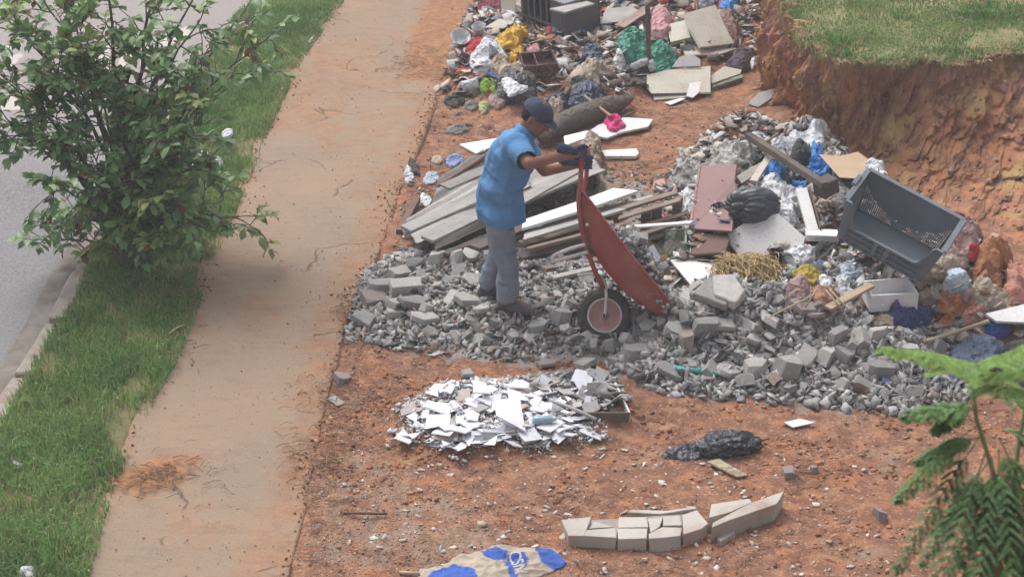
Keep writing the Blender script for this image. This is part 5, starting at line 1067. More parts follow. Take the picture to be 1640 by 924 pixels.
# ================================================================== F: boards and sheets behind the man
def corrug(name, label, a, b_, c, d, waves, amp, m, seed, group=None, nu=60, nv=90):
    """wavy fibre-cement sheet with corners a b c d (pixel, height); waves run across a->d, worn broken ends"""
    A, B_, C_, D_ = [np.array(tuple(S(*q))) for q in (a, b_, c, d)]; u = np.linspace(0, 1, nu)[:, None, None]; v = np.linspace(0, 1, nv)[None, :, None]
    er = .05*fbm(np.linspace(0, 6, nv), 0, 0, seed, 3)[None, :, None]; uu_ = u*(1+er)-er*.5
    p = (A*(1-uu_)+B_*uu_)*(1-v)+(D_*(1-uu_)+C_*uu_)*v
    p = p.copy(); p[:, :, 2] += .6*amp*np.cos(v[..., 0]*waves*2*np.pi)+.012*fbm(uu_[..., 0]*3+v[..., 0]*0, v[..., 0]*3+uu_[..., 0]*0, 0, seed)
    q = p.copy(); q[:, :, 2] -= .007; V = np.vstack([p.reshape(-1, 3), q.reshape(-1, 3)]); n = nu*nv; F = []
    i = np.arange((nu-1)*(nv-1)); r = i//(nv-1); c_ = i % (nv-1); k = r*nv+c_
    F = np.vstack([np.stack([k, k+1, k+nv+1, k+nv], 1), np.stack([k, k+nv, k+nv+1, k+1], 1)+n])
    ed = [(j, j+1) for j in range(nv-1)]+[((nu-1)*nv+j+1, (nu-1)*nv+j) for j in range(nv-1)]+[((j+1)*nv, j*nv) for j in range(nu-1)]+[(j*nv+nv-1, (j+1)*nv+nv-1) for j in range(nu-1)]
    F = np.vstack([F, [(b2, a2, a2+n, b2+n) for a2, b2 in ed]])
    return tag(obj(name, mesh_from_np(name, V, F), m, sm=True), label, 'roof sheet', group)
M_FC = mat('fibre_cement', (.40, .375, .36), (.32, .30, .285), scale=5, rough=.9, bump=.45, bscale=30, dust=.3, dustcol=(.20, .18, .165), rnd=.12)
M_FCD = mat('dark_fibre_cement', (.28, .265, .255), (.21, .20, .19), scale=5, rough=.9, bump=.45, bscale=30, dust=.2, rnd=.1)
G_ = 'corrugated sheets stacked behind the man'
corrug('corrugated_sheet', 'dark corrugated sheet, farthest left and lowest of the stack behind the man', (690,335,.06), (800,262,.08), (775,240,.08), (700,290,.06), 2, .022, M_FCD, 1, G_)
corrug('corrugated_sheet', 'long dark sheet at the back of the stack, nearest the navy bag', (760,250,.10), (905,205,.10), (1000,175,.04), (800,232,.08), 2, .02, M_FCD, 7, G_)
corrug('corrugated_sheet', 'grey corrugated sheet at the left end, partly under two others', (655,372,.10), (870,262,.20), (850,235,.18), (652,352,.08), 2.2, .024, M_FC, 2, G_)
corrug('corrugated_sheet', 'largest light grey corrugated sheet, upper right beside the gloved hands', (790,352,.26), (970,275,.22), (925,236,.17), (770,300,.20), 2.6, .026, M_FC, 3, G_, 70, 120)
corrug('corrugated_sheet', 'grey corrugated sheet with its broken end nearest the sidewalk rubble', (672,392,.12), (850,300,.26), (842,276,.24), (652,370,.10), 1.8, .024, M_FC, 4, G_)
corrug('corrugated_sheet', 'lowest front corrugated sheet behind the left leg of the man', (700,402,.10), (820,345,.20), (830,318,.22), (690,386,.12), 1.5, .022, M_FCD, 5, G_)
for k, (a, b_, w, h, m, lb) in enumerate([
 ((668,398,.05),(830,318,.20),.07,.02,M_GREYB,'grey lath along the front of the corrugated stack'),((712,408,.05),(860,345,.12),.06,.03,M_DARKWOOD,'dark plank half hidden behind the left leg of the man'),
 ((640,372,.02),(668,318,.05),.06,.04,M_BROWN,'short brown wooden offcut at the sidewalk end of the stack'),((835,392,.08),(1000,345,.14),.10,.03,M_WOOD,'weathered plank under the white panel left of the wheelbarrow handle'),
 ((830,412,.05),(1020,372,.09),.11,.03,M_DARKWOOD,'dark plank beneath the others behind the wheelbarrow leg'),((845,400,.16),(1000,360,.2),.04,.03,M_WOOD,'narrow brown batten crossing behind the red handle bars'),
 ((940,352,.20),(1075,310,.22),.05,.025,M_BROWN,'brown strip along the top of the broken pallet'),((870,432,.05),(990,412,.05),.07,.04,M_DUSTY if False else M_WOOD,'low plank just behind the wheelbarrow leg'),
 ((885,446,.06),(965,428,.06),.06,.03,M_GREYB,'pale lath between wheelbarrow leg and tray')]):
    beamo('plank', lb, 'plank', a, b_, w, h, m)
for a, b_, w, h, m, lb in (((650,368,.16),(778,312,.26),.13,.03,M_FC,'pale board lying along the left end of the corrugated stack'),((684,384,.17),(812,322,.28),.12,.025,M_GREYB,'second pale board in front of the first one on the stack'),((712,300,.14),(800,262,.20),.12,.02,M_FCD,'dark broken board at the back left of the stack'),((820,330,.30),(930,268,.30),.10,.02,M_FC,'broken light lath across the sheet beside the shirt'),((760,398,.14),(842,362,.22),.10,.03,M_DARKWOOD,'dark board end behind the knees of the man')): beamo('plank', lb, 'plank', a, b_, w, h, m, up=Vector((.15, .1, 1)))
tubeo('rolled_sheet', 'pale rolled sheet at the sidewalk end of the stack', 'roll', [(652,374,.10),(720,342,.16),(800,304,.24)], [.05,.055,.05], M_FC, seg=12)
board('laminated_sheet', 'long white laminated panel lying on the plank stack behind the wheelbarrow', 'panel', [(838,352,.27),(938,318,.29),(983,301,.30),(1023,305,.30),(940,334,.29),(835,366,.27)], .022, M_BOARDW)
board('grey_sheet', 'grey board directly beneath the long white panel', 'panel', [(840,372,.22),(940,338,.24),(1045,312,.25),(1050,320,.24),(945,352,.23),(838,384,.21)], .02, M_GREYB)
pal = thing('broken_pallet', 'broken weathered wooden pallet behind the wheelbarrow, right of the red tray', 'pallet', S(1020, 360, 0))
for a, b_ in (((985,338,.24),(1085,308,.26)),((990,350,.22),(1090,320,.24)),((975,392,.05),(1100,352,.06)),((985,376,.08),(1098,342,.10))): MB().beam(S(*a), S(*b_), .07, .018).build('deck_board', M_WOOD, pal, .003)
for a in ((975,366,.13),(1035,350,.15),(1052,345,.15),(1085,332,.16)): MB().beam(S(*a)-Vector((0, 0, .09)), S(*a)+Vector((0, 0, .09)), .075, .06, Vector((.2, 1, 0))).build('support_block', M_WOOD, pal, .004)
beamo('white_strip', 'flat white strip with a screw hole lying in front of the broken pallet', 'strip', (980,366,.14),(1108,357,.14),.055,.018,M_GREYC if False else M_BOARDW)
beamo('metal_profile', 'grey metal profile slanting below the white strip', 'profile', (1005,394,.06),(1075,368,.10),.05,.03,M_GREYB)
gb = thing('pale_green_drawer', 'pale green broken drawer lying between the pallet and the brown board', 'drawer', S(1085, 392, 0))
for a, b_ in (((1062,376,.10),(1100,374,.10)),((1098,374,.10),(1098,396,.08)),((1058,410,.06),(1100,396,.06))): MB().beam(S(*a), S(*b_), .014, .07).build('side_panel', M_GREENB, gb)
board('bottom_panel', None, None, [(1062,404,.05),(1096,396,.05),(1098,376,.06),(1064,380,.06)], .01, M_DARKWOOD, parent=gb)
br_ = MB(); c = S(855, 378, .12); br_.beam(c+Vector((0, 0, -.07)), c+Vector((.01, 0, .09)), .055, .10, Vector((1, 0, 0))); tag(br_.build('brick', M_CONC[3], None, .004), 'pinkish brick standing on end behind the right leg of the man', 'brick')
# upper middle: carpet roll, white boards, mop
tubeo('carpet_roll', 'long dark grey-brown rolled carpet tapering to the right behind the man', 'carpet', [(868,222,.10),(900,200,.11),(945,182,.11),(985,168,.10),(1012,158,.06)], [.05,.10,.115,.10,.02], M_CARPET, seg=16)
board('white_board', 'white board with a curved edge lying under the pink mop', 'board', [(938,214,.05),(958,200,.06),(1000,188,.06),(1046,191,.05),(1038,203,.05),(995,212,.05),(972,221,.05)], .022, M_BOARDW)
board('grey_sheet', 'dark grey board sticking out beneath the pink mop', 'panel', [(900,214,.03),(985,182,.05),(1018,178,.04),(960,206,.03)], .015, M_DARKWOOD)
board('white_board', 'small bent white board directly behind the gloved hands', 'board', [(903,218,.12),(940,209,.12),(958,214,.08),(925,226,.10),(905,233,.12)], .015, M_BOARDW)
board('white_plank', 'short straight white plank on the red dirt right of the gloved hands', 'plank', [(957,241,.04),(1020,238,.04),(1023,246,.04),(1018,250,.04),(957,250,.04)], .03, M_BOARDW)
board('white_board', 'pointed white board on the dirt left of the blue shirt', 'board', [(735,231,.03),(797,221,.06),(785,236,.05),(768,249,.03)], .02, M_BOARDW)
mp_ = thing('mop', 'mop with pale handle and hot pink head on the carpet roll', 'mop', S(985, 190, .1))
MB().tube([S(936, 154, .22), S(978, 186, .14)], .013, 8).build('handle', M_PALEWOOD, mp_)
heapc('mop_head', None, None, [(965,186),(985,180),(998,190),(1000,200),(985,206),(972,200)], .06, M_HOT, 9, fold=1.2, freq=20, dz=.07, parent=mp_, seg=48, wob=.12)
# crumpled paper sacks behind the gloves
heapc('paper_sack', 'crumpled beige paper sack standing just right of the gloved hands', 'sack', [(935,300),(930,250),(938,222),(955,222),(962,250),(966,290),(955,325),(940,328)], .16, cm('beige_paper', (.36, .29, .21), bump=.5), 19, fold=.9, freq=12, seg=80, rings=22)
bag('black_bag', 'small black plastic scrap under the beige paper sack', 'bag', 943, 322, (.06, .06, .05), M_BLACKP, 31)
heapc('plaster_scrap', 'off-white lump on top of the beige paper sack', 'scrap', [(930,232),(938,214),(956,214),(962,232),(950,240)], .10, M_BEIGE, 6, fold=.7, freq=14, dz=.1)
# ================================================================== C: heap with the grey crate
dp = thing('maroon_cabinet_door', 'maroon cabinet door leaning on the heap left of the black bag', 'cabinet door', S(1140, 368, .0))
q4 = [S(1106, 366, .10), S(1122, 265, .22), S(1180, 263, .24), S(1176, 290, .21), S(1180, 300, .2), S(1172, 370, .10)]
MB().prism(q4, .018).build('panel', M_MAROON, dp, .002); MB().tube([q4[0]+Vector((-.004, 0, .002)), q4[1]+Vector((-.004, 0, .002))], .010, 6).build('edge_strip', M_DUSTY, dp)
MB().lathe([(0, 0), (.008, .002), (.008, .01), (0, .012)], S(1157, 290, .225), Vector((0, 0, 1)), 10).build('handle_screw', M_DARKWOOD, dp)
bag('black_bag', 'shiny black rubbish bag with gathered neck, right of the maroon door', 'bag', 1206, 330, (.19, .15, .14), M_BLACKS, 41, rz=0, dz=.15, tie=(-.72, -.62, .25), amp=.13, fine=.045, sub=5)
bag('brown_bag', 'crumpled brown plastic bundle touching the right side of the black rubbish bag', 'bag', 1240, 322, (.07, .06, .05), M_BROWNC, 42, dz=.12)
board('white_board', 'large white board lying under the black rubbish bag', 'board', [(1160,378,.10),(1200,352,.13),(1246,342,.15),(1290,380,.12),(1283,402,.10),(1186,414,.08)], .018, M_BOARDW)
board('white_board', 'white board at the left, behind the straw bundle', 'board', [(1073,416,.05),(1180,404,.07),(1190,412,.07),(1165,445,.05),(1110,460,.04)], .018, M_BOARDW)
board('brown_board', 'dark brown board below the maroon door', 'board', [(1096,376,.07),(1164,372,.08),(1168,384,.08),(1160,404,.07),(1098,408,.05)], .02, M_BROWN)
board('black_sheet', 'dark rubber sheet under the left white board', 'sheet', [(1050,408,.03),(1165,400,.05),(1170,410,.05),(1070,424,.02)], .012, M_BLACKP)
beamo('white_box_section', 'white drawer front standing on edge left of the grey crate', 'drawer front', (1283,303,.20),(1302,372,.12),.085,.03,M_BOARDW)
beamo('wood_strip', 'thin reddish wood strip along the white drawer front', 'strip', (1296,302,.20),(1314,368,.12),.012,.04,M_BROWN)
beamo('white_box_section', 'white board offcut lying flat under the left corner of the grey crate', 'drawer front', (1290,376,.12),(1342,378,.12),.12,.05,M_BOARDW)
board('cardboard_sheet', 'bent brown cardboard sheet above the grey crate', 'cardboard', [(1312,247,.22),(1345,250,.22),(1374,243,.24),(1412,270,.22),(1375,286,.19),(1345,284,.19)], .008, M_CARD)
beamo('beam', 'dark weathered beam lying diagonally over the black and blue sheets', 'beam', (1198,217,.14),(1322,298,.32),.06,.05,M_DARKWOOD)
MB().beam(S(1310, 305, .25), S(1336, 292, .25), .13, .12).build('wood_block', M_DARKWOOD, None, .01); tag(bpy.data.objects['wood_block'], 'dark block at the lower end of the diagonal beam', 'block')
def hc_(n, lb, cat, out, h, m, seed, **k): return heapc(n, lb, cat, out, h, m, seed, **k)
hc_('black_cloth', 'black arched cloth or plastic right of the diagonal beam', 'cloth', [(1258,262),(1265,240),(1285,230),(1305,236),(1308,250),(1290,252),(1285,275),(1262,280)], .20, M_CHAR, 50, fold=.6, freq=8, dz=.05)
hc_('blue_tarp', 'bright blue crumpled tarp between the black cloth and the cardboard', 'tarp', [(1298,236),(1312,238),(1326,262),(1330,285),(1312,290),(1290,272),(1296,255)], .16, M_BLUEP, 51, fold=.8, freq=10, dz=.06)
hc_('blue_tarp', 'bright blue plastic peeking out under the left side of the dark beam', 'tarp', [(1222,292),(1234,265),(1246,282),(1290,288),(1285,300),(1240,298)], .12, M_BLUEP, 52, fold=.8, freq=10, dz=.06)
hc_('black_bag', 'black plastic bundle under the middle of the dark diagonal beam', 'bag', [(1232,280),(1240,262),(1262,262),(1290,285),(1280,296),(1245,290)], .18, M_BLACKP, 53, fold=.7, freq=10, dz=.06)
hc_('white_bag', 'big white plastic bag between the black rubbish bag and the drawer front', 'bag', [(1212,296),(1232,288),(1262,296),(1280,318),(1278,350),(1258,362),(1240,350),(1225,325)], .16, M_WHITEP, 54, fold=.5, freq=7, dz=.04)
hc_('white_sheet', 'pale grey sheet leaning at the back of the heap against the bank', 'sheet', [(1228,246),(1262,228),(1310,210),(1334,214),(1318,230),(1312,242),(1280,248),(1250,262)], .10, M_WHITEP, 55, fold=.3, freq=4, dz=.06)
hc_('white_bag', 'crumpled white plastic behind the upper corner of the grey crate', 'bag', [(1372,282),(1384,266),(1404,264),(1420,278),(1412,292),(1385,296)], .16, M_WHITEP, 56, fold=.6, freq=9, dz=.10)
hc_('plastic_sheet', 'grey plastic sheet under the cardboard', 'sheet', [(1330,290),(1372,290),(1385,300),(1360,325),(1335,330),(1322,310)], .08, M_GREYC, 57, fold=.6, freq=6, dz=.06)
board('grey_sheet', 'pale grey strip left of the dark beam', 'panel', [(1180,282,.12),(1232,252,.14),(1240,260,.14),(1188,294,.11)], .015, M_CREAM)
beamo('plaster_strip', 'pale bent plaster strip left of the blue plastic', 'strip', (1206,292,.14),(1234,250,.20),.06,.03,M_CREAM)
# ---- big grey crate
cr = thing('plastic_crate', 'large grey-blue plastic crate lying tilted on the rubbish heap, open side up', 'crate', S(1410, 440, .0))
TOc = -FW
def camv(a, b_, c): return (RT*a+UP*b_+TOc*c)
u_ = camv(.84, -.49, .23).normalized(); v_ = camv(-.51, -.51, .69); v_ = (v_-u_*v_.dot(u_)).normalized(); w_ = u_.cross(v_)
if w_.dot(UP) > 0: w_ = -w_
LU, LV, LW = .725, .43, .33
cdep = (S(1400, 400, .12)-CAMP).dot(FW)-.24
B0 = CD(1392, 271, cdep)
def Cp(a, b_, c, ins=0):   # a along u, b along v, c depth ; taper towards the floor
    k = .13*c/LW; a2 = a+(LU/2-a)*k; b2 = b_+(LV/2-b_)*k; return B0+u_*a2+v_*b2+w_*c
def wall(p00, p10, p11, p01, nx, ny, holes, m, name, th=.006, parent=cr):
    """plate with optional holes: cells for which holes(i,j) is true are left as small open squares"""
    bmv = MB(); nrm_ = (p10-p00).cross(p01-p00).normalized()*th
    def pt(s, t, k): return (p00*(1-s)+p10*s)*(1-t)+(p01*(1-s)+p11*s)*t+(nrm_*k)
    for i in range(nx):
        for j in range(ny):
            s0, s1, t0, t1 = i/nx, (i+1)/nx, j/ny, (j+1)/ny
            if holes(i+.5, j+.5):
                e = .20; a0, a1, c0, c1 = s0+(s1-s0)*e, s1-(s1-s0)*e, t0+(t1-t0)*e, t1-(t1-t0)*e
                for (x0, x1, y0, y1) in ((s0, s1, t0, c0), (s0, s1, c1, t1), (s0, a0, c0, c1), (a1, s1, c0, c1)):
                    for k in (0, 1):
                        q = [pt(x0, y0, k), pt(x1, y0, k), pt(x1, y1, k), pt(x0, y1, k)]; bmv.add(q if k else q[::-1], [(0, 1, 2, 3)])
                O = [(a0, c0), (a1, c0), (a1, c1), (a0, c1)]
                for z in range(4): (x0, y0), (x1, y1) = O[z], O[(z+1) % 4]; bmv.add([pt(x0, y0, 0), pt(x1, y1, 0), pt(x1, y1, 1), pt(x0, y0, 1)], [(0, 1, 2, 3)])
            else:
                for k in (0, 1):
                    q = [pt(s0, t0, k), pt(s1, t0, k), pt(s1, t1, k), pt(s0, t1, k)]; bmv.add(q if k else q[::-1], [(0, 1, 2, 3)])
    for (x0, y0, x1, y1) in ((0, 0, 1, 0), (1, 0, 1, 1), (1, 1, 0, 1), (0, 1, 0, 0)): bmv.add([pt(x0, y0, 0), pt(x1, y1, 0), pt(x1, y1, 1), pt(x0, y0, 1)], [(0, 1, 2, 3)])
    return bmv.build(name, m, parent)
# far long wall (v=0): catenary band of holes near the floor; short walls: corner holes
NX = 44; NY = 22
def far_h(i, j):
    s = i/NX; t = j/NY; return t > .28+.52*(1-(2*s-1)**2)**.8 and t < .95 and .02 < s < .98
def sh_h(i, j):
    s = i/26; t = j/22; return t > .30+.62*s and t < .94 and s < .9
wall(Cp(0, 0, 0), Cp(LU, 0, 0), Cp(LU, 0, LW), Cp(0, 0, LW), NX, NY, far_h, M_CRATE, 'long_wall')
wall(Cp(0, 0, 0), Cp(0, LV, 0), Cp(0, LV, LW), Cp(0, 0, LW), 26, 22, sh_h, M_CRATE, 'short_wall')
wall(Cp(LU, 0, 0), Cp(LU, LV, 0), Cp(LU, LV, LW), Cp(LU, 0, LW), 26, 22, sh_h, M_CRATE, 'short_wall')
wall(Cp(0, 0, LW), Cp(LU, 0, LW), Cp(LU, LV, LW), Cp(0, LV, LW), 8, 5, lambda i, j: False, M_CRATE, 'floor')
# near long wall with its dropped opening
fw_ = MB(); hts = [(0, 0), (.06, 0), (.085, .03), (.12, .17), (.16, .20), (.84, .20), (.88, .17), (.915, .03), (.94, 0), (1, 0)]
nrm_ = v_*.008
for (s0, h0), (s1, h1) in zip(hts[:-1], hts[1:]):
    a, b_, c, d = Cp(s0*LU, LV, h0), Cp(s1*LU, LV, h1), Cp(s1*LU, LV, LW), Cp(s0*LU, LV, LW); fw_.add([a, b_, c, d, a+nrm_, b_+nrm_, c+nrm_, d+nrm_], [(0, 1, 2, 3), (7, 6, 5, 4), (0, 4, 5, 1), (3, 2, 6, 7)])
fw_.build('front_wall', M_CRATE, cr)
lip = MB(); pth = [Cp(0, LV+.01, 0)]+[Cp(s*LU, LV+.012, h) for s, h in hts]+[Cp(LU, LV+.01, 0)]
for a, b_ in zip(pth[:-1], pth[1:]): 
    if (b_-a).length > .003: lip.beam(a, b_, .022, .014, w_)
lip.build('front_rim', M_CRATE, cr)
rim_ = MB()
for a, b_ in ((Cp(0, LV, 0), Cp(0, 0, 0)), (Cp(0, 0, 0), Cp(LU, 0, 0)), (Cp(LU, 0, 0), Cp(LU, LV, 0))):
    rim_.beam(a, b_, .038, .014, w_); dd = (b_-a).normalized(); o2 = dd.cross(w_)*.018
    if (o2).dot((a+b_)/2-Cp(LU/2, LV/2, 0)) < 0: o2 = -o2
    rim_.beam(a+o2+w_*.016, b_+o2+w_*.016, .006, .030, w_)
rim_.build('rim', M_CRATE, cr, .002)
rb2 = MB()
for k in range(3): rb2.beam(Cp(.08*LU, LV+.016, .235+.045*k), Cp(.92*LU, LV+.016, .235+.045*k), .018, .009, w_)
for k in range(11): s = .09+.082*k; rb2.beam(Cp(s*LU, LV+.016, .215), Cp(s*LU, LV+.012, LW-.01), .016, .008, v_)
for k in range(2): rb2.beam(Cp(.42*LU+.13*k*LU, LV+.024, .205), Cp(.42*LU+.13*k*LU, LV+.02, LW-.02), .030, .02, v_)
rb2.build('ribs', M_CRATE, cr)
hh_ = MB(); hh_.beam(Cp(-.022, LV*.3, .0)-w_*.01, Cp(-.022, LV*.6, .0)-w_*.01, .03, .02, w_); hh_.build('handle', M_CRATE, cr, .003)
# ---- white drawer
def open_box(name, label, cat, pts_, h, t, m, minner=None, div=None, bot=True):
    c = [S(*p) for p in pts_]; th_ = thing(name, label, cat, (c[0]+c[2])/2); z = Vector((0, 0, h))
    for i in range(4):
        a, b_ = c[i], c[(i+1) % 4]; d = (b_-a).normalized(); inn = Vector((0, 0, 1)).cross(d)
        if inn.dot((c[0]+c[2])/2-a) < 0: inn = -inn
        inn *= t; a2, b2 = a+(d*t if i % 2 else d*0), b_-(d*t if i % 2 else d*0)
        MB().hexa([a2, b2, b2+inn, a2+inn], [a2+z, b2+z, b2+inn+z, a2+inn+z]).build('side_panel', m, th_, .0015)
    if bot:
        ce = (c[0]+c[2])/2; q = [ce+(p-ce)*.93+Vector((0, 0, .02)) for p in c]; MB().prism(q, .01).build('bottom_panel', minner or m, th_)
    if div is not None:
        a = c[0].lerp(c[1], div)+(c[3]-c[0])*.05; b_ = c[3].lerp(c[2], div)-(c[3]-c[0])*.05; MB().beam(a+z*.5, b_+z*.5, t, h*.92).build('divider', m, th_)
    return th_
wd = open_box('empty_drawer', 'empty white drawer lying open in front of the grey crate', 'drawer', [(1393,500,.09),(1469,496,.09),(1450,470,.10),(1380,476,.10)], .125, .016, mat('clean_white_laminate', (.74, .74, .75), (.68, .68, .69), bump=.08, rnd=0, speck=.2))
for a in (1412, 1452):
    p = S(a, 487, .14); MB().lathe([(0, .004), (.006, .003), (.006, 0)], p+Vector((0, -.02, .0)), Vector((0, -1, 0)), 8).build('screw', M_STEEL, wd)
beamo('wood_plank', 'pale broken plank leaning left of the white drawer', 'plank', (1326,494,.16),(1396,456,.22),.065,.022,M_PALEWOOD)
# ---- straw bundle
sb = MB(); c0 = S(1198, 438, .10); r2 = random.Random(9)
for k in range(420):
    a = r2.uniform(0, 6.28); rr = r2.random()**.5; u0, w0 = math.cos(a)*rr, math.sin(a)*rr; hz = .13*math.sqrt(max(0, 1-rr*rr))
    c = c0+Vector((u0*.25, w0*.17, hz*r2.uniform(.5, 1)-.03)); d = Vector((r2.uniform(-.4, .4)+.15, -1*r2.uniform(.2, 1), r2.uniform(-.4, .3))).normalized()*r2.uniform(.04, .11); b2 = Vector((r2.uniform(-.05, .05), r2.uniform(-.03, .03), r2.uniform(.0, .05)))
    pth = [c-d, c-d*.4+b2, c+d*.4+b2, c+d-Vector((0, 0, r2.uniform(0, .05)))]; sb.tube(resample([tuple(p) for p in pth], 7), .0036, 4, False)
sbo = sb.build('straw_bundle', mat('dry_straw', (.48, .35, .19), (.34, .24, .12), scale=12, bump=.1, rnd=0)); tag(sbo, 'tangled yellow bundle of dry straw on the heap left of the yellow cloth', 'straw')
bag('straw_clod', 'earthy root lump inside the straw bundle', 'root clod', 1200, 440, (.21, .14, .10), cm('straw_core', (.27, .19, .10)), 71, fine=.2, dz=.07)
# ---- cloths, bags and lumps around the crate
LST = [('yellow_cloth','yellow rag right of the straw bundle','cloth',[(1266,432),(1290,426),(1314,434),(1310,446),(1292,456),(1280,462),(1278,446)],.08,M_YCL,60,.7,10,.06),
 ('white_bowl_scrap','white crumpled plastic piece right of the yellow rag','plastic scrap',[(1308,446),(1322,440),(1334,450),(1330,462),(1316,462)],.06,M_WHITEP,61,.3,8,.04),
 ('white_bag','white plastic bag above the yellow rag','bag',[(1255,402),(1275,392),(1300,396),(1306,412),(1285,420),(1262,418)],.09,M_WHITEP,62,.6,10,.05),
 ('dark_bag','dark grey plastic piece under the left foot of the crate','bag',[(1298,392),(1335,390),(1340,415),(1318,420),(1300,410)],.07,M_CHAR,63,.5,8,.04),
 ('pale_bag','pale bag lying at the lower left of the yellow rag','bag',[(1262,470),(1285,452),(1298,456),(1292,480),(1268,492),(1256,486)],.09,M_DUSTY,64,.5,9,.04),
 ('teal_rag','teal and grey rag under the front of the crate','cloth',[(1340,425),(1360,415),(1385,430),(1380,448),(1352,446)],.08,M_PALEB,65,.8,12,.03),
 ('white_bag','white plastic bag left of the wood plank','bag',[(1338,440),(1356,432),(1366,450),(1362,475),(1344,478)],.08,M_WHITEP,66,.7,12,.03),
 ('beige_bag','big beige bundle at the lower right corner of the crate','bag',[(1462,440),(1476,412),(1510,404),(1540,410),(1532,432),(1500,445),(1476,452)],.15,M_BEIGE,67,.5,7,.04),
 ('dusty_clothes','dusty pink clothes behind the right corner of the crate','clothes',[(1498,398),(1512,378),(1545,376),(1568,388),(1560,402),(1530,408)],.12,M_DUSTY,68,.8,9,.06),
 ('wine_cloth','wine red cloth at the foot of the bank behind the crate','cloth',[(1512,376),(1524,366),(1556,368),(1564,378),(1535,384)],.09,M_MARC,69,.7,9,.10),
 ('red_cloth','small bright red cloth right of the dusty clothes','cloth',[(1550,402),(1560,394),(1572,400),(1566,410),(1555,412)],.07,M_REDC,70,.4,9,.10),
 ('pale_clothes','pale rumpled clothes left of the red cloth','clothes',[(1530,408),(1548,392),(1556,402),(1552,420),(1538,426)],.10,M_DUSTY,72,.8,11,.06),
 ('earth_clod','reddish brown clod of earth right of the small red cloth','earth clod',[(1560,420),(1575,396),(1612,394),(1618,418),(1600,432),(1570,436)],.16,M_TERRA,73,.6,8,.06),
 ('earth_clod','lower rounded orange clod below the larger clod at right','earth clod',[(1560,448),(1572,430),(1600,432),(1606,450),(1584,462)],.13,M_TERRA,74,.5,8,.05),
 ('pale_blue_bag','pale blue plastic bag right of the beige bundle','bag',[(1508,452),(1514,432),(1536,428),(1552,444),(1545,458),(1525,462)],.13,M_PALEB,75,.4,6,.04),
 ('beige_sheet','large beige dusty sheet right of the pale blue bag','sheet',[(1545,462),(1570,452),(1610,462),(1622,484),(1600,498),(1565,490),(1540,478)],.10,M_BEIGE,76,.6,6,.04),
 ('beige_sheet','beige sheet right behind the white drawer','sheet',[(1470,462),(1505,452),(1520,465),(1506,485),(1478,482)],.08,M_BEIGE,77,.8,9,.03),
 ('orange_bag','upper orange-brown plastic bag right of the white drawer','bag',[(1498,482),(1508,468),(1545,464),(1570,474),(1575,488),(1545,496),(1512,496)],.13,M_ORG,78,.9,11,.04),
 ('orange_bag','lower pinkish orange bag touching the upper orange bag','bag',[(1536,508),(1545,490),(1575,488),(1580,502),(1560,516)],.11,cm('pinkish_orange_bag', (.42, .20, .15), rough=.5),79,.8,11,.03),
 ('brown_bag','small brown bag left of the orange bag','bag',[(1500,516),(1506,494),(1522,490),(1530,508),(1518,522)],.09,M_ORG,80,.7,9,.03),
 ('navy_cloth','crumpled navy cloth in front of the white drawer','cloth',[(1412,508),(1440,496),(1488,488),(1490,512),(1462,520),(1430,514)],.08,M_NAVYC,81,.9,12,.05),
 ('pink_sack','pink sack at the right edge under the bank','sack',[(1608,455),(1618,432),(1650,418),(1665,440),(1655,475),(1625,482)],.16,cm('salmon_sack', (.48, .22, .17)),82,.6,8,.06),
 ('blue_cloth','bright blue cloth in front of the white board at right','cloth',[(1575,520),(1590,508),(1612,510),(1618,524),(1600,534),(1580,534)],.10,cm('royal_blue_cloth', (.06, .10, .35)),83,.8,10,.04),
 ('denim_bundle','dusty denim bundle behind the bright green leaves','cloth',[(1515,580),(1530,545),(1565,530),(1600,535),(1608,560),(1580,590),(1545,602),(1522,600)],.14,M_DENIM,84,.7,7,.03),
 ('dark_cloth','dark cloth at the right edge behind the green leaves','cloth',[(1600,580),(1610,552),(1650,540),(1690,560),(1680,600),(1620,604)],.14,M_CHAR,85,.7,7,.02),
 ('brown_rag','brown rag left of the white drawer','cloth',[(1362,492),(1372,478),(1390,476),(1392,500),(1374,506)],.06,M_BROWNC,86,.7,9,.03),
 ('brown_board_scrap','rusty brown plate left of the pale plank','scrap',[(1300,478),(1312,462),(1340,470),(1345,485),(1320,492)],.04,cm('rusty_plate', (.33, .18, .12)),87,.4,8,.05),
 ('plaster_rubble','rumpled dirty white plastic at the upper left of the heap','plastic sheet',[(1120,262),(1150,238),(1200,222),(1215,240),(1196,268),(1150,280)],.12,cm('dirty_white_plastic', (.44, .42, .40)),88,1.1,9,.03),
 ('plaster_rubble','rumpled grey plastic left of the maroon door','plastic sheet',[(1070,282),(1090,262),(1122,262),(1118,290),(1085,296)],.08,cm('dirty_grey_plastic', (.36, .345, .33)),89,1.1,11,.02),
 ('white_bag','white plastic lump left of the maroon door beside the pallet','bag',[(1084,322),(1090,306),(1112,302),(1114,328),(1096,334)],.09,M_WHITEP,90,.6,11,.04)]
for n, lb, ct, out, h, m, sd2, fo, fq, dz in LST: heapc(n, lb, ct, out, h, m, sd2, fold=fo, freq=fq, dz=dz, seg=110, rings=28)
board('white_board', 'white board at the right edge above the denim bundle', 'board', [(1578,502,.14),(1642,486,.18),(1700,480,.18),(1690,512,.12),(1640,516,.12),(1596,514,.12)], .02, M_BOARDW)
board('wood_board', 'small wooden board standing at the foot of the bank', 'board', [(1566,396,.14),(1590,372,.22),(1602,376,.22),(1580,400,.14)], .02, M_CARD)
tubeo('pole', 'long pale bent pole left of the blue cloth at right', 'pole', [(1484,546,.08),(1530,532,.10),(1584,514,.14)], .014, M_PALEWOOD)
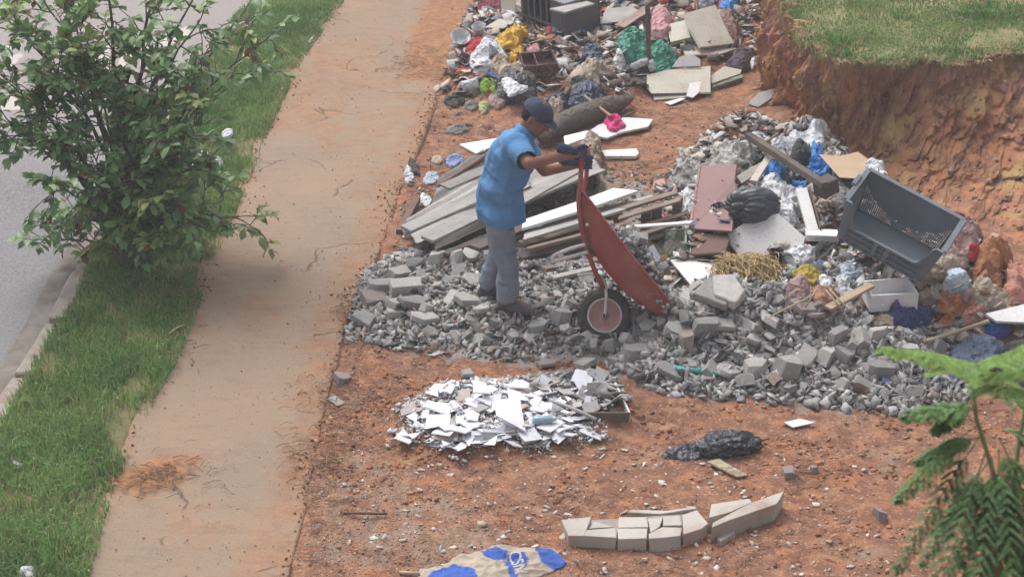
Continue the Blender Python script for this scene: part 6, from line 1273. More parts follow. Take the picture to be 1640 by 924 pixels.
for a, b_, lb in (((1310,460,.16),(1290,492,.12),'thin cane left of the rusty plate'),((1322,464,.15),(1352,500,.12),'thin cane crossing the rusty plate'),((1328,462,.15),(1360,498,.12),'second thin cane parallel to the one crossing the rusty plate'),((1232,508,.20),(1300,474,.20),'thin stick slanting above the rubble heap')): tubeo('cane', lb, 'cane', [a, b_], .006, M_PALEWOOD)
tubeo('batten', 'thin pale batten sticking up behind the heap top', 'batten', [(1222,232,.10),(1246,214,.16)], .010, M_PALEWOOD)
# ================================================================== E: upper rubbish
pn = thing('two_tone_panel', 'red and cream panel standing at the top left of the rubbish', 'panel', S(790, 26, .0))
zz = Vector((0, 0, .30)); a, b_, c = S(765, 24, 0), S(802, 26, 0), S(826, 27, 0); t_ = Vector((0, .03, 0)); bk = Vector((0, .12, 0))
MB().hexa([a, b_, b_+t_, a+t_], [a+zz+bk, b_+zz+bk, b_+zz+bk+t_, a+zz+bk+t_]).build('red_panel', cm('rose_red_laminate', (.45, .14, .17), bump=.05, rough=.5), pn, .002)
g_ = Vector((.003, 0, 0)); MB().hexa([b_+g_, c, c+t_, b_+g_+t_], [b_+g_+zz+bk, c+zz+bk, c+zz+bk+t_, b_+g_+zz+bk+t_]).build('cream_panel', M_CREAM, pn, .002)
cb_ = thing('dark_grey_cabinet', 'dark grey cabinet with a slatted opening, lying at the top of the rubbish', 'cabinet', S(905, 66, 0))
A, B_, C_ = S(906, 67, -.02), S(836, 40, -.02), S(962, 50, -.02); D_ = B_+C_-A; Hc = Vector((-.02, .03, .36))
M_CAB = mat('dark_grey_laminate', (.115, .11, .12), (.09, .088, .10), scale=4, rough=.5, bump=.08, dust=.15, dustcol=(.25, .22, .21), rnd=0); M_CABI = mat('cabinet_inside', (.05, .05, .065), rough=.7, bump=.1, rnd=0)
th = .022
def slab(p, q, r, s_, n_, name, m, parent=cb_): MB().hexa([p, q, r, s_], [x+n_ for x in (p, q, r, s_)]).build(name, m, parent, .002)
exx, eyy = (C_-A).normalized(), (B_-A).normalized()
slab(A+Hc, C_+Hc, D_+Hc, B_+Hc, Vector((0, 0, th)), 'top_panel', mat('grey_laminate_top', (.25, .25, .27), (.20, .20, .22), scale=4, bump=.08, dust=.25, dustcol=(.33, .28, .25), rnd=0))
MB().hexa([A+eyy*.001, C_, C_+eyy*th, A+eyy*th], [A+Hc, C_+Hc, C_+Hc+eyy*th, A+Hc+eyy*th]).build('side_panel', M_CAB, cb_)
MB().hexa([B_-eyy*th, D_-eyy*th, D_, B_], [B_-eyy*th+Hc, D_-eyy*th+Hc, D_+Hc, B_+Hc]).build('side_panel', M_CAB, cb_)
MB().hexa([C_-exx*th, D_-exx*th, D_, C_], [C_-exx*th+Hc, D_-exx*th+Hc, D_+Hc, C_+Hc]).build('back_panel', M_CABI, cb_)
MB().hexa([A+exx*.2+eyy*.02, B_+exx*.2-eyy*.02, B_+exx*.22-eyy*.02, A+exx*.22+eyy*.02], [x+Hc for x in (A+exx*.2+eyy*.02, B_+exx*.2-eyy*.02, B_+exx*.22-eyy*.02, A+exx*.22+eyy*.02)]).build('inner_back', M_CABI, cb_)
LW_ = (B_-A).length
for s_ in (.0, .30): 
    p = A+Hc*s_; MB().beam(p+eyy*.02+exx*.01, p+eyy*(LW_-.02)+exx*.01, .02, .02).build('rail', M_CAB, cb_)
slab(A+eyy*.03+Hc*.02, A+eyy*.03+exx*.02+Hc*.02, A+eyy*(LW_*.32)+exx*.02+Hc*.02, A+eyy*(LW_*.32)+Hc*.02, Hc*.96, 'front_panel', M_CAB)
for k in range(4): p = A+eyy*(LW_*(.45+.14*k)); MB().beam(p+exx*.03, p+exx*.03+Hc, .018, .02, eyy).build('slat', M_CAB, cb_)
board('grey_sheet', 'flat dusty plank lying on the top of the dark cabinet', 'panel', [(880,14,.38),(940,2,.38),(952,6,.38),(905,20,.38)], .02, M_GREYB)
heapc('yellow_sack', 'torn yellow plastic sack with hanging strips, left of the dark cabinet', 'sack', [(790,70),(800,58),(838,38),(845,52),(830,66),(835,84),(824,102),(818,98),(822,78),(806,74)], .16, M_YEL, 101, fold=.5, freq=9, dz=.05, seg=90, rings=20)
def bowl(name, label, cat, px, py, r, h, ax, m, dz=.1, r0=.55, hollow=True, lid=None):
    c = S(px, py, dz); prof = [(0, 0), (r*r0, 0), (r, h), (r*.97, h+.003), (r*.93, h), (r*(r0-.04), .008), (0, .008)]
    return tag(MB().lathe(prof, c, Vector(ax), 24).build(name, m, sm=True), label, cat)
bowl('white_bowl', 'white plastic bowl tipped towards the camera, left of the red cloth', 'bowl', 737, 66, .10, .07, (.1, -.55, .85), M_WHITEP, .08)
bowl('paint_bucket', 'upturned white cup with grey inside above the red cloth', 'cup', 768, 55, .07, .10, (-.1, -.3, .9), M_WHITEP, .06)
EL = [('red_cloth','red cloth just right of the white bowl','cloth',[(745,82),(746,68),(765,60),(784,66),(785,80),(765,84)],.09,M_REDC,102,.7,9,.04),
 ('white_bag','large curved white bag below the yellow sack','bag',[(752,96),(754,82),(768,84),(780,74),(800,74),(812,88),(806,92),(794,86),(786,92),(784,108),(768,112)],.13,M_WHITEP,103,.4,6,.05),
 ('beige_scrap_bundle','beige and brown crumpled bundle inside the curved white bag','bundle',[(784,102),(790,90),(804,90),(814,104),(806,114),(790,112)],.10,M_BEIGE,104,.9,11,.05),
 ('black_bag','open black bag with white paper inside, left of centre in the upper rubbish','bag',[(793,150),(794,128),(806,118),(845,122),(858,138),(852,152),(830,158),(806,156)],.14,M_BLACKP,105,.5,7,.03),
 ('white_cloth','white paper lying on the open black bag','paper',[(803,127),(812,124),(836,138),(846,138),(822,150),(812,148)],.05,M_WHITEP,106,.5,8,.15),
 ('beige_bag','long beige bag lying behind the open black bag','bag',[(797,118),(800,104),(815,104),(850,112),(860,122),(840,124)],.09,M_BEIGE,107,.5,7,.06),
 ('lime_scrap','lime green plastic scrap left of the open black bag','plastic scrap',[(766,142),(770,128),(788,128),(796,146),(784,148)],.07,M_LIME,108,.7,11,.02),
 ('navy_bag','dark navy bag between the cabinet and the green bag','bag',[(928,98),(930,82),(944,70),(962,76),(968,96),(950,104)],.17,M_NAVY,109,.4,7,.02),
 ('green_bag','left and larger of the two shiny green rubbish bags','bag',[(986,66),(1000,58),(1036,56),(1044,72),(1040,92),(1020,106),(1002,100),(994,82)],.20,M_GREENP,110,.5,8,.03),
 ('green_bag','right green rubbish bag with knotted neck behind the boards','bag',[(1040,74),(1062,68),(1080,80),(1082,98),(1068,112),(1048,108),(1038,92)],.19,M_GREENP,111,.6,8,.03),
 ('clear_bag','clear whitish bag left of the green bags','bag',[(982,95),(986,78),(996,82),(1002,98),(996,110),(984,106)],.11,M_WHITEP,112,.5,8,.03),
 ('beige_rubbish','heap of beige rags left of the green bags','rags',[(926,120),(930,106),(960,98),(984,98),(992,112),(970,120),(945,126)],.10,M_BEIGE,113,1.1,12,.02),
 ('blue_bag','large dark blue rubbish bag behind the carpet roll','bag',[(905,160),(912,138),(930,126),(952,126),(968,142),(966,158),(935,166)],.24,M_NAVY,114,.3,6,.02),
 ('blue_bag','flat dark plastic running left from the large dark blue bag','plastic sheet',[(868,160),(885,152),(908,152),(910,166),(890,170)],.09,M_NAVY,115,.7,8,.02),
 ('dusty_blanket','crumpled beige and grey rag right of the cap of the man','cloth',[(872,170),(880,158),(898,156),(904,170),(896,182),(880,186)],.12,M_BEIGE,116,1.1,14,.03),
 ('purple_cloth','dark purple cloth at the right end of the boards by the bank','cloth',[(1165,98),(1178,84),(1204,80),(1210,92),(1190,108),(1174,106)],.12,M_PURP,117,.5,6,.04),
 ('white_scrap','small white scrap touching the bank at the right of the purple cloth','scrap',[(1200,102),(1206,90),(1212,94),(1208,106)],.06,M_WHITEP,118,.5,9,.04),
 ('pink_bag','pink and white bag beside the rusty post','bag',[(1042,44),(1048,24),(1066,20),(1076,34),(1072,52),(1052,54)],.15,M_PINK,119,.4,7,.05),
 ('pink_cloth','small pink cloth behind the dark red tray','cloth',[(842,80),(848,72),(860,72),(864,84),(850,88)],.08,M_PINK,120,.5,9,.05),
 ('blue_bag','bright blue plastic bag at the top right by the bank','bag',[(1154,12),(1156,-10),(1180,-14),(1182,8),(1170,16)],.16,M_BLUEP,121,.5,8,.04),
 ('pale_blue_cloth','pale blue cloth at the top edge','cloth',[(1120,8),(1124,-12),(1142,-12),(1142,8)],.13,M_PALEB,122,.5,8,.04),
 ('yellow_peel','yellow plastic strip at the left of the upper rubbish','plastic scrap',[(700,44),(712,46),(722,50),(716,54),(702,52)],.04,M_YEL,123,.4,8,.02),
 ('grey_bag','grey plastic bag above the yellow strip','bag',[(704,42),(712,28),(728,26),(734,40),(720,46)],.10,M_GREYC,124,.6,9,.03),
 ('blue_packet','blue printed packet on the dirt left of the shirt','packet',[(714,262),(718,250),(738,248),(741,262),(726,267)],.035,M_BLUEK,125,.6,14,.01),
 ('olive_packet','olive packet just left of the blue packet','packet',[(691,260),(695,250),(708,250),(708,262)],.03,M_BEIGE,126,.6,14,.01),
 ('grey_scrap','dark grey crumpled scrap on the dirt right of the sidewalk','scrap',[(714,212),(718,202),(745,202),(750,208),(735,214)],.04,M_GREYC,127,.8,14,.01),
 ('dark_scrap','dark plastic tray scrap beside the slab corner','scrap',[(710,162),(714,153),(740,156),(744,164),(725,170)],.05,M_CHAR,128,.8,12,.01),
 ('striped_packet','white and red striped carton piece left of the cap','carton',[(783,166),(784,153),(806,152),(808,168),(795,172)],.07,M_DUSTY,129,.4,9,.01),
 ('grey_scrap','grey rounded scrap left of the striped carton','scrap',[(744,172),(748,162),(764,162),(766,172),(755,176)],.05,M_GREYC,130,.6,9,.01),
 ('green_packet','yellow-green packet between grey scrap and striped carton','packet',[(766,178),(768,164),(782,162),(784,170),(776,180)],.05,cm('pale_green_packet', (.40, .42, .22)),131,.6,12,.01),
 ('white_scrap','white plastic scrap at the sidewalk edge left of the corrugated sheets','plastic scrap',[(630,284),(634,274),(658,268),(664,278),(650,288)],.05,M_WHITEP,132,.8,14,.01),
 ('dark_scrap','dark plastic scrap behind the white scrap at the sidewalk edge','plastic scrap',[(642,270),(648,264),(668,266),(672,276),(656,276)],.04,M_CHAR,133,.8,12,.01),
 ('pale_blue_scrap','pale blue plastic film right of the sidewalk edge scraps','plastic scrap',[(678,290),(682,276),(700,276),(706,288),(690,294)],.04,M_PALEB,134,.8,14,.01),
 ('white_scrap','white plastic curl under the left end of the corrugated sheets','plastic scrap',[(672,322),(674,308),(682,314),(694,318),(690,330),(680,328)],.05,M_WHITEP,135,.4,9,.02),
 ('white_bag','white plastic bag lying in the verge grass right of the tree','bag',[(306,268),(312,254),(330,248),(354,256),(348,268),(328,272)],.10,M_WHITEP,136,.8,14,.04),
 ('paper_scrap','square white paper in the verge grass above the white bag','paper',[(354,216),(360,207),(372,207),(372,215),(362,219)],.03,M_WHITEP,137,.2,9,.07),
 ('white_scrap','small crumpled wrapper on the upper sidewalk edge','wrapper',[(487,76),(492,70),(508,70),(506,77)],.03,M_WHITEP,138,.6,14,.01),
 ('white_scrap','white wrapper at the bottom left in the grass','wrapper',[(30,922),(34,908),(54,910),(52,924)],.06,M_WHITEP,139,.6,12,.04),
 ('brown_cloth','brown cloth with rusty stain right of the cream boards','cloth',[(1150,58),(1148,22),(1166,16),(1180,30),(1184,60),(1170,70)],.16,cm('rosy_brown_cloth', (.30, .19, .165)),140,.4,5,.06)]
for n, lb, ct, out, h, m, sd2, fo, fq, dz in EL: heapc(n, lb, ct, out, h, m, sd2, fold=fo, freq=fq, dz=dz, seg=110, rings=28)
open_box('dark_red_tray', 'dark red tray with two compartments lying below the cabinet', 'tray', [(838,124,.06),(894,118,.06),(884,96,.07),(832,102,.07)], .10, .012, cm('dark_red_plastic', (.10, .05, .05), bump=.05, rough=.5), div=.42)
def cyl(name, label, cat, a, b_, r, m): return tag(MB().tube([S(*a), S(*b_)], r, 14).build(name, m, sm=True), label, cat)
cyl('white_jar', 'white cylindrical jar lying left of the lime scrap', 'jar', (740,140,.05), (766,134,.05), .055, M_WHITEP)
cyl('bottle', 'slim white shoe-like bottle lying left of the rusty post foot', 'bottle', (1012,108,.09), (1036,98,.11), .035, M_WHITEP)
cyl('bottle', 'slim white bottle standing in front of the right green bag', 'bottle', (1046,114,.05), (1040,98,.10), .035, M_WHITEP)
cyl('paper_roll', 'beige cardboard tube end left of the cabinet foot', 'tube', (862,60,.03), (882,66,.03), .03, M_CARD)
po = thing('rusty_post', 'thin rusty metal post standing behind the green bags', 'post', S(1039, 108, 0)); a = S(1039, 108, 0)
tp_ = PY(1037, 8, a.y); MB().beam(a, tp_, .045, .03, Vector((0, 1, 0))).build('shaft', cm('rusty_steel', (.16, .12, .11), bump=.3), po); MB().beam(tp_, tp_+Vector((.10, .05, .05)), .03, .03).build('bent_top', MATS['rusty_steel'], po)
BD = [('cream_board','tallest cream board leaning with a bent left side, upper right','board',[(1096,22,.26),(1146,8,.30),(1158,36,.24),(1176,70,.12),(1122,76,.10),(1104,44,.18)],.03,M_CREAM),
 ('cream_board','cream board left of the tallest cream board','board',[(1066,40,.12),(1098,32,.14),(1106,60,.08),(1074,68,.06)],.05,M_CREAM),
 ('cream_board','long ragged cream board below the leaning one','board',[(1090,74,.07),(1160,72,.09),(1180,78,.08),(1150,88,.06),(1098,88,.05)],.02,M_CREAM),
 ('cream_board','wide flat cream board with a raised corner at the front of the boards','board',[(1036,120,.06),(1070,112,.07),(1138,106,.08),(1138,148,.05),(1044,150,.04),(1036,140,.05)],.012,M_CREAM),
 ('white_board','white peaked board standing behind the wide flat cream board','board',[(1076,108,.08),(1088,92,.14),(1108,86,.16),(1122,96,.13),(1122,106,.10)],.012,M_BOARDW),
 ('white_board','small curled white board on the front edge of the flat boards','board',[(1099,154,.05),(1105,133,.09),(1123,131,.09),(1120,148,.06),(1110,157,.04)],.01,M_BOARDW),
 ('grey_sheet','small grey sheet under the small curled white board','panel',[(1116,130,.06),(1138,128,.06),(1139,150,.04),(1114,150,.04)],.01,M_GREYB),
 ('cream_board','upper of the two narrow boards at the right of the flat boards','board',[(1138,122,.07),(1160,106,.09),(1188,112,.06),(1186,118,.06),(1140,134,.05)],.02,M_CREAM),
 ('cream_board','lower of the two narrow boards at the right of the flat boards','board',[(1140,138,.05),(1188,119,.05),(1190,124,.04),(1142,140,.03)],.03,M_GREENB),
 ('cream_board','long thin board at the front left under the flat boards','board',[(1046,152,.03),(1098,150,.03),(1100,156,.03),(1048,160,.02)],.02,M_CREAM),
 ('white_board','white shard on the dirt in front of the flat boards','board',[(1064,164,.02),(1090,157,.03),(1098,158,.03),(1074,168,.02)],.01,M_BOARDW),
 ('grey_sheet','grey panel behind the pink bag at the top','panel',[(962,38,.10),(970,14,.16),(1012,10,.16),(1024,18,.14),(1000,34,.10)],.015,M_GREYB),
 ('grey_sheet','long pale panel slanting between the grey panel and the pink bag','panel',[(984,40,.10),(1036,8,.16),(1046,14,.15),(1000,44,.08)],.015,M_DUSTY),
 ('cream_board','cream board piece below the red and cream panel','board',[(776,44,.06),(800,30,.10),(824,36,.08),(806,46,.05)],.01,M_CREAM),
 ('stone_slab','flat grey stone slab leaning on the foot of the bank','slab',[(1198,166,.03),(1216,148,.08),(1240,142,.10),(1241,154,.06),(1214,172,.01)],.03,M_GREYB),
 ('grey_sheet','flat dark board left of the flat cream boards','panel',[(985,128,.04),(1036,122,.04),(1034,134,.03),(992,138,.03)],.012,M_DARKWOOD)]
for n, lb, ct, pts_, t_, m in BD: board(n, lb, ct, pts_, t_, m)
for pts_, r_, lb in (([(598,288,.02),(630,288,.02),(662,292,.03)],.009,'dark twig lying across the sidewalk edge beside the white scraps'),([(505,84-52,.02),(522,36,.02),(542,44,.02)],.007,'pale twig on the upper sidewalk'),([(628,108,.02),(660,104,.03),(700,92,.05)],.010,'thick dry vine at the upper sidewalk edge'),([(640,96,.02),(672,98,.04),(706,104,.05)],.008,'thin dry vine crossing the thick one'),([(480,818-0,.02),(560,821,.02),(620,822,.02)],.008,'dark twig on the gravel at the bottom left of the dirt'),([(128,860,.04),(162,853,.04)],.006,'short twig at the lower left sidewalk edge'),([(700,300,.04),(760,262,.10),(790,240,.10)],.02,'dark branch along the back of the corrugated sheets'),([(270,535,.05),(290,522,.06),(318,521,.06)],.006,'pale twig at the grass edge of the sidewalk')):
    tubeo('twig', lb, 'twig', pts_, r_, M_PALEWOOD if 'pale' in lb else M_BROWN, seg=5)
# ---- scattered small rubbish: individual scraps
def scrap_mesh(i, kind, m):
    r = random.Random(i*7+len(kind))
    if kind == 'plastic_scrap': v, f = crumple((1, r.uniform(.5, .9), r.uniform(.35, .6)), i+200, amp=.35, fine=.3, sub=3)
    elif kind == 'rag': v, f = crumple((1, r.uniform(.5, .9), r.uniform(.2, .35)), i+300, amp=.5, fine=.3, sub=3)
    elif kind == 'paper_scrap':
        n = 7; v = []; f = []
        for lay in (0, -.03):
            for a in range(n):
                for b_ in range(n): X1, Y1 = a/(n-1)*2-1, b_/(n-1)*1.4-.7; v.append((X1*(1+.1*math.sin(b_*i)), Y1*(1+.1*math.sin(a*i+1)), .28*math.sin(X1*2.2+i)+.2*math.cos(Y1*3+i*.7)+.1+lay))
        for lay in range(2):
            for a in range(n-1):
                for b_ in range(n-1): q = (lay*49+a*n+b_, lay*49+(a+1)*n+b_, lay*49+(a+1)*n+b_+1, lay*49+a*n+b_+1); f.append(q if not lay else q[::-1])
    elif kind == 'curled_strip':
        n = 14; v = []; f = []; ph = r.uniform(0, 6); am = r.uniform(.15, .5); wd = r.uniform(.10, .26)
        for lay in (0, -.02):
            for a in range(n):
                t = a/(n-1)*2-1
                for s_ in (-1, 1): v.append((t, am*math.sin(t*2.4+ph)+s_*wd, .25*math.sin(t*3.5+ph)+s_*.12*math.cos(t*4)+.15+lay))
        for lay in range(2):
            for a in range(n-1): q = (lay*2*n+a*2, lay*2*n+a*2+2, lay*2*n+a*2+3, lay*2*n+a*2+1); f.append(q if not lay else q[::-1])
    elif kind == 'stick': mb = MB().tube([(-1, 0, 0), (-.3, r.uniform(-.1, .1), .05), (.4, r.uniform(-.1, .1), .02), (1, 0, 0)], .06, 5); v, f = mb.v, mb.f
    elif kind == 'board_offcut': mb = MB().hexa([(-1, -.4, -.05), (1, -.35, -.05), (.8, .4, -.05), (-.9, .45, -.05)], [(-1, -.4, .05), (1, -.35, .05), (.8, .4, .05), (-.9, .45, .05)]); v, f = mb.v, mb.f
    else: mb = MB().lathe([(0, -1), (.38, -1), (.42, -.9), (.42, .35), (.15, .75), (.15, 1), (0, 1)], (0, 0, 0), Vector((1, 0, 0)), 14); v, f = mb.v, mb.f
    me = mesh_from(kind, v, f); me.materials.append(m); 
    if kind not in ('stick', 'board_offcut'): me.polygons.foreach_set('use_smooth', [True]*len(me.polygons))
    return me
SL_ = {}
SP = {'white': M_WHITEP, 'beige': M_BEIGE, 'pink': M_DUSTY, 'grey': M_GREYC, 'black': M_BLACKP, 'brown': M_BROWNC, 'blue': M_BLUEK, 'red': M_REDC, 'green': M_GREENP, 'yellow': M_YCL, 'cream': M_CREAM, 'orange': M_ORG, 'pale blue': M_PALEB}
def litter(region, n, smin, smax, kinds, cols, where, dz=.35, pw=1.6, z0=0):
    poly = np.array(region, float); xs_, ys_ = poly[:, 0], poly[:, 1]; k = 0
    while k < n:
        px, py = R3.uniform(xs_.min(), xs_.max()), R3.uniform(ys_.min(), ys_.max())
        if inside_dist(np.array([px]), np.array([py]), poly)[0] < 0: continue
        kd = R3.choices([a for a, b_ in kinds], [b_ for a, b_ in kinds])[0]; cl = R3.choices([a for a, b_ in cols], [b_ for a, b_ in cols])[0]; i = R3.randrange(5); key = (kd, cl, i)
        if kd == 'board_offcut': cl = R3.choice(['cream', 'white', 'brown']); key = (kd, cl, i)
        if kd == 'stick': cl = 'brown'; key = (kd, cl, i)
        if key not in SL_: SL_[key] = scrap_mesh(i, kd, SP[cl])
        s = (smin+(smax-smin)*R3.random()**pw)*(1.5 if kd == 'stick' else 1); p = S(px, py, 0)+Vector((0, 0, z0+s*dz*.6))
        o = bpy.data.objects.new(kd, SL_[key]); COL.objects.link(o); o.location = p; o.scale = (s, s, s); o.rotation_euler = (R3.gauss(0, .35), R3.gauss(0, .35), R3.uniform(0, 6.3))
        w = {'plastic_scrap': 'crumpled %s plastic scrap', 'rag': 'small %s rag', 'paper_scrap': 'bent %s paper or film scrap', 'stick': 'thin %s stick', 'board_offcut': 'small %s board offcut', 'small_bottle': 'small %s plastic bottle', 'curled_strip': 'curled %s strip'}[kd] % cl
        tag(o, w+' '+where, {'plastic_scrap': 'plastic scrap', 'rag': 'rag', 'paper_scrap': 'paper scrap', 'stick': 'stick', 'board_offcut': 'offcut', 'small_bottle': 'bottle', 'curled_strip': 'strip'}[kd], w+'s '+where); k += 1
KA = [('plastic_scrap', 3.5), ('rag', 2), ('paper_scrap', 7), ('stick', 2), ('board_offcut', 2), ('small_bottle', .6), ('curled_strip', 4)]
CA = [('white', 6), ('beige', 5), ('pink', 3), ('grey', 4), ('black', 3), ('brown', 3), ('blue', .8), ('red', .8), ('green', .5), ('yellow', .5), ('cream', 3), ('pale blue', 1)]
litter([(690,100),(720,60),(760,30),(830,40),(850,100),(880,120),(870,150),(760,150),(720,130)], 95, .03, .085, KA, CA, 'in the upper left rubbish below the two-tone panel', z0=.01)
litter([(960,60),(970,0),(1100,-5),(1100,60),(1060,60),(1030,55),(985,60)], 85, .035, .10, KA, CA, 'in the rubbish around the rusty post', z0=.03)
litter([(860,60),(910,70),(985,70),(985,120),(900,125),(870,110)], 42, .03, .075, KA, CA, 'between the cabinet and the green bags', z0=.01)
litter([(970,112),(1040,108),(1035,140),(985,150),(965,135)], 26, .03, .07, KA, CA, 'left of the flat cream boards', z0=.01)
litter([(745,20),(700,0),(735,-15),(765,0),(765,30)], 16, .03, .07, KA, [('red', 2), ('grey', 3), ('brown', 3), ('black', 2), ('white', 1)], 'left of the two-tone panel', z0=.01)
litter([(1245,395),(1300,385),(1345,420),(1400,440),(1380,470),(1330,500),(1260,495),(1245,455)], 85, .025, .07, KA, CA, 'in the heap in front of the grey crate', z0=.02)
litter([(1080,290),(1120,250),(1210,225),(1215,262),(1185,285),(1180,262),(1122,262),(1110,330)], 60, .035, .085, KA, [('white', 5), ('grey', 5), ('beige', 4), ('cream', 3)], 'behind the maroon door', z0=.02)
litter([(1470,420),(1560,385),(1640,440),(1640,520),(1560,540),(1480,510)], 62, .03, .085, KA, [('beige', 6), ('orange', 2), ('pink', 4), ('brown', 3), ('white', 2), ('grey', 2)], 'right of the grey crate below the bank', z0=.02)
litter([(1300,300),(1345,300),(1335,350),(1315,375),(1310,340)], 22, .03, .07, KA, [('white', 5), ('grey', 3), ('beige', 3)], 'between the dark block and the crate', z0=.03)
litter([(600,292),(640,262),(720,262),(710,300),(670,310)], 16, .02, .05, KA, CA, 'on the dirt left of the corrugated sheets', z0=0)
litter([(715,205),(730,160),(800,175),(780,215)], 12, .02, .045, KA, CA, 'on the dirt left of the cap', z0=0)
litter([(1060,372),(1100,366),(1110,420),(1050,440),(1030,420)], 18, .03, .07, KA, CA, 'between the wheelbarrow and the white board', z0=0)
litter(RB, 20, .02, .06, KA, [('white', 2), ('brown', 3), ('beige', 3), ('grey', 3), ('blue', .5)], 'among the chunks of the big rubble heap', z0=.04)
litter(RA, 16, .02, .05, KA, [('white', 2), ('brown', 3), ('beige', 3), ('grey', 3)], 'among the rubble around the man', z0=.03)
# ---- uncountable small stuff
MIX = [(.55, .54, .54), (.46, .39, .33), (.38, .27, .24), (.22, .21, .21), (.07, .07, .08), (.25, .15, .10), (.12, .18, .4), (.45, .08, .08)]
fine('small_litter', [(690,110),(720,60),(745,-20),(1190,-20),(1195,80),(1140,110),(1040,130),(960,160),(860,160),(740,150)], 5000, .015, .17, MIX, [6, 6, 4, 3, .8, 2, .5, .5], 'small mixed rubbish covering the upper heap', 'litter', dz=.01, soft=.18, flat=(.01, .09), tilt=.45, asp=(.22, .9))
fine('crate_litter', [(1070,440),(1070,300),(1100,265),(1200,235),(1300,240),(1360,300),(1500,390),(1650,440),(1650,530),(1480,540),(1240,500)], 7500, .012, .13, MIX, [7, 6, 3, 4, .8, 2, .4, .3], 'small mixed rubbish of the heap around the grey crate', 'litter', dz=.01, soft=.1, flat=(.01, .09), tilt=.45, asp=(.22, .9))
fine('plank_litter', [(650,410),(650,330),(760,250),(960,240),(1100,300),(1100,420),(950,440)], 2600, .010, .05, [(.25, .2, .17), (.35, .33, .31), (.2, .19, .18), (.45, .42, .4)], None, 'splinters and fibre cement crumbs around the plank stack', 'litter', dz=.0, soft=.15, flat=(.08, .5))
RALL = [(470,950),(490,820),(540,600),(600,440),(660,280),(720,130),(800,150),(1000,150),(1200,150),(1260,230),(1330,300),(1500,520),(1900,560),(1900,960)]
DC = [(.39, .18, .10), (.35, .16, .09), (.40, .22, .13), (.29, .135, .08), (.37, .24, .16)]
p = pts_in(RALL, 14000); s = .005+.026*RNG.uniform(0, 1, len(p))**5; ok = RNG.uniform(0, 1, len(p)) < np.clip(.45+1.1*fbm(p[:, 0]*1.6, p[:, 1]*1.6, 0, 301), .08, 1); ok &= (inside_dist(p[:, 0], p[:, 1], np.stack([np.r_[SR[:, 0], 30, 30], np.r_[SR[:, 1], 30, -5]], 1)) > 0) | True; ok &= p[:, 0] > at_y(SR, p[:, 1])+.01; p, s = p[ok], s[ok]; p[:, 2] += s*.25
tag(confetti('earth_crumbs', p, s, palette(len(p), DC), M_FINE, (.2, .6)), 'loose crumbs and clods of red earth over the bare ground', 'soil', kind='stuff')
p = pts_in(RALL, 3600); s = .006+.022*RNG.uniform(0, 1, len(p))**3; ok = (RNG.uniform(0, 1, len(p)) < np.clip(.35+1.3*fbm(p[:, 0]*1.1, p[:, 1]*1.1, 0, 311), .06, 1)) & (p[:, 0] > at_y(SR, p[:, 1])+.01); p, s = p[ok], s[ok]; p[:, 2] += s*.25
tag(confetti('pebbles', p, s, palette(len(p), [(.50, .40, .32), (.42, .30, .23), (.62, .58, .54), (.30, .28, .27)], [4, 4, 1.5, 2]), M_FINE, (.3, .8)), 'pale pebbles and chips scattered over the red dirt', 'pebbles', kind='stuff')
p = pts_in([(470,950),(480,800),(560,700),(700,760),(850,830),(930,950)], 3600, 0, .2); s = .004+.010*RNG.uniform(0, 1, len(p))**2; ok = p[:, 0] > at_y(SR, p[:, 1])+.01; p, s = p[ok], s[ok]; p[:, 2] += s*.2
tag(confetti('gravel', p, s, palette(len(p), [(.38, .30, .25), (.30, .22, .18), (.48, .41, .35), (.34, .20, .14)]), M_FINE, (.4, .9)), 'fine grey-brown gravel at the bottom beside the sidewalk', 'gravel', kind='stuff')
# crumbs and leaves on the sidewalk
n = 2600; yy = RNG.uniform(7.4, 20, n); t = RNG.beta(1.3, .8, n); xx = at_y(SL, yy)*(1-t)+at_y(SR, yy)*t; s = .003+.010*RNG.uniform(0, 1, n)**4; pp = np.column_stack([xx, yy, np.full(n, .053)])
tag(confetti('sidewalk_grit', pp, s, palette(n, [(.16, .10, .075), (.27, .16, .11), (.45, .38, .32), (.10, .08, .07)]), M_FINE, (.15, .5), tilt=.2), 'dark crumbs and grit scattered on the sidewalk', 'grit', kind='stuff')
# soil spilling over both slab edges
n = 5200; yy = RNG.uniform(7.4, 19.5, n); side = RNG.uniform(0, 1, n) < .6; off = RNG.exponential(.035, n); nz_ = fbm(yy*1.8, yy*0, 0, 401)
xx = np.where(side, at_y(SR, yy)-off*(1+1.2*nz_), at_y(SL, yy)+off*(1+nz_)); s = .005+.016*RNG.uniform(0, 1, n)**2.5; kp = RNG.uniform(0, 1, n) < .45+.9*nz_; pp = np.column_stack([xx, yy, np.full(n, .052)])[kp]; s = s[kp]
tag(confetti('spilled_soil', pp, s, palette(len(pp), DC+[(.2, .15, .1)]), M_FINE, (.3, .8)), 'red soil crumbs spilled over the slab edges', 'soil', kind='stuff')
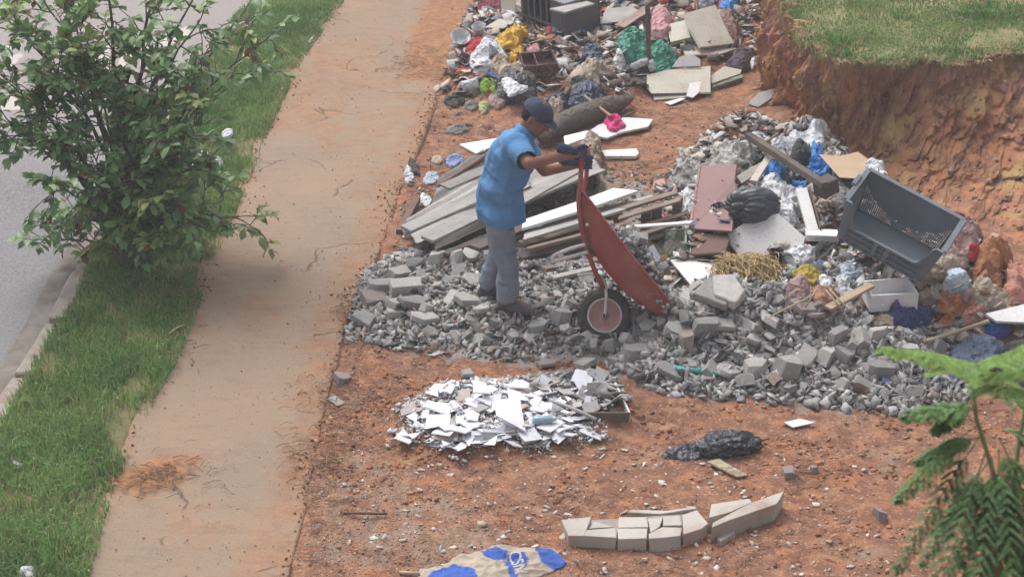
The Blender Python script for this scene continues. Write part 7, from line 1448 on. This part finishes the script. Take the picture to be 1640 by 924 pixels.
# dry grass cuttings strewn over the small dirt patch on the sidewalk and dirt
sw = MB(); r2 = random.Random(3)
for k in range(900):
    reg = r2.choice([[(175,785),(330,735)], [(455,770),(560,690)], [(500,600),(640,680)], [(620,130),(720,80)], [(540,480),(590,540)], [(330,440),(250,560)]]); px = r2.gauss((reg[0][0]+reg[1][0])/2, abs(reg[0][0]-reg[1][0])/3.2); py = r2.gauss((reg[0][1]+reg[1][1])/2, abs(reg[0][1]-reg[1][1])/3.2)
    p = P(px, py, .06); z = max(H(p.x, p.y), .055 if at_y(SL, p.y) < p.x < at_y(SR, p.y) else -1)+.008; p = P(px, py, z); a = r2.uniform(0, 6.28); l = r2.uniform(.02, .06); d = Vector((math.cos(a), math.sin(a), 0))*l
    sw.tube([p-d, p+Vector((0, 0, r2.uniform(0, .02))), p+d], .0022, 3, False)
tag(sw.build('dry_straw_litter', mat('straw_bits', (.30, .19, .11), (.19, .11, .07), bump=0, rnd=0)), 'dry stalks strewn on the dirt patches of the sidewalk', 'straw', kind='stuff')

# dry stalks and roots strewn over the red dirt
sw = MB(); pts_ = pts_in(RALL, 9000)
nz_ = fbm(pts_[:, 0]*1.7, pts_[:, 1]*2.6, 0, 501)
for (x_, y_, z_), k in zip(pts_, nz_):
    if k < .10 or x_ < at_y(SR, y_)+.03: continue
    a = r2.gauss(0, .7); l = r2.uniform(.012, .05); d = Vector((math.cos(a), math.sin(a), 0))*l; p = Vector((x_, y_, z_+.008)); sw.tube([p-d, p+Vector((0, r2.uniform(-.01, .01), r2.uniform(0, .018))), p+d], r2.uniform(.0018, .004), 3, False)
tag(sw.build('dry_stalks', mat('brown_stalks', (.29, .155, .10), (.19, .10, .07), bump=0, rnd=0)), 'reddish brown dry stalks and roots strewn over the bare dirt', 'stalks', kind='stuff')

# clods of earth clinging to the face of the bank, and long grass tipping over its lip
i_ = RNG.integers(150, nS-220, 2600); j_ = np.clip((RNG.uniform(0, 1, 2600)**1.8*104).astype(int), 3, 104)
pp = np.column_stack([XXb[i_, j_], YYb[i_, j_], ZZb[i_, j_]]); s = .008+.050*RNG.uniform(0, 1, len(pp))**3
tag(confetti('bank_clods', pp, s, palette(len(pp), [(.40, .19, .105), (.34, .165, .10), (.43, .27, .14), (.28, .16, .11), (.40, .26, .20)]), M_FINE, (.4, .9), tilt=1.0), 'clods of orange earth clinging to the face of the bank', 'soil', kind='stuff')
n = 2600; i_ = RNG.integers(150, nS-220, n); o_ = RNG.uniform(-.06, .10, n); gx = BLIP[i_, 0]+nrm[i_, 0]*o_; gy = BLIP[i_, 1]+nrm[i_, 1]*o_; kp = RNG.uniform(0, 1, n) < np.clip(.35+1.6*fbm(gx*2.5, gy*2.5, 0, 601), 0, 1); gx, gy = gx[kp], gy[kp]; n = len(gx)
tag(obj('lip_grass', blades('lip_grass', gx, gy, ZZb[i_[kp], -1]-.01, RNG.uniform(.03, .13, n), RNG.uniform(.003, .006, n), RNG.uniform(.6, 1.6, n), grass_cols(n, gx, gy, (.12, .24, .06), (.25, .32, .13), (.44, .37, .22), .35, 602)), M_GRASS, origin=(0, 0, 0)), 'longer grass and dry stems tipping over the lip of the bank', 'grass', kind='stuff')

p = pts_in([(500,720),(700,730),(1000,720),(1320,740),(1400,900),(900,900),(640,860),(480,820)], 520, 0, .3); s = .008+.042*RNG.uniform(0, 1, len(p))**2.6; kp = p[:, 0] > at_y(SR, p[:, 1])+.03; p, s = p[kp], s[kp]; p[:, 2] += s*.1
tag(confetti('tile_chips', p, s, palette(len(p), [(.62, .58, .52), (.55, .46, .38), (.45, .43, .42), (.48, .30, .22)], [3, 3, 2, 2]), M_FINE, (.08, .3), tilt=.3), 'pale chips and small shards scattered over the dirt below the tile heap', 'chips', kind='stuff')

for nm_, reg_, n_ in (('red_clods', [(540,560),(700,552),(1000,560),(1040,600),(660,610),(640,640),(540,650),(520,600)], 1900), ('churned_clods', [(1030,650),(1500,660),(1640,680),(1640,920),(1300,900),(1230,760),(1010,700)], 1900), ('path_side_clods', [(500,690),(650,720),(900,740),(880,800),(600,770),(480,760)], 1200)):
    p = pts_in(reg_, n_, 0, .25); kp = (fbm(p[:, 0]*2.4, p[:, 1]*4.2, 0, 701) > .02) & (p[:, 0] > at_y(SR, p[:, 1])-.02); p = p[kp]; s = .007+.036*RNG.uniform(0, 1, len(p))**2.6; p[:, 2] += s*.05
    tag(confetti(nm_, p, s, palette(len(p), [(.33, .135, .075), (.38, .165, .085), (.27, .115, .07), (.38, .21, .13)], var=.12), M_FINE, (.2, .5), tilt=.4), 'churned clods of red clay on the bare ground', 'soil', kind='stuff')
